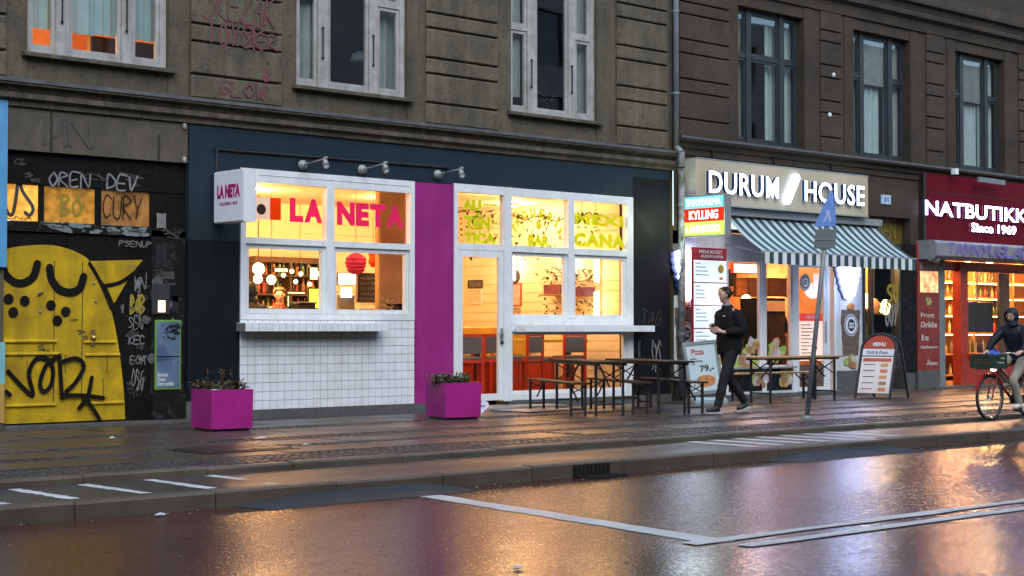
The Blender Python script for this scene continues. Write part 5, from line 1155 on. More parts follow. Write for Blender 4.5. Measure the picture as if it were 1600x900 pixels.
# ================================================================ THE KEBAB SHOP
ks = thing('shopfront', 'white panelled kebab shopfront with lit orange interior under the striped awning', 'shopfront', (20.5, 0, 0))
WP = mat('white_shop_panel', (.58, .60, .58), .35, (.48, .5, .48), 3, streak=(.35, .35, .33), streak_amt=.3)
X0, X1 = 20.52, 25.70
pA, pB = 22.02, 24.62          # the glazed middle between the two white side panels
obj('side_panel', MB().box(20.50, 21.66, -.01, .25, .42, 2.92), WP, ks); obj('side_panel', MB().box(24.86, 25.70, -.01, .25, .42, 2.92), WP, ks)
obj('stall_riser', MB().box(20.48, 21.66, -.02, .25, -.03, .418), M['stone'], ks); obj('stall_riser', MB().box(24.86, 25.72, -.02, .25, -.03, .418), M['stone'], ks)
obj('fascia_panel', MB().box(21.664, 24.856, .0, .2, 2.44, 2.68), WP, ks)
for a, b in ((21.664, 21.72), (22.66, 22.78), (23.55, 23.66), (24.56, 24.66), (24.80, 24.856)): obj('post', MB().box(a, b, -.02, .1, .05, 2.438), M['white'], ks)
obj('transom_frame', ring(MB(), 20.76, 25.34, 2.92, 3.54, .06, .0, .08), M['frame_dark'], ks)
for x in (21.75, 22.6, 23.5, 24.4): obj('transom_mullion', MB().box(x - .04, x + .04, .005, .075, 2.981, 3.479), M['white'] if x < 22 else M['frame_dark'], ks)
obj('transom_pane', MB().box(20.82, 25.28, .03, .036, 2.98, 3.48), M['glass_win'], ks)
obj('lintel_beam', MB().box(20.5, 25.72, .0, .25, 2.682, 2.90), WP, ks)
for a, b, z0 in ((21.72, 22.66, .52), (22.78, 23.55, .52)):
    lite(ks, a, b, z0, 2.438, .03, .035)
    obj('stall_riser', MB().box(a, b, .0, .1, .05, z0 - .001), WP, ks)
kd = obj('door', ring(MB(), 23.664, 24.556, .06, 2.43, .075, -.015, .05), M['white'], ks); obj('pane', MB().box(23.735, 24.485, .015, .021, .13, 2.36), M['glass_shop'], kd)
obj('handle', MB().tube((24.50, -.05, .95), (24.50, -.05, 1.35), .014, 6), M['metal'], kd)
obj('kick_panel', MB().box(23.74, 24.48, -.004, .012, .14, .55), mat('grey_kick', (.12, .08, .06), .5), kd)
lite(ks, 24.66, 24.80, .45, 2.438, .03)
obj('door_sill', MB().box(20.5, 25.75, -.16, .0, -.03, .05), M['stone'], ks)
obj('display_sill', MB().box(21.72, 23.55, -.12, -.021, .50, .53), M['metal'], ks)
# food prints on the lower glass and on the door
FOODS = [mat('lettuce_print', (.22, .42, .05), .4, (.5, .45, .2), 9), mat('tomato_print', (.55, .12, .03), .4, (.45, .3, .1), 9), mat('bread_print', (.55, .35, .12), .4, (.35, .18, .05), 9), mat('onion_print', (.6, .55, .5), .4, (.35, .2, .3), 9), mat('meat_print', (.22, .11, .05), .5, (.38, .22, .1), 12)]
def food(mb_list, cx, cz, r, y, k0=0):
    rr = random.Random(int(cx * 100) + k0)
    for i in range(14):
        a = rr.random() * 6.28; d = rr.random() * r * .75; q = r * rr.uniform(.18, .42); k = rr.choice([0, 0, 0, 1, 2, 3, 4]); n = 7
        px_, pz_ = cx + d * math.cos(a), cz + d * .8 * math.sin(a)
        mb_list[k].poly([(px_ + q * math.cos(j * 6.283 / n) * rr.uniform(.7, 1.1), y - .0004 * i - .001 * k, pz_ + q * math.sin(j * 6.283 / n) * rr.uniform(.6, 1)) for j in range(n)])
fp = [MB() for _ in FOODS]
for px, py, r in ((1162, 560, .42), (1210, 548, .36), (1226, 583, .36), (1190, 592, .3), (1178, 540, .22)):
    x, z = F(px, py, -.012); food(fp, x, z, r, -.014)
fprint = obj('food_print', MB().box(21.75, 23.52, -.008, -.001, .10, .50), M['charcoal'], ks)
for mb, m_ in zip(fp, FOODS):
    if mb.f: obj('food_picture', mb, m_, fprint)
PRINTW = lit_print('lit_paper', (.70, .66, .62), .25); REDP = lit_print('lit_red', (.5, .03, .02), .35); PINKP = lit_print('warm_pink_paper', (.75, .5, .42), .35)
(xa, za), (xb, zb) = F(1236, 600, .0), F(1286, 497, .0)
mp = thing('menu_poster', 'pink toned menu poster with red header on the kebab shop door', 'poster', (xa, 0, za)); xa, xb = 23.76, 24.46; za, zb = .62, 1.50
obj('sheet', MB().box(xa, xb, .0, .006, za, zb), PINKP, mp); obj('header', MB().box(xa, xb, -.006, -.001, zb - .14, zb), REDP, mp)
mb = [MB() for _ in FOODS]
for i in range(4): food(mb, xb - .2, zb - .27 - i * .19, .06, -.004, i)
for q, m_ in zip(mb, FOODS):
    if q.f: obj('food_picture', q, m_, mp)
mbl = MB()
for i in range(10): mbl.box(xa + .05, xa + .05 + random.uniform(.2, .38), -.003, -.0005, zb - .22 - i * .065, zb - .205 - i * .065)
obj('menu_lines', mbl, M['plaster_b'], mp); words_on('MENU', xa + .2, zb - .1, xb - .2, zb - .04, -.0065, M['white'], mp, depth=.002)
KD = mat('kebab_logo_black', (.03, .03, .028), .5)
def round_logo(cx, cz, r, y, parent, inv=False):
    a, b = (M['white'], KD) if not inv else (KD, M['white'])
    g = obj('round_logo', MB().tube((cx, y, cz), (cx, y - .004, cz), r, 24), b, parent); obj('logo_ring', MB().tube((cx, y - .0045, cz), (cx, y - .006, cz), r * .92, 24), a, g); obj('logo_ring', MB().tube((cx, y - .0065, cz), (cx, y - .008, cz), r * .80, 24), b, g); obj('logo_disc', MB().tube((cx, y - .0085, cz), (cx, y - .010, cz), r * .56, 24), a, g)
    words_on('DURUM', cx - r * .36, cz + .02 * r, cx + r * .36, cz + r * .24, y - .0105, b, g, depth=.002, bold=.03); words_on('KEBAB', cx - r * .36, cz - r * .28, cx + r * .36, cz - r * .04, y - .0105, b, g, depth=.002, bold=.03)
    mb = MB()
    for i in range(26):
        t = i * 6.283 / 26; mb.tube((cx + r * .86 * math.cos(t), y - .0065, cz + r * .86 * math.sin(t)), (cx + r * .86 * math.cos(t), y - .0085, cz + r * .86 * math.sin(t)), r * .03, 5)
    obj('logo_dots', mb, b, g)
round_logo(*F(1258, 441, .0), .16, .002, ks)
obj('paper_notice', MB().box(24.2, 24.46, .004, .010, 1.95, 2.25), PINKP, ks)
# doner posters and lit cones on the side panels
MEAT = mat('doner_meat', (.16, .115, .08), .6, (.06, .045, .035), 16, .35, .65, dirt=(.34, .26, .18))
def doner(cx, cz0, h, w_, y, parent):
    pr = [(-.40, 0), (.40, 0), (.46, .3), (.5, .62), (.5, .9), (.42, 1.0), (-.42, 1.0), (-.5, .9), (-.5, .6), (-.46, .3)]
    mb = MB(); n = 9
    for i in range(n):
        t0, t1 = i / n, (i + .96) / n; wa = w_ * (.42 + .1 * min(1, t0 * 1.4)); wb = w_ * (.42 + .1 * min(1, t1 * 1.4)); j = random.uniform(-.012, .012)
        mb.prism([(cx - wa + j, cz0 + h * t0), (cx + wa + j, cz0 + h * t0), (cx + wb + j, cz0 + h * t1), (cx - wb + j, cz0 + h * t1)], y - .012 - .004 * (i % 2), y)
    g = obj('doner_picture', mb, MEAT, parent); obj('tomato_picture', MB().ball((cx, y - .02, cz0 + h + .06), (w_ * .22, .02, .07), 10, 5), FOODS[1], g)
    fm = [MB() for _ in FOODS]; food(fm, cx, cz0 - .12, w_ * .42, y - .018); 
    for q, m_ in zip(fm, FOODS):
        if q.f: obj('food_picture', q, m_, g)
dpo = thing('doner_poster', 'tall doner meat poster with round logo on the right white panel', 'poster', (25.3, -.01, .5))
xc, _ = F(1328, 500, -.01); zt0, zt1 = F(1328, 555, -.01)[1], F(1328, 484, -.01)[1]
obj('backing', MB().box(xc - .33, xc + .33, -.016, -.011, zt0 - .32, zt1 + .2), WP, dpo); doner(xc, zt0, zt1 - zt0, .56, -.016, dpo); round_logo(F(1330, 508, -.04)[0], F(1330, 508, -.04)[1], .21, -.035, dpo, True)
dpo2 = thing('doner_poster', 'doner meat poster half hidden behind the red headed menu sign', 'poster', (20.9, -.01, .5)); xc2 = F(1067, 500, -.01)[0] + .05
obj('backing', MB().box(xc2 - .28, xc2 + .33, -.016, -.011, zt0 - .32, zt1 + .2), WP, dpo2); doner(xc2, zt0, zt1 - zt0, .5, -.016, dpo2); round_logo(xc2, zt0 + .42, .2, -.035, dpo2, True)
CONE = emit('cone_glow', (.50, .55, 1.0), 6); NAVY = mat('navy_letter_side', (.01, .03, .10), .4)
def cone_sign(cx, zt, zb, w_, lab):
    t = thing('cone_sign', lab, 'sign', (cx, -.01, zb)); L = [(-.5, 0.0), (-.46, -.1), (-.5, -.14), (-.42, -.26), (-.46, -.30), (-.34, -.44), (-.38, -.5), (-.28, -.62), (-.30, -.68), (-.2, -.8), (-.12, -.98), (.02, -1.0)]
    Rr = [(.22, -.9), (.3, -.72), (.36, -.68), (.34, -.56), (.44, -.48), (.42, -.38), (.5, -.3), (.47, -.2), (.52, -.12), (.48, 0.0), (.3, .06), (.0, .08), (-.3, .06)]
    pts = [(cx + w_ * a, zt + (zt - zb) * b) for a, b in L + Rr]
    obj('backing', MB().prism([(cx - .05 + (x - cx) * 1.16, z - .015) for x, z in pts], -.05, -.012), NAVY, t); obj('lit_face', MB().prism(pts, -.10, -.0505), CONE, t); return t
(xa, zt), (xb, zb) = F(1312, 413, -.1), F(1344, 468, -.1)
cone_sign((xa + xb) / 2, zt, zb, (xb - xa), 'white glowing kebab cone sign above the right doner poster')
cx, _ = F(1076, 420, -.1); cone_sign(cx, F(1076, 395, -.1)[1], F(1076, 470, -.1)[1], .62, 'white glowing kebab cone sign partly behind the menu sign')
lamp('front_fill', (25.0, -.6, 1.95), 9, (.55, .65, 1), .15); lamp('front_fill', (21.4, -.9, 1.7), 6, (.55, .62, 1), .15)  # unseen fill lamps added to brighten posts, panels and valance
# sign board with raised lit letters
sb = thing('shop_sign', 'long beige box sign with white glowing letters above the awning', 'sign', (20.7, -.3, 3.36))
SZ0, SZ1 = 3.35, 4.13
obj('sign_box', MB().box(20.56, 25.50, -.30, -.02, SZ0, SZ1), mat('sign_side', (.50, .50, .44), .4), sb)
obj('sign_face', MB().box(20.575, 25.485, -.308, -.3005, SZ0 + .012, SZ1 - .012), mat('beige_sign', (.40, .36, .24), .45, (.36, .32, .215), 1.5), sb)
obj('sign_rim', MB().box(20.55, 25.51, -.312, -.3005, SZ1 - .011, SZ1 + .012).box(20.55, 25.51, -.312, -.3005, SZ0 - .012, SZ0 + .011), M['metal'], sb)
for x in (21.2, 22.9, 24.6): obj('hanger', MB().bar((x, -.15, SZ1), (x + .1, -.005, SZ1 + .25), .03, .03), M['iron'], sb)
GLOW = emit('letter_glow', (.50, .64, 1.0), 2.6)
ly = -.31
def px_letters(s, x0, y0, x1, y1, y, depth, bold, mt, parent, rim):
    (xa, zb), (xb, za) = F(x0, y0, y - depth), F(x1, y1, y - depth); return words_on(s, xa, za, xb, zb, y, mt, parent, depth=depth, bold=bold, rim=rim, split='letter')
z0_, z1_ = 3.54, 3.92
xs_ = [FX(p, ly - .06) for p in (1108, 1217, 1227, 1252, 1258, 1351)]
words_on('DURUM', xs_[0], z0_, xs_[1], z1_, ly, GLOW, sb, depth=.07, bold=.012, space=1.06, rim=NAVY, split='letter')
words_on('HOUSE', xs_[4], z0_, xs_[5], z1_, ly, GLOW, sb, depth=.07, bold=.012, space=1.06, rim=NAVY, split='letter')
xa, xb = xs_[2], xs_[3]; zz0, zz1 = 3.43, 4.05
sl = []
c0_, c1_ = Vector((xa + .10, zz0 + .10)), Vector((xb - .10, zz1 - .10)); d_ = (c1_ - c0_).normalized(); n_ = Vector((-d_.y, d_.x)); r_ = .072
for i in range(9): a = -math.pi / 2 + math.pi * i / 8; q = c1_ + (d_ * math.cos(a) - n_ * math.sin(a) * -1) * r_; sl.append((q.x, q.y))
for i in range(9): a = -math.pi / 2 + math.pi * i / 8; q = c0_ - (d_ * math.cos(a) + n_ * math.sin(a)) * r_; sl.append((q.x, q.y))
obj('roll_emblem', MB().prism(sl, ly - .07, ly - .001), GLOW, sb)
lamp('letter_light', (22.2, -.9, 3.7), 4, (.6, .7, 1), .4); lamp('letter_light', (24.6, -.9, 3.7), 4, (.6, .7, 1), .4)
# projecting light box
lb = thing('light_box', 'small projecting light box in cyan, red and lime beside the drainpipe', 'sign', (20.6, -.1, 2.8)); bx0, by0, by1 = 20.44, -1.04, -.12; zb0, zb1 = 2.77, 3.47
obj('box', MB().box(bx0, bx0 + .16, by0, by1, zb0, zb1), M['metal'], lb); obj('bracket', MB().box(bx0 + .03, bx0 + .13, by1 + .001, -.001, 3.3, 3.36).box(bx0 + .03, bx0 + .13, by1 + .001, -.001, 2.9, 2.96), M['iron'], lb)
def band(z0, z1, c, s): return obj('lit_band', MB().box(bx0 - .012, bx0 - .001, by0 + .03, by1 - .03, z0, z1), emit('band_%d' % int(z0 * 100), c, s), lb)
band(3.25, 3.445, (.22, .80, 1.0), .42); band(3.02, 3.249, (.95, .04, .015), .36); band(2.795, 3.019, (.62, .95, .15), .5)
WG = emit('band_letter', (1, .98, .95), 1.3)
obj('lettering', text_mb('SHAWARMA', (bx0 - .0125, -.20, 3.29), EXS, EZ, ENS, .76, .12, .003, .0), WG, lb); obj('lettering', text_mb('KYLLING', (bx0 - .0125, -.26, 3.06), EXS, EZ, ENS, .64, .15, .003, .02), WG, lb); obj('lettering', text_mb('LAMMEKØD', (bx0 - .0125, -.20, 2.84), EXS, EZ, ENS, .74, .12, .003, .0), WG, lb)
lamp('light_box_glow', (20.05, -.6, 3.0), 7, (.8, 1, .6), .2)
# menu sign with red header
ms = thing('menu_sign', 'tall red headed white menu sign standing left of the awning', 'menu sign', (20.5, -.5, .3)); MY = -.42
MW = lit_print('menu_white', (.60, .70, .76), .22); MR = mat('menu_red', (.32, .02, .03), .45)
(ma, mzt), (mbx, mzb) = F(1083, 386, MY), F(1136, 594, MY)
mtop = mzt; obj('backing', MB().box(ma, mbx, MY, MY + .05, .42, mtop), MR, ms)
obj('header', MB().box(ma + .006, mbx - .006, MY - .006, MY - .0005, mtop - .20, mtop - .006), MR, ms); words_on('MENUKORT', ma + .15, mtop - .10, mbx - .12, mtop - .04, MY - .0065, M['white'], ms, depth=.002); words_on('DURUM & PITA', ma + .2, mtop - .17, mbx - .1, mtop - .125, MY - .0065, M['white'], ms, depth=.002)
np__ = 5; zz = mtop - .215; ph_ = (zz - .43) / np__
for i in range(np__):
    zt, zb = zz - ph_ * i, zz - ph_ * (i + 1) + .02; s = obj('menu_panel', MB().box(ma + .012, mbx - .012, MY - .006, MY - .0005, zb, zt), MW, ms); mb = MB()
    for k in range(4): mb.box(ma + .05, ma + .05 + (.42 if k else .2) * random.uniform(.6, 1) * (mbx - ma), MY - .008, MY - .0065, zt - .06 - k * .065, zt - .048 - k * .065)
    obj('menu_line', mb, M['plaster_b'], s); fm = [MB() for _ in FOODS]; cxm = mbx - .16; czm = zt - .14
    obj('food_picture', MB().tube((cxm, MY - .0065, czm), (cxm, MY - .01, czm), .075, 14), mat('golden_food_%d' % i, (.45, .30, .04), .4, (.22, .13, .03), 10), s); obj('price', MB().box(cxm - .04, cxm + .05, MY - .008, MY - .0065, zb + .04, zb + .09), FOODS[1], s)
obj('leg', MB().bar((ma + .1, MY + .02, 0), (ma + .1, MY + .02, .42), .04, .04), M['metal'], ms); obj('leg', MB().bar((mbx - .1, MY + .02, 0), (mbx - .1, MY + .02, .42), .04, .04), M['metal'], ms)
# awning
aw = thing('awning', 'green and white striped awning pulled out over the kebab shop', 'awning', (21.6, 0, 3.1))
AX0, AX1, AZT, AZB, AYB = 21.56, 26.06, 3.20, 2.545, -.95; pitch = (AX1 - AX0) / 19
STR = stripes('awning_stripes', (.33, .42, .43), (.014, .046, .05), pitch, 0, .5, off=-(AX0 % pitch))
cn = MB(); n = 8
for i in range(n):
    t0, t1 = i / n, (i + 1) / n; sag = lambda t: -.05 * math.sin(math.pi * t)
    p = lambda t: (-.10 + (AYB + .10) * t, AZT + (AZB - AZT) * t + sag(t))
    (ya, za), (yb, zb) = p(t0), p(t1); cn.poly([(AX0, ya, za), (AX0, yb, zb), (AX1, yb, zb), (AX1, ya, za)]); cn.poly([(AX0, ya, za - .004), (AX1, ya, za - .004), (AX1, yb, zb - .004), (AX0, yb, zb - .004)])
obj('canvas', cn, STR, aw, True)
obj('roller_case', MB().box(AX0 - .05, AX1 + .05, -.20, -.002, AZT + .005, AZT + .13), M['metal'], aw); obj('front_bar', MB().tube((AX0 - .06, AYB, AZB - .01), (AX1 + .06, AYB, AZB - .01), .028, 8), M['galv'], aw, True)
VW, VG = mat('valance_white', (.66, .72, .70), .7), mat('valance_green', (.02, .06, .065), .7)
for i in range(38):
    a = AX0 + pitch / 2 * i; b = a + pitch / 2
    obj('valance_flap', MB().box(a, b, AYB - .032, AYB - .029, AZB - .21 - random.uniform(0, .012), AZB - .012), (VW, VG)[i % 2], aw)
for x in (AX0 + .1, AX1 - .1): obj('arm', MB().tube((x, -.02, 2.7), (x, AYB + .01, AZB - .03), .018, 6), M['galv'], aw)
# interior
ow = mat('orange_shop_wall', (.72, .42, .22), .6, (.55, .28, .12), 1.6)
room(20.6, 27.2, .26, 4.6, .05, 3.0, ow, mat('tile_floor_brown', (.16, .10, .07), .3), mat('cream_shop_ceiling', (.7, .55, .4), .6), 'kebab_shop')
kc = thing('counter', 'kebab counter with glass display inside the orange lit shop', 'counter', (23.5, 2.0, .05)); obj('base', MB().box(22.4, 26.2, 1.9, 2.6, .05, 1.0), mat('steel_front', (.35, .33, .3), .3, metal=.7), kc); obj('display_glass', MB().box(22.6, 25.4, 1.95, 2.0, 1.0, 1.45), M['glass_shop'], kc); obj('counter_top', MB().box(22.4, 26.2, 2.01, 2.65, 1.001, 1.06), M['lightwood'], kc)
hd_ = thing('hood', 'dark extractor hood over the counter of the kebab shop', 'hood', (25, 3.6, 1.9)); obj('canopy', MB().box(23.6, 25.8, 3.2, 4.5, 2.1, 2.45), M['charcoal'], hd_); obj('duct', MB().box(24.4, 24.8, 3.6, 4.0, 2.451, 2.99), M['black'], hd_)
fr_ = thing('drinks_fridge', 'dark drinks fridge behind the middle pane of the kebab shop', 'fridge', (23.4, 1.4, .05)); fa, fb = FX(1194, 1.4), FX(1228, 1.4)
obj('cabinet', MB().cbox(fa, fb, 1.4, 2.0, .05, 1.82, .02), M['charcoal'], fr_); obj('glass_door', MB().box(fa + .06, fb - .06, 1.385, 1.399, .3, 1.5), mat('fridge_glass', (.03, .02, .02), .1), fr_); obj('header', MB().box(fa + .04, fb - .04, 1.385, 1.399, 1.56, 1.76), lit_print('fridge_header', (.5, .2, .08), .3), fr_)
for i, (px0, px1, col, lab) in enumerate(((1150, 1168, (.30, .10, .03), 'brown menu board high on the kebab shop back wall'), (1170, 1190, (.12, .05, .03), 'dark menu board high on the kebab shop back wall'), (1200, 1236, (.10, .045, .03), 'wide dark board over the fridge in the kebab shop'), (1250, 1286, (.35, .15, .06), 'brown board behind the kebab shop door'))):
    (xa, zb), (xb, za) = F(px0, 436, 3.0), F(px1, 462 if i < 3 else 500, 3.0); t = thing('wall_board', lab, 'board', (xa, 3.0, za)); obj('panel', MB().box(xa, xb, 3.0, 3.04, za, zb), mat('board_%d' % i, col, .5, tuple(q * .5 for q in col), 7), t); obj('frame', ring(MB(), xa - .03, xb + .03, za - .03, zb + .03, .029, 2.98, 3.05), DW, t)
x = FX(1212, 2.9); person('dark clad worker standing behind the counter of the kebab shop', (x, 2.9, .05), R(-100), JS, KNIT, GREY, BLK, BROWNH, M['skin'])
gr = thing('grill', 'dark upright grill with meat cone inside the kebab shop', 'grill', (24.9, 3.7, 1)); obj('cabinet', MB().box(24.2, 25.6, 3.6, 4.4, .05, 1.75), M['charcoal'], gr); obj('meat_cone', MB().lathe((24.6, 3.3, 1.1), [(.1, 0), (.16, .3), (.2, .6), (.17, .7)], 12), MEAT, gr)
for px, py, y, r, lab in ((1166, 468, 2.4, .10, 'glowing warm globe lamp in the kebab shop window'), (1185, 446, 3.6, .09, 'red paper lamp hanging in the kebab shop'), (1152, 440, 3.8, .08, 'small warm globe lamp deep in the kebab shop')):
    x, z = F(px, py, y); t = thing('globe_lamp', lab, 'lamp', (x, y, z)); obj('globe', MB().ball((x, y, z), r, 12, 8), emit('red_glow', (1, .16, .05), 4) if 'red' in lab else GLOBE, t, True); obj('cord', MB().tube((x, y, z + r), (x, y, 3.0), .006, 5), M['black'], t); lamp('globe_light', (x, y - .3, z - .1), 14, (1, .5, .2), .1)
lp = thing('light_box', 'bright cream light panel across top of kebab shop windows', 'light panel', (22.3, .6, 2.2)); (xa, zb_), (xb, za_) = F(1146, 412, .9), F(1188, 427, .9); obj('face', MB().box(xa, xb, .9, .94, za_, zb_), emit('peach_glow', (1, .55, .34), 1.4), lp); obj('frame', ring(MB(), xa - .02, xb + .02, za_ - .02, zb_ + .02, .019, .89, .95), RED, lp)
x, z = F(1217, 500, 1.9); vl = thing('neon_dot', 'small violet light on the counter of the kebab shop', 'lamp', (x, 1.88, z)); obj('bulb', MB().ball((x, 1.85, z), .045, 10, 6), emit('violet_glow', (.35, .12, 1), 6), vl); obj('base', MB().box(x - .04, x + .04, 1.83, 1.89, z - .08, z - .046), M['black'], vl)
for x, y in ((22.2, 1.2), (24.2, 1.2), (25.8, 2.8), (23.3, 3.6)): lamp('shop_light', (x, y, 2.85), 24, (1, .50, .24), .12)
# house number and lintel
hn = thing('house_number', 'pale blue enamel house number plate right of the beige sign', 'sign', (26.2, 0, 3.6)); (xa, zb_), (xb, za_) = F(1376, 304, 0), F(1391, 320, 0)
obj('plate', MB().cbox(xa, xb, -.02, -.001, za_, zb_, .004), mat('enamel_blue', (.42, .55, .72), .25), hn); words_on('31', xa + .09, za_ + .045, xb - .09, zb_ - .045, -.0205, mat('number_blue', (.05, .10, .35), .4), hn, depth=.003, bold=.03)
# ---- lit show window between the two shops
dw = thing('display_window', 'narrow warm lit show window between kebab shop and kiosk', 'window', (25.75, 0, 0))
obj('frame', ring(MB(), 25.74, 27.02, .35, 2.88, .07, -.01, .10), M['frame_dark'], dw); obj('mullion', MB().box(26.02, 26.08, -.008, .09, .421, 2.809), M['frame_dark'], dw); obj('pane', MB().box(25.81, 26.95, .03, .036, .42, 2.81), M['glass_shop'], dw)
obj('stall_riser', MB().box(25.73, 27.45, -.02, .25, -.03, .349), M['stone'], dw); obj('pier', MB().box(27.022, 27.50, -.03, .25, .35, 2.90), M['scruff'], dw)
obj('transom_glass', MB().box(25.95, 27.35, .2, .21, 2.90, 3.42), mat('ochre_transom', (.16, .10, .02), .3, (.08, .06, .02), 3), dw)
obj('graffiti', tagged('HAEN', 26.3, 3.0, 27.1, 3.3, .03, .198, .1, .1), M['spray_y'], dw)
obj('graffiti', tagged('KZ', 26.85, 3.5, 27.3, 3.8, .02, -.002, .1, .1), M['spray_g'], dw)
mb = tagged('GOY', 26.5, 1.3, 26.9, 1.7, .05, .028, .2, .1); obj('window_paint', mb, M['spray_w'], dw); obj('window_paint', tagged('SO', 26.55, 1.72, 26.95, 2.1, .06, .028, .2, .1), M['spray_y'], dw)
room(25.72, 27.2, .26, .84, .1, 2.9, mat('honey_wall', (.75, .5, .2), .7, (.5, .3, .1), 2), M['lightwood'], warmwall, 'show_window')
for x, y in ((26.4, .5), (26.9, .5)): lamp('show_light', (x, y, 2.7), 26, (1, .58, .24), .08)
ltu = thing('light_tube', 'tall warm light strip at the back of the show window', 'lamp', (26.8, .8, .9)); obj('tube', MB().box(26.62, 26.80, .79, .81, 1.6, 2.75), emit('show_strip', (1, .66, .32), 3.2), ltu); obj('holder', MB().box(26.60, 26.82, .811, .83, 1.55, 2.8), M['white'], ltu)
for i in range(5): tag(obj('glass_vase', MB().lathe((25.98 + i * .26, .66, 1.536), [(.05, 0), (.08, .06), (.085, .14), (.04, .2 + .02 * (i % 3)), (.05, .24 + .02 * (i % 3))], 10), [bmats[0], bmats[2], bmats[4]][i % 3], None, True), '%s glass vase, %s from the left on the upper show window shelf' % (['amber', 'clear', 'red'][i % 3], ORD[i]), 'vase', 'vases in the show window')
for i, (px, py) in enumerate(((1352, 470), (1366, 478), (1384, 480), (1397, 470))):
    x, z = F(px, py, .5); t = thing('hanging_lamp', 'bulbous lit glass lamp %s in the show window' % ['far left', 'left of middle', 'right of middle', 'far right'][i], 'lamp', (x, .5, z)); obj('glass_shade', MB().lathe((x, .5, z - .15), [(.05, 0), (.12, .07), (.14, .15), (.08, .25), (.04, .3)], 12), [emit('amber_shade', (1, .6, .2), 3.5), lit_print('brown_shade', (.35, .12, .03), .5)][i % 2], t, True); obj('cord', MB().tube((x, .5, z + .15), (x, .5, 2.9), .008, 5), M['black'], t)
for z in (.95, 1.5): tag(obj('display_shelf', MB().box(25.75, 27.15, .5, .83, z, z + .035), DW), '%s dark display shelf inside the show window' % ('lower' if z < 1 else 'upper'), 'shelf')

# ================================================================ THE KIOSK
kk = thing('shopfront', 'red kiosk shopfront with open door and shutter box at the right edge', 'shopfront', (27.5, 0, 0))
KR = mat('kiosk_red', (.36, .03, .012), .45, (.26, .02, .01), 3)
BIL = mat('kiosk_red_print', (.24, .018, .012), .35, (.13, .010, .010), 5, dirt=(.38, .22, .17))
obj('print_pillar', MB().box(27.51, 28.28, -.05, .25, .38, 2.60), BIL, kk); obj('pillar_head', MB().box(27.505, 28.285, -.052, .25, 2.602, 2.95), KR, kk); obj('stall_riser', MB().box(27.5, 28.28, -.06, .25, -.03, .378), M['stone'], kk)
yk = -.0505; W_ = M['film_white']
for s, x0, x1, z0, z1 in (('Kiosk', 27.62, 28.15, 2.42, 2.55), ('Frugt', 27.62, 28.1, 1.42, 1.54), ('Drikke', 27.62, 28.2, 1.24, 1.36), ('Is', 27.64, 27.9, .98, 1.10), ('Dagligvarer', 27.6, 28.22, .80, .88), ('Åben', 27.8, 28.2, .48, .60)): words_on(s, x0, z0, x1, z1, yk, W_, kk, depth=.002, bold=.02)
LPX = lit_print('glow_spots', (.9, .55, .25), .4, (.5, .1, .03), 9); obj('glossy_picture', MB().box(27.6, 28.24, yk - .003, yk - .0002, 1.95, 2.38), LPX, kk); fm = [MB() for _ in FOODS]; food(fm, 27.92, 1.78, .13, yk - .001); 
for q, m_ in zip(fm, FOODS):
    if q.f: obj('food_picture', q, m_, kk)
obj('sign_face', MB().box(27.72, 36, -.12, -.002, 2.99, 4.36), mat('dark_red_sign', (.12, .005, .014), .5, (.095, .004, .011), 1.2, spec=.05), kk); obj('sign_edge', MB().box(27.64, 27.718, -.12, -.002, 2.96, 4.36), M['iron'], kk); obj('sign_line', MB().box(27.722, 36, -.124, -.1205, 3.98, 3.99), M['iron'], kk)
KG = emit('kiosk_letter_glow', (.56, .56, 1.0), 5.5)
xa = FX(1446, -.16); words_on('NATBUTIKKEN', xa, 3.50, xa + 4.72, 3.80, -.125, KG, kk, depth=.05, bold=.015, rim=NAVY, split='letter')
xa, xb = FX(1518, -.16), FX(1588, -.16); words_on('Since 1969', xa, 3.23, xb, 3.42, -.125, KG, kk, depth=.05, bold=.02, rim=NAVY, split='letter')
lamp('kiosk_letter_light', (30.0, -.8, 3.5), 1.2, (.8, .85, 1), .4)
fld = thing('flood_lamp', 'small pale floodlight under the cornice above the red sign', 'lamp', (29.0, -.2, 4.4)); xq, zq = F(1492, 268, -.25); obj('housing', MB().box(xq - .06, xq + .06, -.3, -.2, zq - .06, zq + .06), M['white'], fld); obj('arm', MB().bar((xq, -.2, zq), (xq, -.03, zq + .05), .02, .02), M['iron'], fld)
gfl = thing('sign_lamp', 'flat grey strip lamp hanging above the dark red sign', 'lamp', (30, -.3, 4.3)); obj('housing', MB().bar((29.3, -.34, 4.31), (30.3, -.34, 4.30), .10, .05), M['galv'], gfl); obj('arm', MB().bar((29.8, -.3, 4.32), (29.8, -.01, 4.4), .02, .02), M['iron'], gfl)
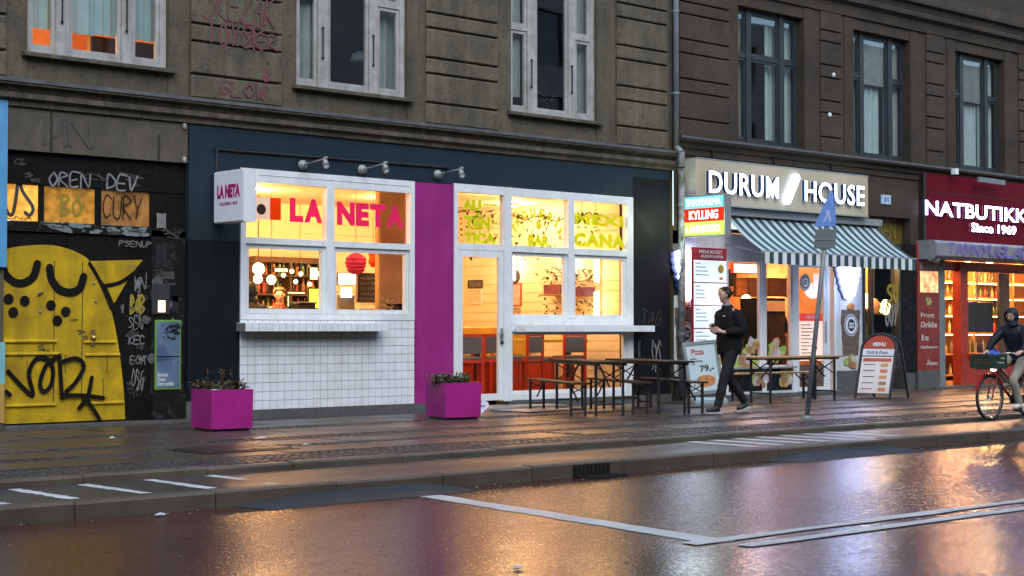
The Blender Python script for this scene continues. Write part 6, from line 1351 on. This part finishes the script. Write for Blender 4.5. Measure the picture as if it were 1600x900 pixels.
# shutter box with violet graffiti
sh = thing('shutter_box', 'grey roller shutter box with violet graffiti under the red sign', 'shutter box', (28.3, -.4, 2.6))
bx = FX(1464, -.45)
obj('box_body', MB().profile([(-.002, 2.62), (-.002, 2.985), (-.40, 2.985), (-.45, 2.93), (-.45, 2.68), (-.40, 2.62)], bx, 36), mat('shutter_grey', (.26, .27, .28), .45, (.2, .2, .21), 3, metal=.3), sh); obj('end_cap', MB().profile([(-.001, 2.61), (-.001, 2.99), (-.41, 2.99), (-.46, 2.935), (-.46, 2.675), (-.41, 2.61)], bx - .03, bx - .001), M['galv'], sh)
obj('graffiti', tagged('TAMNYUGLADPENSI', bx + .35, 2.72, bx + 5, 2.92, .05, -.4505, .1, .1), M['spray_v'], sh)
cm = thing('camera', 'small pale security camera below the shutter box corner', 'camera', (28, -.2, 2.6)); xq, zq = F(1457, 403, -.3); obj('body', MB().tube((xq - .1, -.3, zq), (xq + .12, -.34, zq - .04), .06, 10), M['metal'], cm); obj('mount', MB().bar((xq, -.28, zq), (xq, -.05, zq + .1), .03, .03), M['metal'], cm)
obj('door_frame', MB().box(28.285, 28.52, -.03, .2, -.03, 2.62), M['galv'], kk)
obj('red_post', MB().box(29.15, 29.42, .0, .2, .05, 2.60), KR, kk); obj('head_panel', MB().box(28.521, 36, .05, .2, 2.42, 2.615), KR, kk)
obj('door_sill', MB().box(28.0, 36, -.12, .25, -.03, .04), M['stone'], kk)
obj('counter_front', MB().box(29.421, 36, .0, .12, .05, .62), KR, kk); obj('counter_board', MB().box(29.4, 36, -.14, .2, .621, .70), KR, kk)
obj('shop_pane', MB().box(29.42, 36, .06, .066, .70, 2.42), M['glass_shop'], kk)
tvx0, tvx1 = FX(1505, .3), FX(1552, .3)
tv = thing('screen', 'large black screen hanging in the kiosk window', 'screen', (tvx0, .3, 1.2)); za_, zb_ = F(1520, 519, .3)[1], F(1520, 471, .3)[1]; obj('panel', MB().cbox(tvx0, tvx1, .3, .36, za_, zb_, .02), M['black'], tv); obj('mount', MB().tube(((tvx0 + tvx1) / 2, .33, zb_), ((tvx0 + tvx1) / 2, .33, 2.55), .02, 6), M['metal'], tv)
room(27.6, 36, .25, 4.2, .05, 2.75, mat('amber_wall', (.72, .42, .14), .6, (.55, .28, .08), 1.6), mat('kiosk_floor', (.25, .12, .06), .3), warmwall, 'kiosk')
wsh = thing('shelf_unit', 'wooden shelf full of lit bottles seen through the kiosk door', 'shelf', (28.8, 1.9, .05))
SHX0, SHX1 = 29.2, 35.8
LW2 = mat('honey_shelf', (.45, .24, .08), .5)
obj('back_panel', MB().box(SHX0, SHX1, 2.35, 2.4, .05, 2.6), LW2, wsh)
for i, z in enumerate((.15, .62, 1.10, 1.52, 1.92, 2.28)):
    obj('shelf', MB().box(SHX0, SHX1, 1.85, 2.349, z, z + .03), LW2, wsh)
    bottles(SHX0 + .05, SHX1 - 1.6, 2.02, z + .032, 26, 'the %s kiosk shelf from the floor' % ORD[i], 'bottles on kiosk shelf ' + ['one', 'two', 'three', 'four', 'five', 'six'][i])
for x in (29.2, 30.9, 32.6, 34.3): obj('upright', MB().box(x, x + .05, 1.84, 2.348, .05, 2.6), LW2, wsh)
for i, z in enumerate((1.06, 1.48, 1.88, 2.24)): obj('shelf_light', MB().box(SHX0 + .1, SHX1, 1.87, 1.89, z + .01, z + .03), emit('shelf_glow_%d' % i, (1, .66, .28), 4), wsh)
bottles(29.55, 31.9, .55, .71, 16, 'the red window counter of the kiosk', 'bottles on the kiosk counter')
for px, py, y, lab in ((1546, 411, .7, 'bright bare bulb hanging in kiosk window'), (1512, 413, 1.2, 'warm globe lamp above the black screen'), (1530, 416, 1.4, 'second warm globe lamp above the black screen')):
    x, z = F(px, py, y); t = thing('bulb_lamp', lab, 'lamp', (x, y, z)); obj('bulb', MB().ball((x, y, z), .07 if 'bare' in lab else .085, 12, 8), emit('bulb_glow', (1, .75, .4), 12 if 'bare' in lab else 5), t, True); obj('cord', MB().tube((x, y, z + .06), (x, y, 2.75), .008, 5), M['black'], t)
    lamp('bulb_light', (x, y - .2, z - .1), 30, (1, .55, .2), .08)
for x, y in ((29.0, .9), (30.6, 1.2), (32.5, 1.2), (34.5, 1.5)): lamp('kiosk_light', (x, y, 2.6), 48, (1, .46, .17), .12)
tag(obj('curtain_panel', MB().cbox(FX(1562, .2), FX(1578, .2), .2, .26, .7, 2.42, .01), DW), 'dark brown upright panel behind the cyclist in the kiosk window', 'panel')

# ================================================================ PLANTERS, TABLES, BOARDS, POLE
def planter(loc, rz_, lab):
    t = thing('planter', lab, 'planter', loc, rz_, 'magenta planters by the taqueria'); W, Dp, H, T = .52, .62, .49, .025; tp = .007
    mb = MB()
    o = lambda z, k: [(-k, -k, z), (W + k, -k, z), (W + k, Dp + k, z), (-k, Dp + k, z)]
    i_ = lambda z, k: [(T - k, T - k, z), (W - T + k, T - k, z), (W - T + k, Dp - T + k, z), (T - k, Dp - T + k, z)]
    v = o(.03, 0) + o(H, tp) + i_(H, tp) + i_(H - .1, tp); fs = []
    for r_ in range(3):
        for q in range(4): fs.append((r_*4+q, r_*4+(q+1) % 4, r_*4+4+(q+1) % 4, r_*4+4+q))
    fs.append((3, 2, 1, 0)); mb.add(v, fs); obj('box', mb, M['pink_box'], t, local=True); obj('base', MB().box(.03, W - .03, .03, Dp - .03, 0, .032), M['black'], t, local=True)
    obj('soil', MB().poly([(T - tp, T - tp, H - .06), (W - T + tp, T - tp, H - .06), (W - T + tp, Dp - T + tp, H - .06), (T - tp, Dp - T + tp, H - .06)]), M['soil'], t, local=True); return t
def shrub(loc, n, r, h, mt, lab, seed, tall=None):
    rr = random.Random(seed); t = thing('shrub', lab, 'plant', loc); st = MB(); lf = MB()
    for i in range(n):
        a = rr.random() * 6.28; d = r * math.sqrt(rr.random()); hh = h * rr.uniform(.4, 1)
        if tall and i < 4: hh = tall
        p1 = Vector((d * math.cos(a), d * math.sin(a), 0)); p2 = Vector((p1.x * 1.5 + rr.uniform(-.05, .05), p1.y * 1.5 + rr.uniform(-.05, .05), hh)); st.tube(p1, p2, .006, 4)
        for k in range(9):
            q = p1.lerp(p2, .3 + .7 * rr.random()); lf.leaf(q, (rr.uniform(-1, 1), rr.uniform(-1, 1), rr.uniform(-.3, .8)), rr.uniform(.06, .11), .032)
    obj('stem', st, DW, t, local=True); obj('foliage', lf, mt, t, local=True)
p1 = (9.98, -2.08); planter((*p1, 0), R(-9), 'magenta square planter left of the white tiled wall')
p2 = (13.60, -2.02); planter((*p2, 0), R(-14), 'magenta square planter beside the taqueria door')
shrub((p1[0] + .30, p1[1] + .32, .42), 42, .19, .17, M['leaf_brown'], 'low withered shrub in the left magenta planter', 1, .30)
shrub((p2[0] + .28, p2[1] + .24, .42), 60, .21, .19, M['leaf'], 'low green shrub in the planter by the door', 2)
obj_ = thing('flyer', 'white paper scrap tucked inside the left planter edge', 'paper', (p1[0] + .2, p1[1] + .06, .47)); obj('sheet', MB().box(-.1, .12, 0, .10, .0, .012), M['white'], obj_, local=True); obj('fold', MB().box(-.1, .12, .101, .13, .004, .02), M['white'], obj_, local=True)
hx, hy = G(752, 651)
hp = thing('heart_sign', 'small white heart shaped board leaning by the right planter', 'sign', (hx, hy, 0), R(-25))
pts = []
for i in range(24):
    a = i * 6.283 / 24; pts.append((.012 * 16 * math.sin(a) ** 3 * .62, .14 + .0098 * (13 * math.cos(a) - 5 * math.cos(2 * a) - 2 * math.cos(3 * a) - math.cos(4 * a)) * .72))
h_ = MB().prism(pts[::-1], -.008, .008); obj('board', h_, mat('lilac_white', (.62, .64, .8), .4, world=False), hp, local=True)
obj('lettering', text_mb('åben', (-.06, -.009, .13), EX, EZ, EN, .12, .045, .002, .01), M['slate'], hp, local=True); hp.rotation_euler = (R(-14), 0, R(-25))
dmx, dmy = G(800, 648); dm = thing('doormat', 'pale grey patterned doormat before the taqueria door', 'doormat', (15.75, -1.02, .0), R(3))
obj('mat', MB().zbox(-.1, 1.05, -.38, .36, .0, .018, .006), mat('mat_grey', (.26, .25, .25), .5, (.13, .13, .14), 9, world=False), dm, local=True); obj('border', MB().box(-.12, 1.07, -.40, .38, .0, .010), M['charcoal'], dm, local=True)

def beer_table(wood, lab, group, loc, rz_):
    t = thing('folding_table', lab, 'table', loc, rz_, group); L, W, H = 2.2, .5, .76
    for i in range(3): obj('plank', MB().zbox(-L/2, L/2, -W/2 + i * W/3 + .002, -W/2 + (i + 1) * W/3 - .002, H - .028, H, .004), wood, t, local=True)
    obj('top_frame', ring(MB(), -.96, .96, 0, 0, 0, 0, 0) if False else MB().box(-.98, .98, -W/2 + .03, -W/2 + .06, H - .062, H - .029).box(-.98, .98, W/2 - .06, W/2 - .03, H - .062, H - .029), M['black'], t, local=True)
    for sx in (-1, 1):
        for sy in (-1, 1): obj('leg', MB().bar((sx * .87, sy * (W/2 - .05), 0), (sx * .87, sy * (W/2 - .05), H - .03), .032, .032), M['black'], t, local=True)
        obj('crossbar', MB().bar((sx * .87, -W/2 + .05, .16), (sx * .87, W/2 - .05, .16), .025, .025), M['black'], t, local=True); obj('brace', MB().bar((sx * .87, -W/2 + .06, H - .30), (sx * .87, W/2 - .06, H - .08), .016, .016), M['black'], t, local=True); obj('brace', MB().bar((sx * .886, W/2 - .06, H - .30), (sx * .886, -W/2 + .06, H - .08), .016, .016), M['black'], t, local=True)
        obj('strut', MB().bar((sx * .87, 0, .40), (sx * .42, 0, H - .045), .02, .02), M['black'], t, local=True)
    return t
def beer_bench(wood, lab, group, loc, rz_):
    t = thing('folding_bench', lab, 'bench', loc, rz_, group); L, W, H = 2.2, .26, .47
    obj('seat', MB().zbox(-L/2, L/2, -W/2, W/2, H - .028, H, .005), wood, t, local=True)
    for sx in (-1, 1):
        for sy in (-1, 1): obj('leg', MB().bar((sx * .95, sy * .105, 0), (sx * .95, sy * .105, H - .029), .032, .032), M['black'], t, local=True)
        obj('crossbar', MB().bar((sx * .95, -.1, .1), (sx * .95, .1, .1), .022, .022), M['black'], t, local=True); obj('brace', MB().bar((sx * .95, -.09, H - .15), (sx * .95, .09, H - .06), .014, .014), M['black'], t, local=True); obj('brace', MB().bar((sx * .962, .09, H - .15), (sx * .962, -.09, H - .06), .014, .014), M['black'], t, local=True)
        obj('strut', MB().bar((sx * .95, 0, .2), (sx * .6, 0, H - .04), .018, .018), M['black'], t, local=True)
    return t
D_ = Vector((.43, .90)).normalized(); Q_ = Vector((D_.y, -D_.x)); AN = math.atan2(D_.y, D_.x)
def at_front(off, back): q = Vector((15.84, -2.97)) + Q_ * off + D_ * (1.1 + back); return (q.x, q.y, 0)
GT, GB = 'dark folding tables outside the taqueria', 'dark folding benches outside the taqueria'
t1 = beer_table(M['wood_edge'], 'dark folding table nearest the door, under the white ledge', GT, at_front(0, 0), AN)
dup(t1, at_front(.96, .12), AN + .02, 'dark folding table nearer the charcoal pier, second from the door')
bn1 = beer_bench(M['blackwood'], 'dark folding bench nearest to the taqueria door', GB, at_front(-.46, .08), AN)
dup(bn1, at_front(.53, .22), AN - .02, 'dark folding bench between the two dark tables'); dup(bn1, at_front(1.30, .14), AN + .02, 'dark folding bench right of both dark tables')
lt_ = dup(t1, (21.45, -1.66, 0), .01, 'pale wood folding table outside the kebab shop', ''); lbn = dup(bn1, (21.75, -1.0, 0), -.01, 'pale wood folding bench behind the pale table', '')
for o in (lt_, lbn):
    if 'group' in o: del o['group']
    for c in o.children:
        if c.name.startswith(('plank', 'seat')): c.data = c.data.copy(); c.data.materials[0] = M['lightwood']

# pavement boards
BX, BY = 19.95, -1.05
ab = thing('pavement_board', 'small grey framed pizza board standing beside the walking man', 'sandwich board', (BX, BY, 0), R(-28))
obj('foot', MB().zbox(-.28, .28, -.22, .22, 0, .09, .03), mat('pale_plastic_base', (.30, .40, .44), .5, world=False), ab, local=True)
def tilt(mb, a, pivot): return mb.xform(Matrix.Translation(pivot) @ Matrix.Rotation(a, 4, 'X') @ Matrix.Rotation(R(-5), 4, 'Y') @ Matrix.Translation(-Vector(pivot)))
pv = (0, 0, .15)
obj('frame', tilt(ring(MB(), -.31, .31, .14, 1.02, .055, -.03, .03), R(-9), pv), mat('grey_board_frame', (.20, .24, .24), .4, world=False, metal=.4), ab, local=True)
obj('panel', tilt(MB().box(-.26, .26, -.015, .0, .19, .97), R(-9), pv), mat('pale_board_print', (.42, .52, .54), .35, (.36, .46, .48), 3, world=False), ab, local=True)
def bt(s, x, z, w_, h_, m_, b=0.0, y=-.016): obj('lettering', tilt(text_mb(s, (x, y, z), EX, EZ, EN, w_, h_, .003, b), R(-9), pv), m_, ab, local=True)
bt('Pizza', -.17, .80, .22, .10, mat('board_red', (.35, .03, .02), .5), .02); bt('79,-', -.06, .50, .25, .12, M['black'], .03); bt('salat\ndressing\nost', -.2, .64, .2, .12, M['charcoal'])
obj('pizza_picture', tilt(MB().add([(.02 + .17 * math.cos(i * .4488), -.017, .36 + .10 * math.sin(i * .4488)) for i in range(14)], [tuple(range(14))]), R(-9), pv), mat('pizza_print', (.45, .20, .05), .5, (.30, .08, .03), 22, world=False), ab, local=True)
obj('leg', MB().bar((-.2, .02, .06), (-.2, .02, .3), .03, .03), M['black'], ab, local=True); obj('leg', MB().bar((.2, .02, .06), (.2, .02, .3), .03, .03), M['black'], ab, local=True)

# arched A-board: panel faces down the pavement
A2 = thing('pavement_board', 'arched black A-board with red and white menu outside the show window', 'sandwich board', (23.62, -1.9, 0), R(-90) + R(8))
def arch(w_, z0, z1, t, y0, y1):
    mb = MB(); r_ = w_ / 2; pts = [(-r_, z0)] + [(r_ * math.cos(math.pi - i * math.pi / 12), z1 - r_ * .8 + r_ * .8 * math.sin(math.pi - i * math.pi / 12)) for i in range(13)] + [(r_, z0)]
    for (a, b), (c, d) in zip(pts, pts[1:]): mb.bar((a, y0, b), (c, y0, d), t, t)
    return mb
def lean(mb, y0, ang): return mb.xform(Matrix.Translation((0, y0, 0)) @ Matrix.Rotation(ang, 4, 'X'))
LA = R(-17)
obj('front_frame', lean(arch(.66, 0, 1.18, .035, 0, 0), -.36, LA), M['black'], A2, local=True); obj('back_frame', lean(arch(.66, 0, 1.18, .035, 0, 0), .36, -LA), M['black'], A2, local=True)
obj('panel', lean(MB().box(-.30, .30, -.004, .012, .10, .76), -.36, LA), mat('menu_sheet', (.66, .62, .58), .4, (.58, .54, .5), 4, world=False), A2, local=True)
obj('back_panel', lean(MB().box(-.30, .30, -.012, .004, .16, .80), .36, -LA), mat('grey_back', (.11, .115, .11), .6, world=False), A2, local=True)
obj('white_strip', lean(MB().box(-.30, .30, -.004, .012, .78, .90), -.36, LA), mat('strip_white', (.62, .68, .72), .4, world=False), A2, local=True)
ap = [(-.29, .905)] + [(.30 * math.cos(math.pi - i * math.pi / 12), .90 + .25 * math.sin(math.pi - i * math.pi / 12)) for i in range(1, 12)] + [(.29, .905)]
obj('red_arch', lean(MB().prism(ap[::-1], -.004, .012), -.36, LA), mat('arch_red', (.38, .05, .02), .45, world=False), A2, local=True)
obj('header', lean(MB().box(-.27, .27, -.0075, -.0045, .67, .73), -.36, LA), mat('head_red', (.5, .10, .05), .5, world=False), A2, local=True)
for i in range(5):
    z = .61 - i * .11; obj('food_picture', lean(MB().box(.08, .22, -.008, -.0045, z - .03, z + .03), -.36, LA), FOODS[(2, 1, 2, 4, 1)[i]], A2, local=True); obj('menu_line', lean(MB().box(-.24, -.02, -.007, -.0045, z, z + .012), -.36, LA), M['spray_g'], A2, local=True)
obj('lettering', lean(text_mb('MENU', (-.12, -.005, .95), EX, EZ, EN, .24, .07, .003, .02), -.36, LA), M['white'], A2, local=True); obj('lettering', lean(text_mb('Grill & Pizza', (-.22, -.005, .81), EX, EZ, EN, .4, .055, .003, .0), -.36, LA), M['slate'], A2, local=True)
obj('brace', MB().tube((-.33, -.20, .55), (-.33, .20, .55), .01, 5).tube((.33, -.20, .55), (.33, .20, .55), .01, 5), M['black'], A2, local=True)

# leaning sign pole
pb_, pt_ = Vector((17.32, -5.1, 0)), Vector((17.60, -5.30, 3.08))
spo = thing('sign_post', 'leaning grey sign post with blue triangular plate before the awning', 'sign post', tuple(pb_))
obj('pole', MB().tube(pb_ - Vector((0, 0, .03)), pt_, .032, 10), M['galv'], spo, True)
obj('pole_foot', MB().lathe((pb_.x, pb_.y, -.01), [(.075, 0), (.07, .03), (.045, .06)], 12), M['galv'], spo)
ax = (pt_ - pb_).normalized(); sx_ = Vector((.62, -.78, 0)).normalized(); sn = sx_.cross(ax).normalized()
if sn.y > 0: sn = -sn
def plate(cz, pts, th, off, mt, nm):
    c = pb_ + ax * cz + sn * off; mb = MB(); n = len(pts)
    vs_ = [c + sx_ * a + ax * b for a, b in pts] + [c + sx_ * a + ax * b - sn * th for a, b in pts]
    mb.add(vs_, [tuple(range(n)), tuple(range(n, 2*n))[::-1]] + [(i, n + i, n + (i+1) % n, (i+1) % n) for i in range(n)]); return obj(nm, mb, mt, spo)
plate(2.60, [(-.17, .0), (.12, .0), (.10, .20), (.04, .46), (-.01, .46), (-.06, .30)], .006, .045, mat('sign_blue', (.10, .20, .50), .35, (.14, .25, .55), 5), 'blue_plate')
plate(2.62, [(-.06, .04), (-.03, .04), (0, .12), (.03, .04), (.06, .05), (.02, .16), (.03, .2), (-.03, .2), (-.02, .14)], .002, .049, mat('sign_pale', (.35, .45, .70), .4), 'figure')
plate(2.30, [(-.14, .0), (.14, .0), (.14, .26), (-.14, .26)], .006, .045, mat('plate_back', (.12, .145, .15), .5), 'lower_plate'); plate(2.42, [(-.135, .0), (.135, .0), (.135, .016), (-.135, .016)], .006, .053, M['galv'], 'rail')
for z in (2.34, 2.52, 2.66, 2.9): obj('clamp', MB().tube(pb_ + ax * z, pb_ + ax * (z + .03), .042, 10), M['galv'], spo)

JW = dict(pelvis=(0, 0, .96), spine=(.0, 0, 1.14), chest=(.01, 0, 1.36), neck=(.035, 0, 1.53), head=(.085, .0, 1.685), face=(.22, -.05, 1.72),
    shoL=(.01, .185, 1.45), elbL=(-.05, .27, 1.19), wriL=(.20, .16, 1.16), handL=(.27, .10, 1.18), shoR=(.01, -.185, 1.45), elbR=(-.02, -.27, 1.19), wriR=(.22, -.10, 1.20), handR=(.28, -.04, 1.22), outL=(0, .2, 1), outR=(0, -.2, 1), curl=(.3, -1, -.2),
    hipL=(.02, .095, .90), kneL=(.17, .10, .50), ankL=(.29, .10, .085), toeL=(.46, .11, .04), hipR=(-.02, -.095, .90), kneR=(-.08, -.10, .50), ankR=(-.37, -.09, .135), toeR=(-.24, -.09, .035))
mp_, mj = person('man walking left in black jacket and dark grey trousers past menu sign', (17.72, -3.42, 0), R(168), JW, KNIT, GREY, BLK, BROWNH, M['skin'], sole=SOLE)
k = SK(); k.chain(None, ((-.16, .0, 1.06), (.08, .12)), ((-.19, 0, 1.22), (.085, .13)), ((-.15, 0, 1.36), (.06, .1))); skin('backpack', k.n, k.e, KNIT, mp_, 1)
obj('collar', MB().tube((.04, 0, 1.535), (.05, 0, 1.575), .066, 12, .06), mat('pale_tshirt', (.25, .22, .2), .8, world=False), mj, True, local=True)
obj('chest_logo', MB().box(.158, .164, .07, .11, 1.385, 1.40), M['white'], mj, local=True)
# phone in his hands
fo = thing('phone', 'small dark phone held in front of walking man', 'phone', (17.72, -3.42, 0), R(168)); obj('case', MB().box(.30, .312, -.01, .07, 1.17, 1.29), M['black'], fo, local=True); obj('screen', MB().box(.297, .2995, -.005, .065, 1.175, 1.285), M['charcoal'], fo, local=True)

# people inside the taqueria
x, z = F(436, 455, 3.7); person('man with fair hair behind the bar inside the left taqueria window', (x, 3.7, .1), R(-115), JS, mat('rust_shirt', (.25, .07, .04), .8, world=False), GREY, BLK, mat('fair_hair', (.35, .2, .09), .6, world=False), M['skin'])
x, z = F(391, 450, 1.5); person('dark clad guest in a black cap at left edge of taqueria window', (x, 1.5, .1), R(60), JS, mat('olive_top', (.04, .035, .015), .8, world=False), GREY, BLK, BLK, M['skin'], hood=BLK)

# ================================================================ BICYCLE AND RIDER
BO = (20.42, -6.29, PATH_Z); BR = R(180 - 3)
bk_ = thing('bicycle', 'red city bicycle ridden left at right edge of the picture', 'bicycle', BO, BR)
REDF = mat('red_bike_paint', (.30, .012, .012), .3, (.24, .01, .01), 5, world=False); CHR = mat('chrome', (.5, .5, .48), .25, metal=.9, world=False)
def wheel(cx):
    w_ = None; mb = MB(); r_, rt_ = .335, .022; vs_ = []; n, m_ = 40, 8
    for i in range(n):
        a = i * 6.283185 / n
        for j in range(m_):
            b = j * 6.283185 / m_; rr = r_ + rt_ * math.cos(b); vs_.append((cx + rr * math.cos(a), rt_ * math.sin(b), .357 + rr * math.sin(a)))
    mb.add(vs_, [(i*m_+j, ((i+1) % n)*m_+j, ((i+1) % n)*m_+(j+1) % m_, i*m_+(j+1) % m_) for i in range(n) for j in range(m_)]); hb = MB().tube((cx, -.04, .357), (cx, .04, .357), .022, 10); w_ = obj('wheel', hb, CHR, bk_, True, local=True)
    obj('tyre', mb, M['rubber'], w_, True, local=True); rm_ = MB(); n = 40
    for i in range(n):
        a, b = i * 6.283185 / n, (i + 1) * 6.283185 / n; rm_.bar((cx + .312 * math.cos(a), 0, .357 + .312 * math.sin(a)), (cx + .312 * math.cos(b), 0, .357 + .312 * math.sin(b)), .02, .026)
    obj('rim', rm_, CHR, w_, local=True); sp_ = MB()
    for i in range(28): a = i * 6.283185 / 28; s_ = .025 if i % 2 else -.025; sp_.tube((cx + .02 * math.cos(a + .6), s_, .357 + .02 * math.sin(a + .6)), (cx + .305 * math.cos(a), 0, .357 + .305 * math.sin(a)), .0022, 4, caps=False)
    obj('spokes', sp_, CHR, w_, local=True)
    gm = MB(); 
    for i in range(16): a, b = R(20 + i * 9), R(20 + (i + 1) * 9); gm.bar((cx + .375 * math.cos(a), 0, .357 + .375 * math.sin(a)), (cx + .375 * math.cos(b), 0, .357 + .375 * math.sin(b)), .008, .055)
    obj('mudguard', gm, REDF if cx > 0 else M['black'], w_, local=True)
wheel(.54); wheel(-.54)
fm_ = MB(); Hd, Hb, BBp, Sp, RA = (.36, 0, .86), (.40, 0, .68), (-.06, 0, .31), (-.20, 0, .80), (-.54, 0, .357)
for a, b, r_ in ((Hd, Hb, .024), (Hb, BBp, .020), (Hd, (-.12, 0, .55), .018), (BBp, Sp, .018)): fm_.tube(a, b, r_, 10)
for s in (-.05, .05): fm_.tube(BBp, (RA[0], s, RA[2]), .011, 8).tube((-.19, s * .5, .76), (RA[0], s, RA[2]), .010, 8)
obj('frame', fm_, REDF, bk_, True, local=True)
obj('fork', MB().tube((.40, -.045, .70), (.54, -.045, .357), .012, 8).tube((.40, .045, .70), (.54, .045, .357), .012, 8).tube((.40, -.05, .70), (.40, .05, .70), .02, 8), REDF, bk_, True, local=True)
hb_ = obj('handlebar', MB().tube((.355, 0, .86), (.33, 0, 1.02), .014, 8).path([(.20, -.30, 1.03), (.30, -.22, 1.05), (.35, 0, 1.03), (.30, .22, 1.05), (.20, .30, 1.03)], .012, 8), CHR, bk_, True, local=True)
for s in (-1, 1): obj('grip', MB().tube((.13, s * .33, 1.02), (.22, s * .29, 1.035), .017, 8), M['rubber'], hb_, True, local=True)
obj('saddle', MB().ball((-.27, 0, .93), (.13, .085, .035), 12, 6).ball((-.15, 0, .935), (.09, .04, .025), 10, 5).tube((-.235, 0, .80), (-.25, 0, .91), .014, 8), M['rubber'], bk_, True, local=True)
pd = obj('crank', MB().tube((-.06, -.02, .31), (-.06, .07, .31), .02, 10).tube((-.06, .06, .31), (-.02, .07, .15), .010, 6).tube((-.06, -.05, .31), (-.10, -.07, .47), .010, 6).lathe((0, 0, 0), [(.001, 0), (.001, .001)], 4), CHR, bk_, True, local=True)
obj('pedal', MB().box(-.07, .03, .08, .17, .135, .16), M['rubber'], pd, local=True); obj('pedal', MB().box(-.15, -.05, -.17, -.08, .46, .485), M['rubber'], pd, local=True)
obj('chain_case', MB().cbox(-.56, .06, .03, .05, .25, .38, .008), M['black'], bk_, local=True); obj('headlamp', MB().tube((.40, 0, .80), (.47, 0, .80), .035, 10), emit('lamp_white', (1, .9, .8), 3), bk_, True, local=True); obj('front_rack', MB().bar((.42, -.14, .80), (.68, -.14, .80), .012, .012).bar((.42, .14, .80), (.68, .14, .80), .012, .012).bar((.66, -.14, .80), (.66, .14, .80), .012, .012), M['black'], bk_, local=True)
ct = thing('crate', 'dark green bottle crate on the front rack of the bicycle', 'crate', BO, BR); GRN = mat('green_crate', (.010, .045, .022), .6, (.007, .03, .016), 8, world=False)
obj('crate_base', MB().box(.40, .72, -.22, .22, .81, .83), GRN, ct, local=True)
for z0, z1 in ((.831, .89), (.91, .96), (.98, 1.03)):
    for a in (.40, .70): obj('crate_side', MB().box(a, a + .02, -.22, .22, z0, z1), GRN, ct, local=True)
    for a in (-.22, .20): obj('crate_side', MB().box(.421, .699, a, a + .02, z0, z1), GRN, ct, local=True)
for a in (.40, .70):
    for b in (-.22, .195): obj('crate_post', MB().box(a - .003, a + .023, b - .003, b + .028, .811, 1.03), GRN, ct, local=True)
bg_ = SK(); bg_.chain(None, ((.50, .02, .97), (.10, .13)), ((.56, .10, 1.02), (.10, .12)), ((.58, .2, 1.03), (.05, .06))); tb_ = thing('bag', 'bright blue bag lying in the green bicycle crate', 'bag', BO, BR); skin('bag_body', bg_.n, bg_.e, mat('blue_bag', (.03, .12, .60), .5, (.02, .09, .45), 8, world=False), tb_, 1); obj('bag_strap', MB().path([(.45, .0, 1.04), (.5, .05, 1.12), (.58, .12, 1.12), (.6, .18, 1.06)], .010, 6), M['slate'], tb_, local=True)
NAV = mat('navy_rain_jacket', (.008, .011, .020), .5, (.014, .018, .030), 12, world=False, bump=.3, bscale=25, spec=.25); BEI = mat('beige_trousers', (.33, .30, .24), .8, (.27, .24, .19), 14, world=False, bump=.2)
JB = dict(pelvis=(-.27, 0, 1.0), spine=(-.24, 0, 1.16), chest=(-.16, 0, 1.36), neck=(-.10, 0, 1.50), head=(-.05, 0, 1.62), face=(.1, .03, 1.6), shoL=(-.15, .18, 1.42), elbL=(-.04, .29, 1.19), wriL=(.12, .31, 1.07), handL=(.18, .31, 1.06), shoR=(-.15, -.18, 1.42), elbR=(.02, -.28, 1.24), wriR=(.12, -.31, 1.08), handR=(.18, -.31, 1.06), outL=(0, -1, .3), outR=(0, 1, .3), curl=(.2, 0, -1),
    hipL=(-.24, .10, .96), kneL=(.10, .13, .62), ankL=(-.07, .13, .24), toeL=(.08, .13, .18), hipR=(-.24, -.10, .96), kneR=(.14, -.13, .84), ankR=(-.15, -.12, .56), toeR=(.0, -.12, .505))
person('cyclist in hooded navy jacket and beige trousers riding red bicycle', BO, BR, JB, NAV, BEI, mat('white_shoe', (.6, .6, .58), .5, world=False), BROWNH, M['skin'], hood=NAV)[0].scale = (.9, .9, .9)
for o in (bk_, ct, tb_): o.scale = (.9, .9, .9)      # a smallish city bike
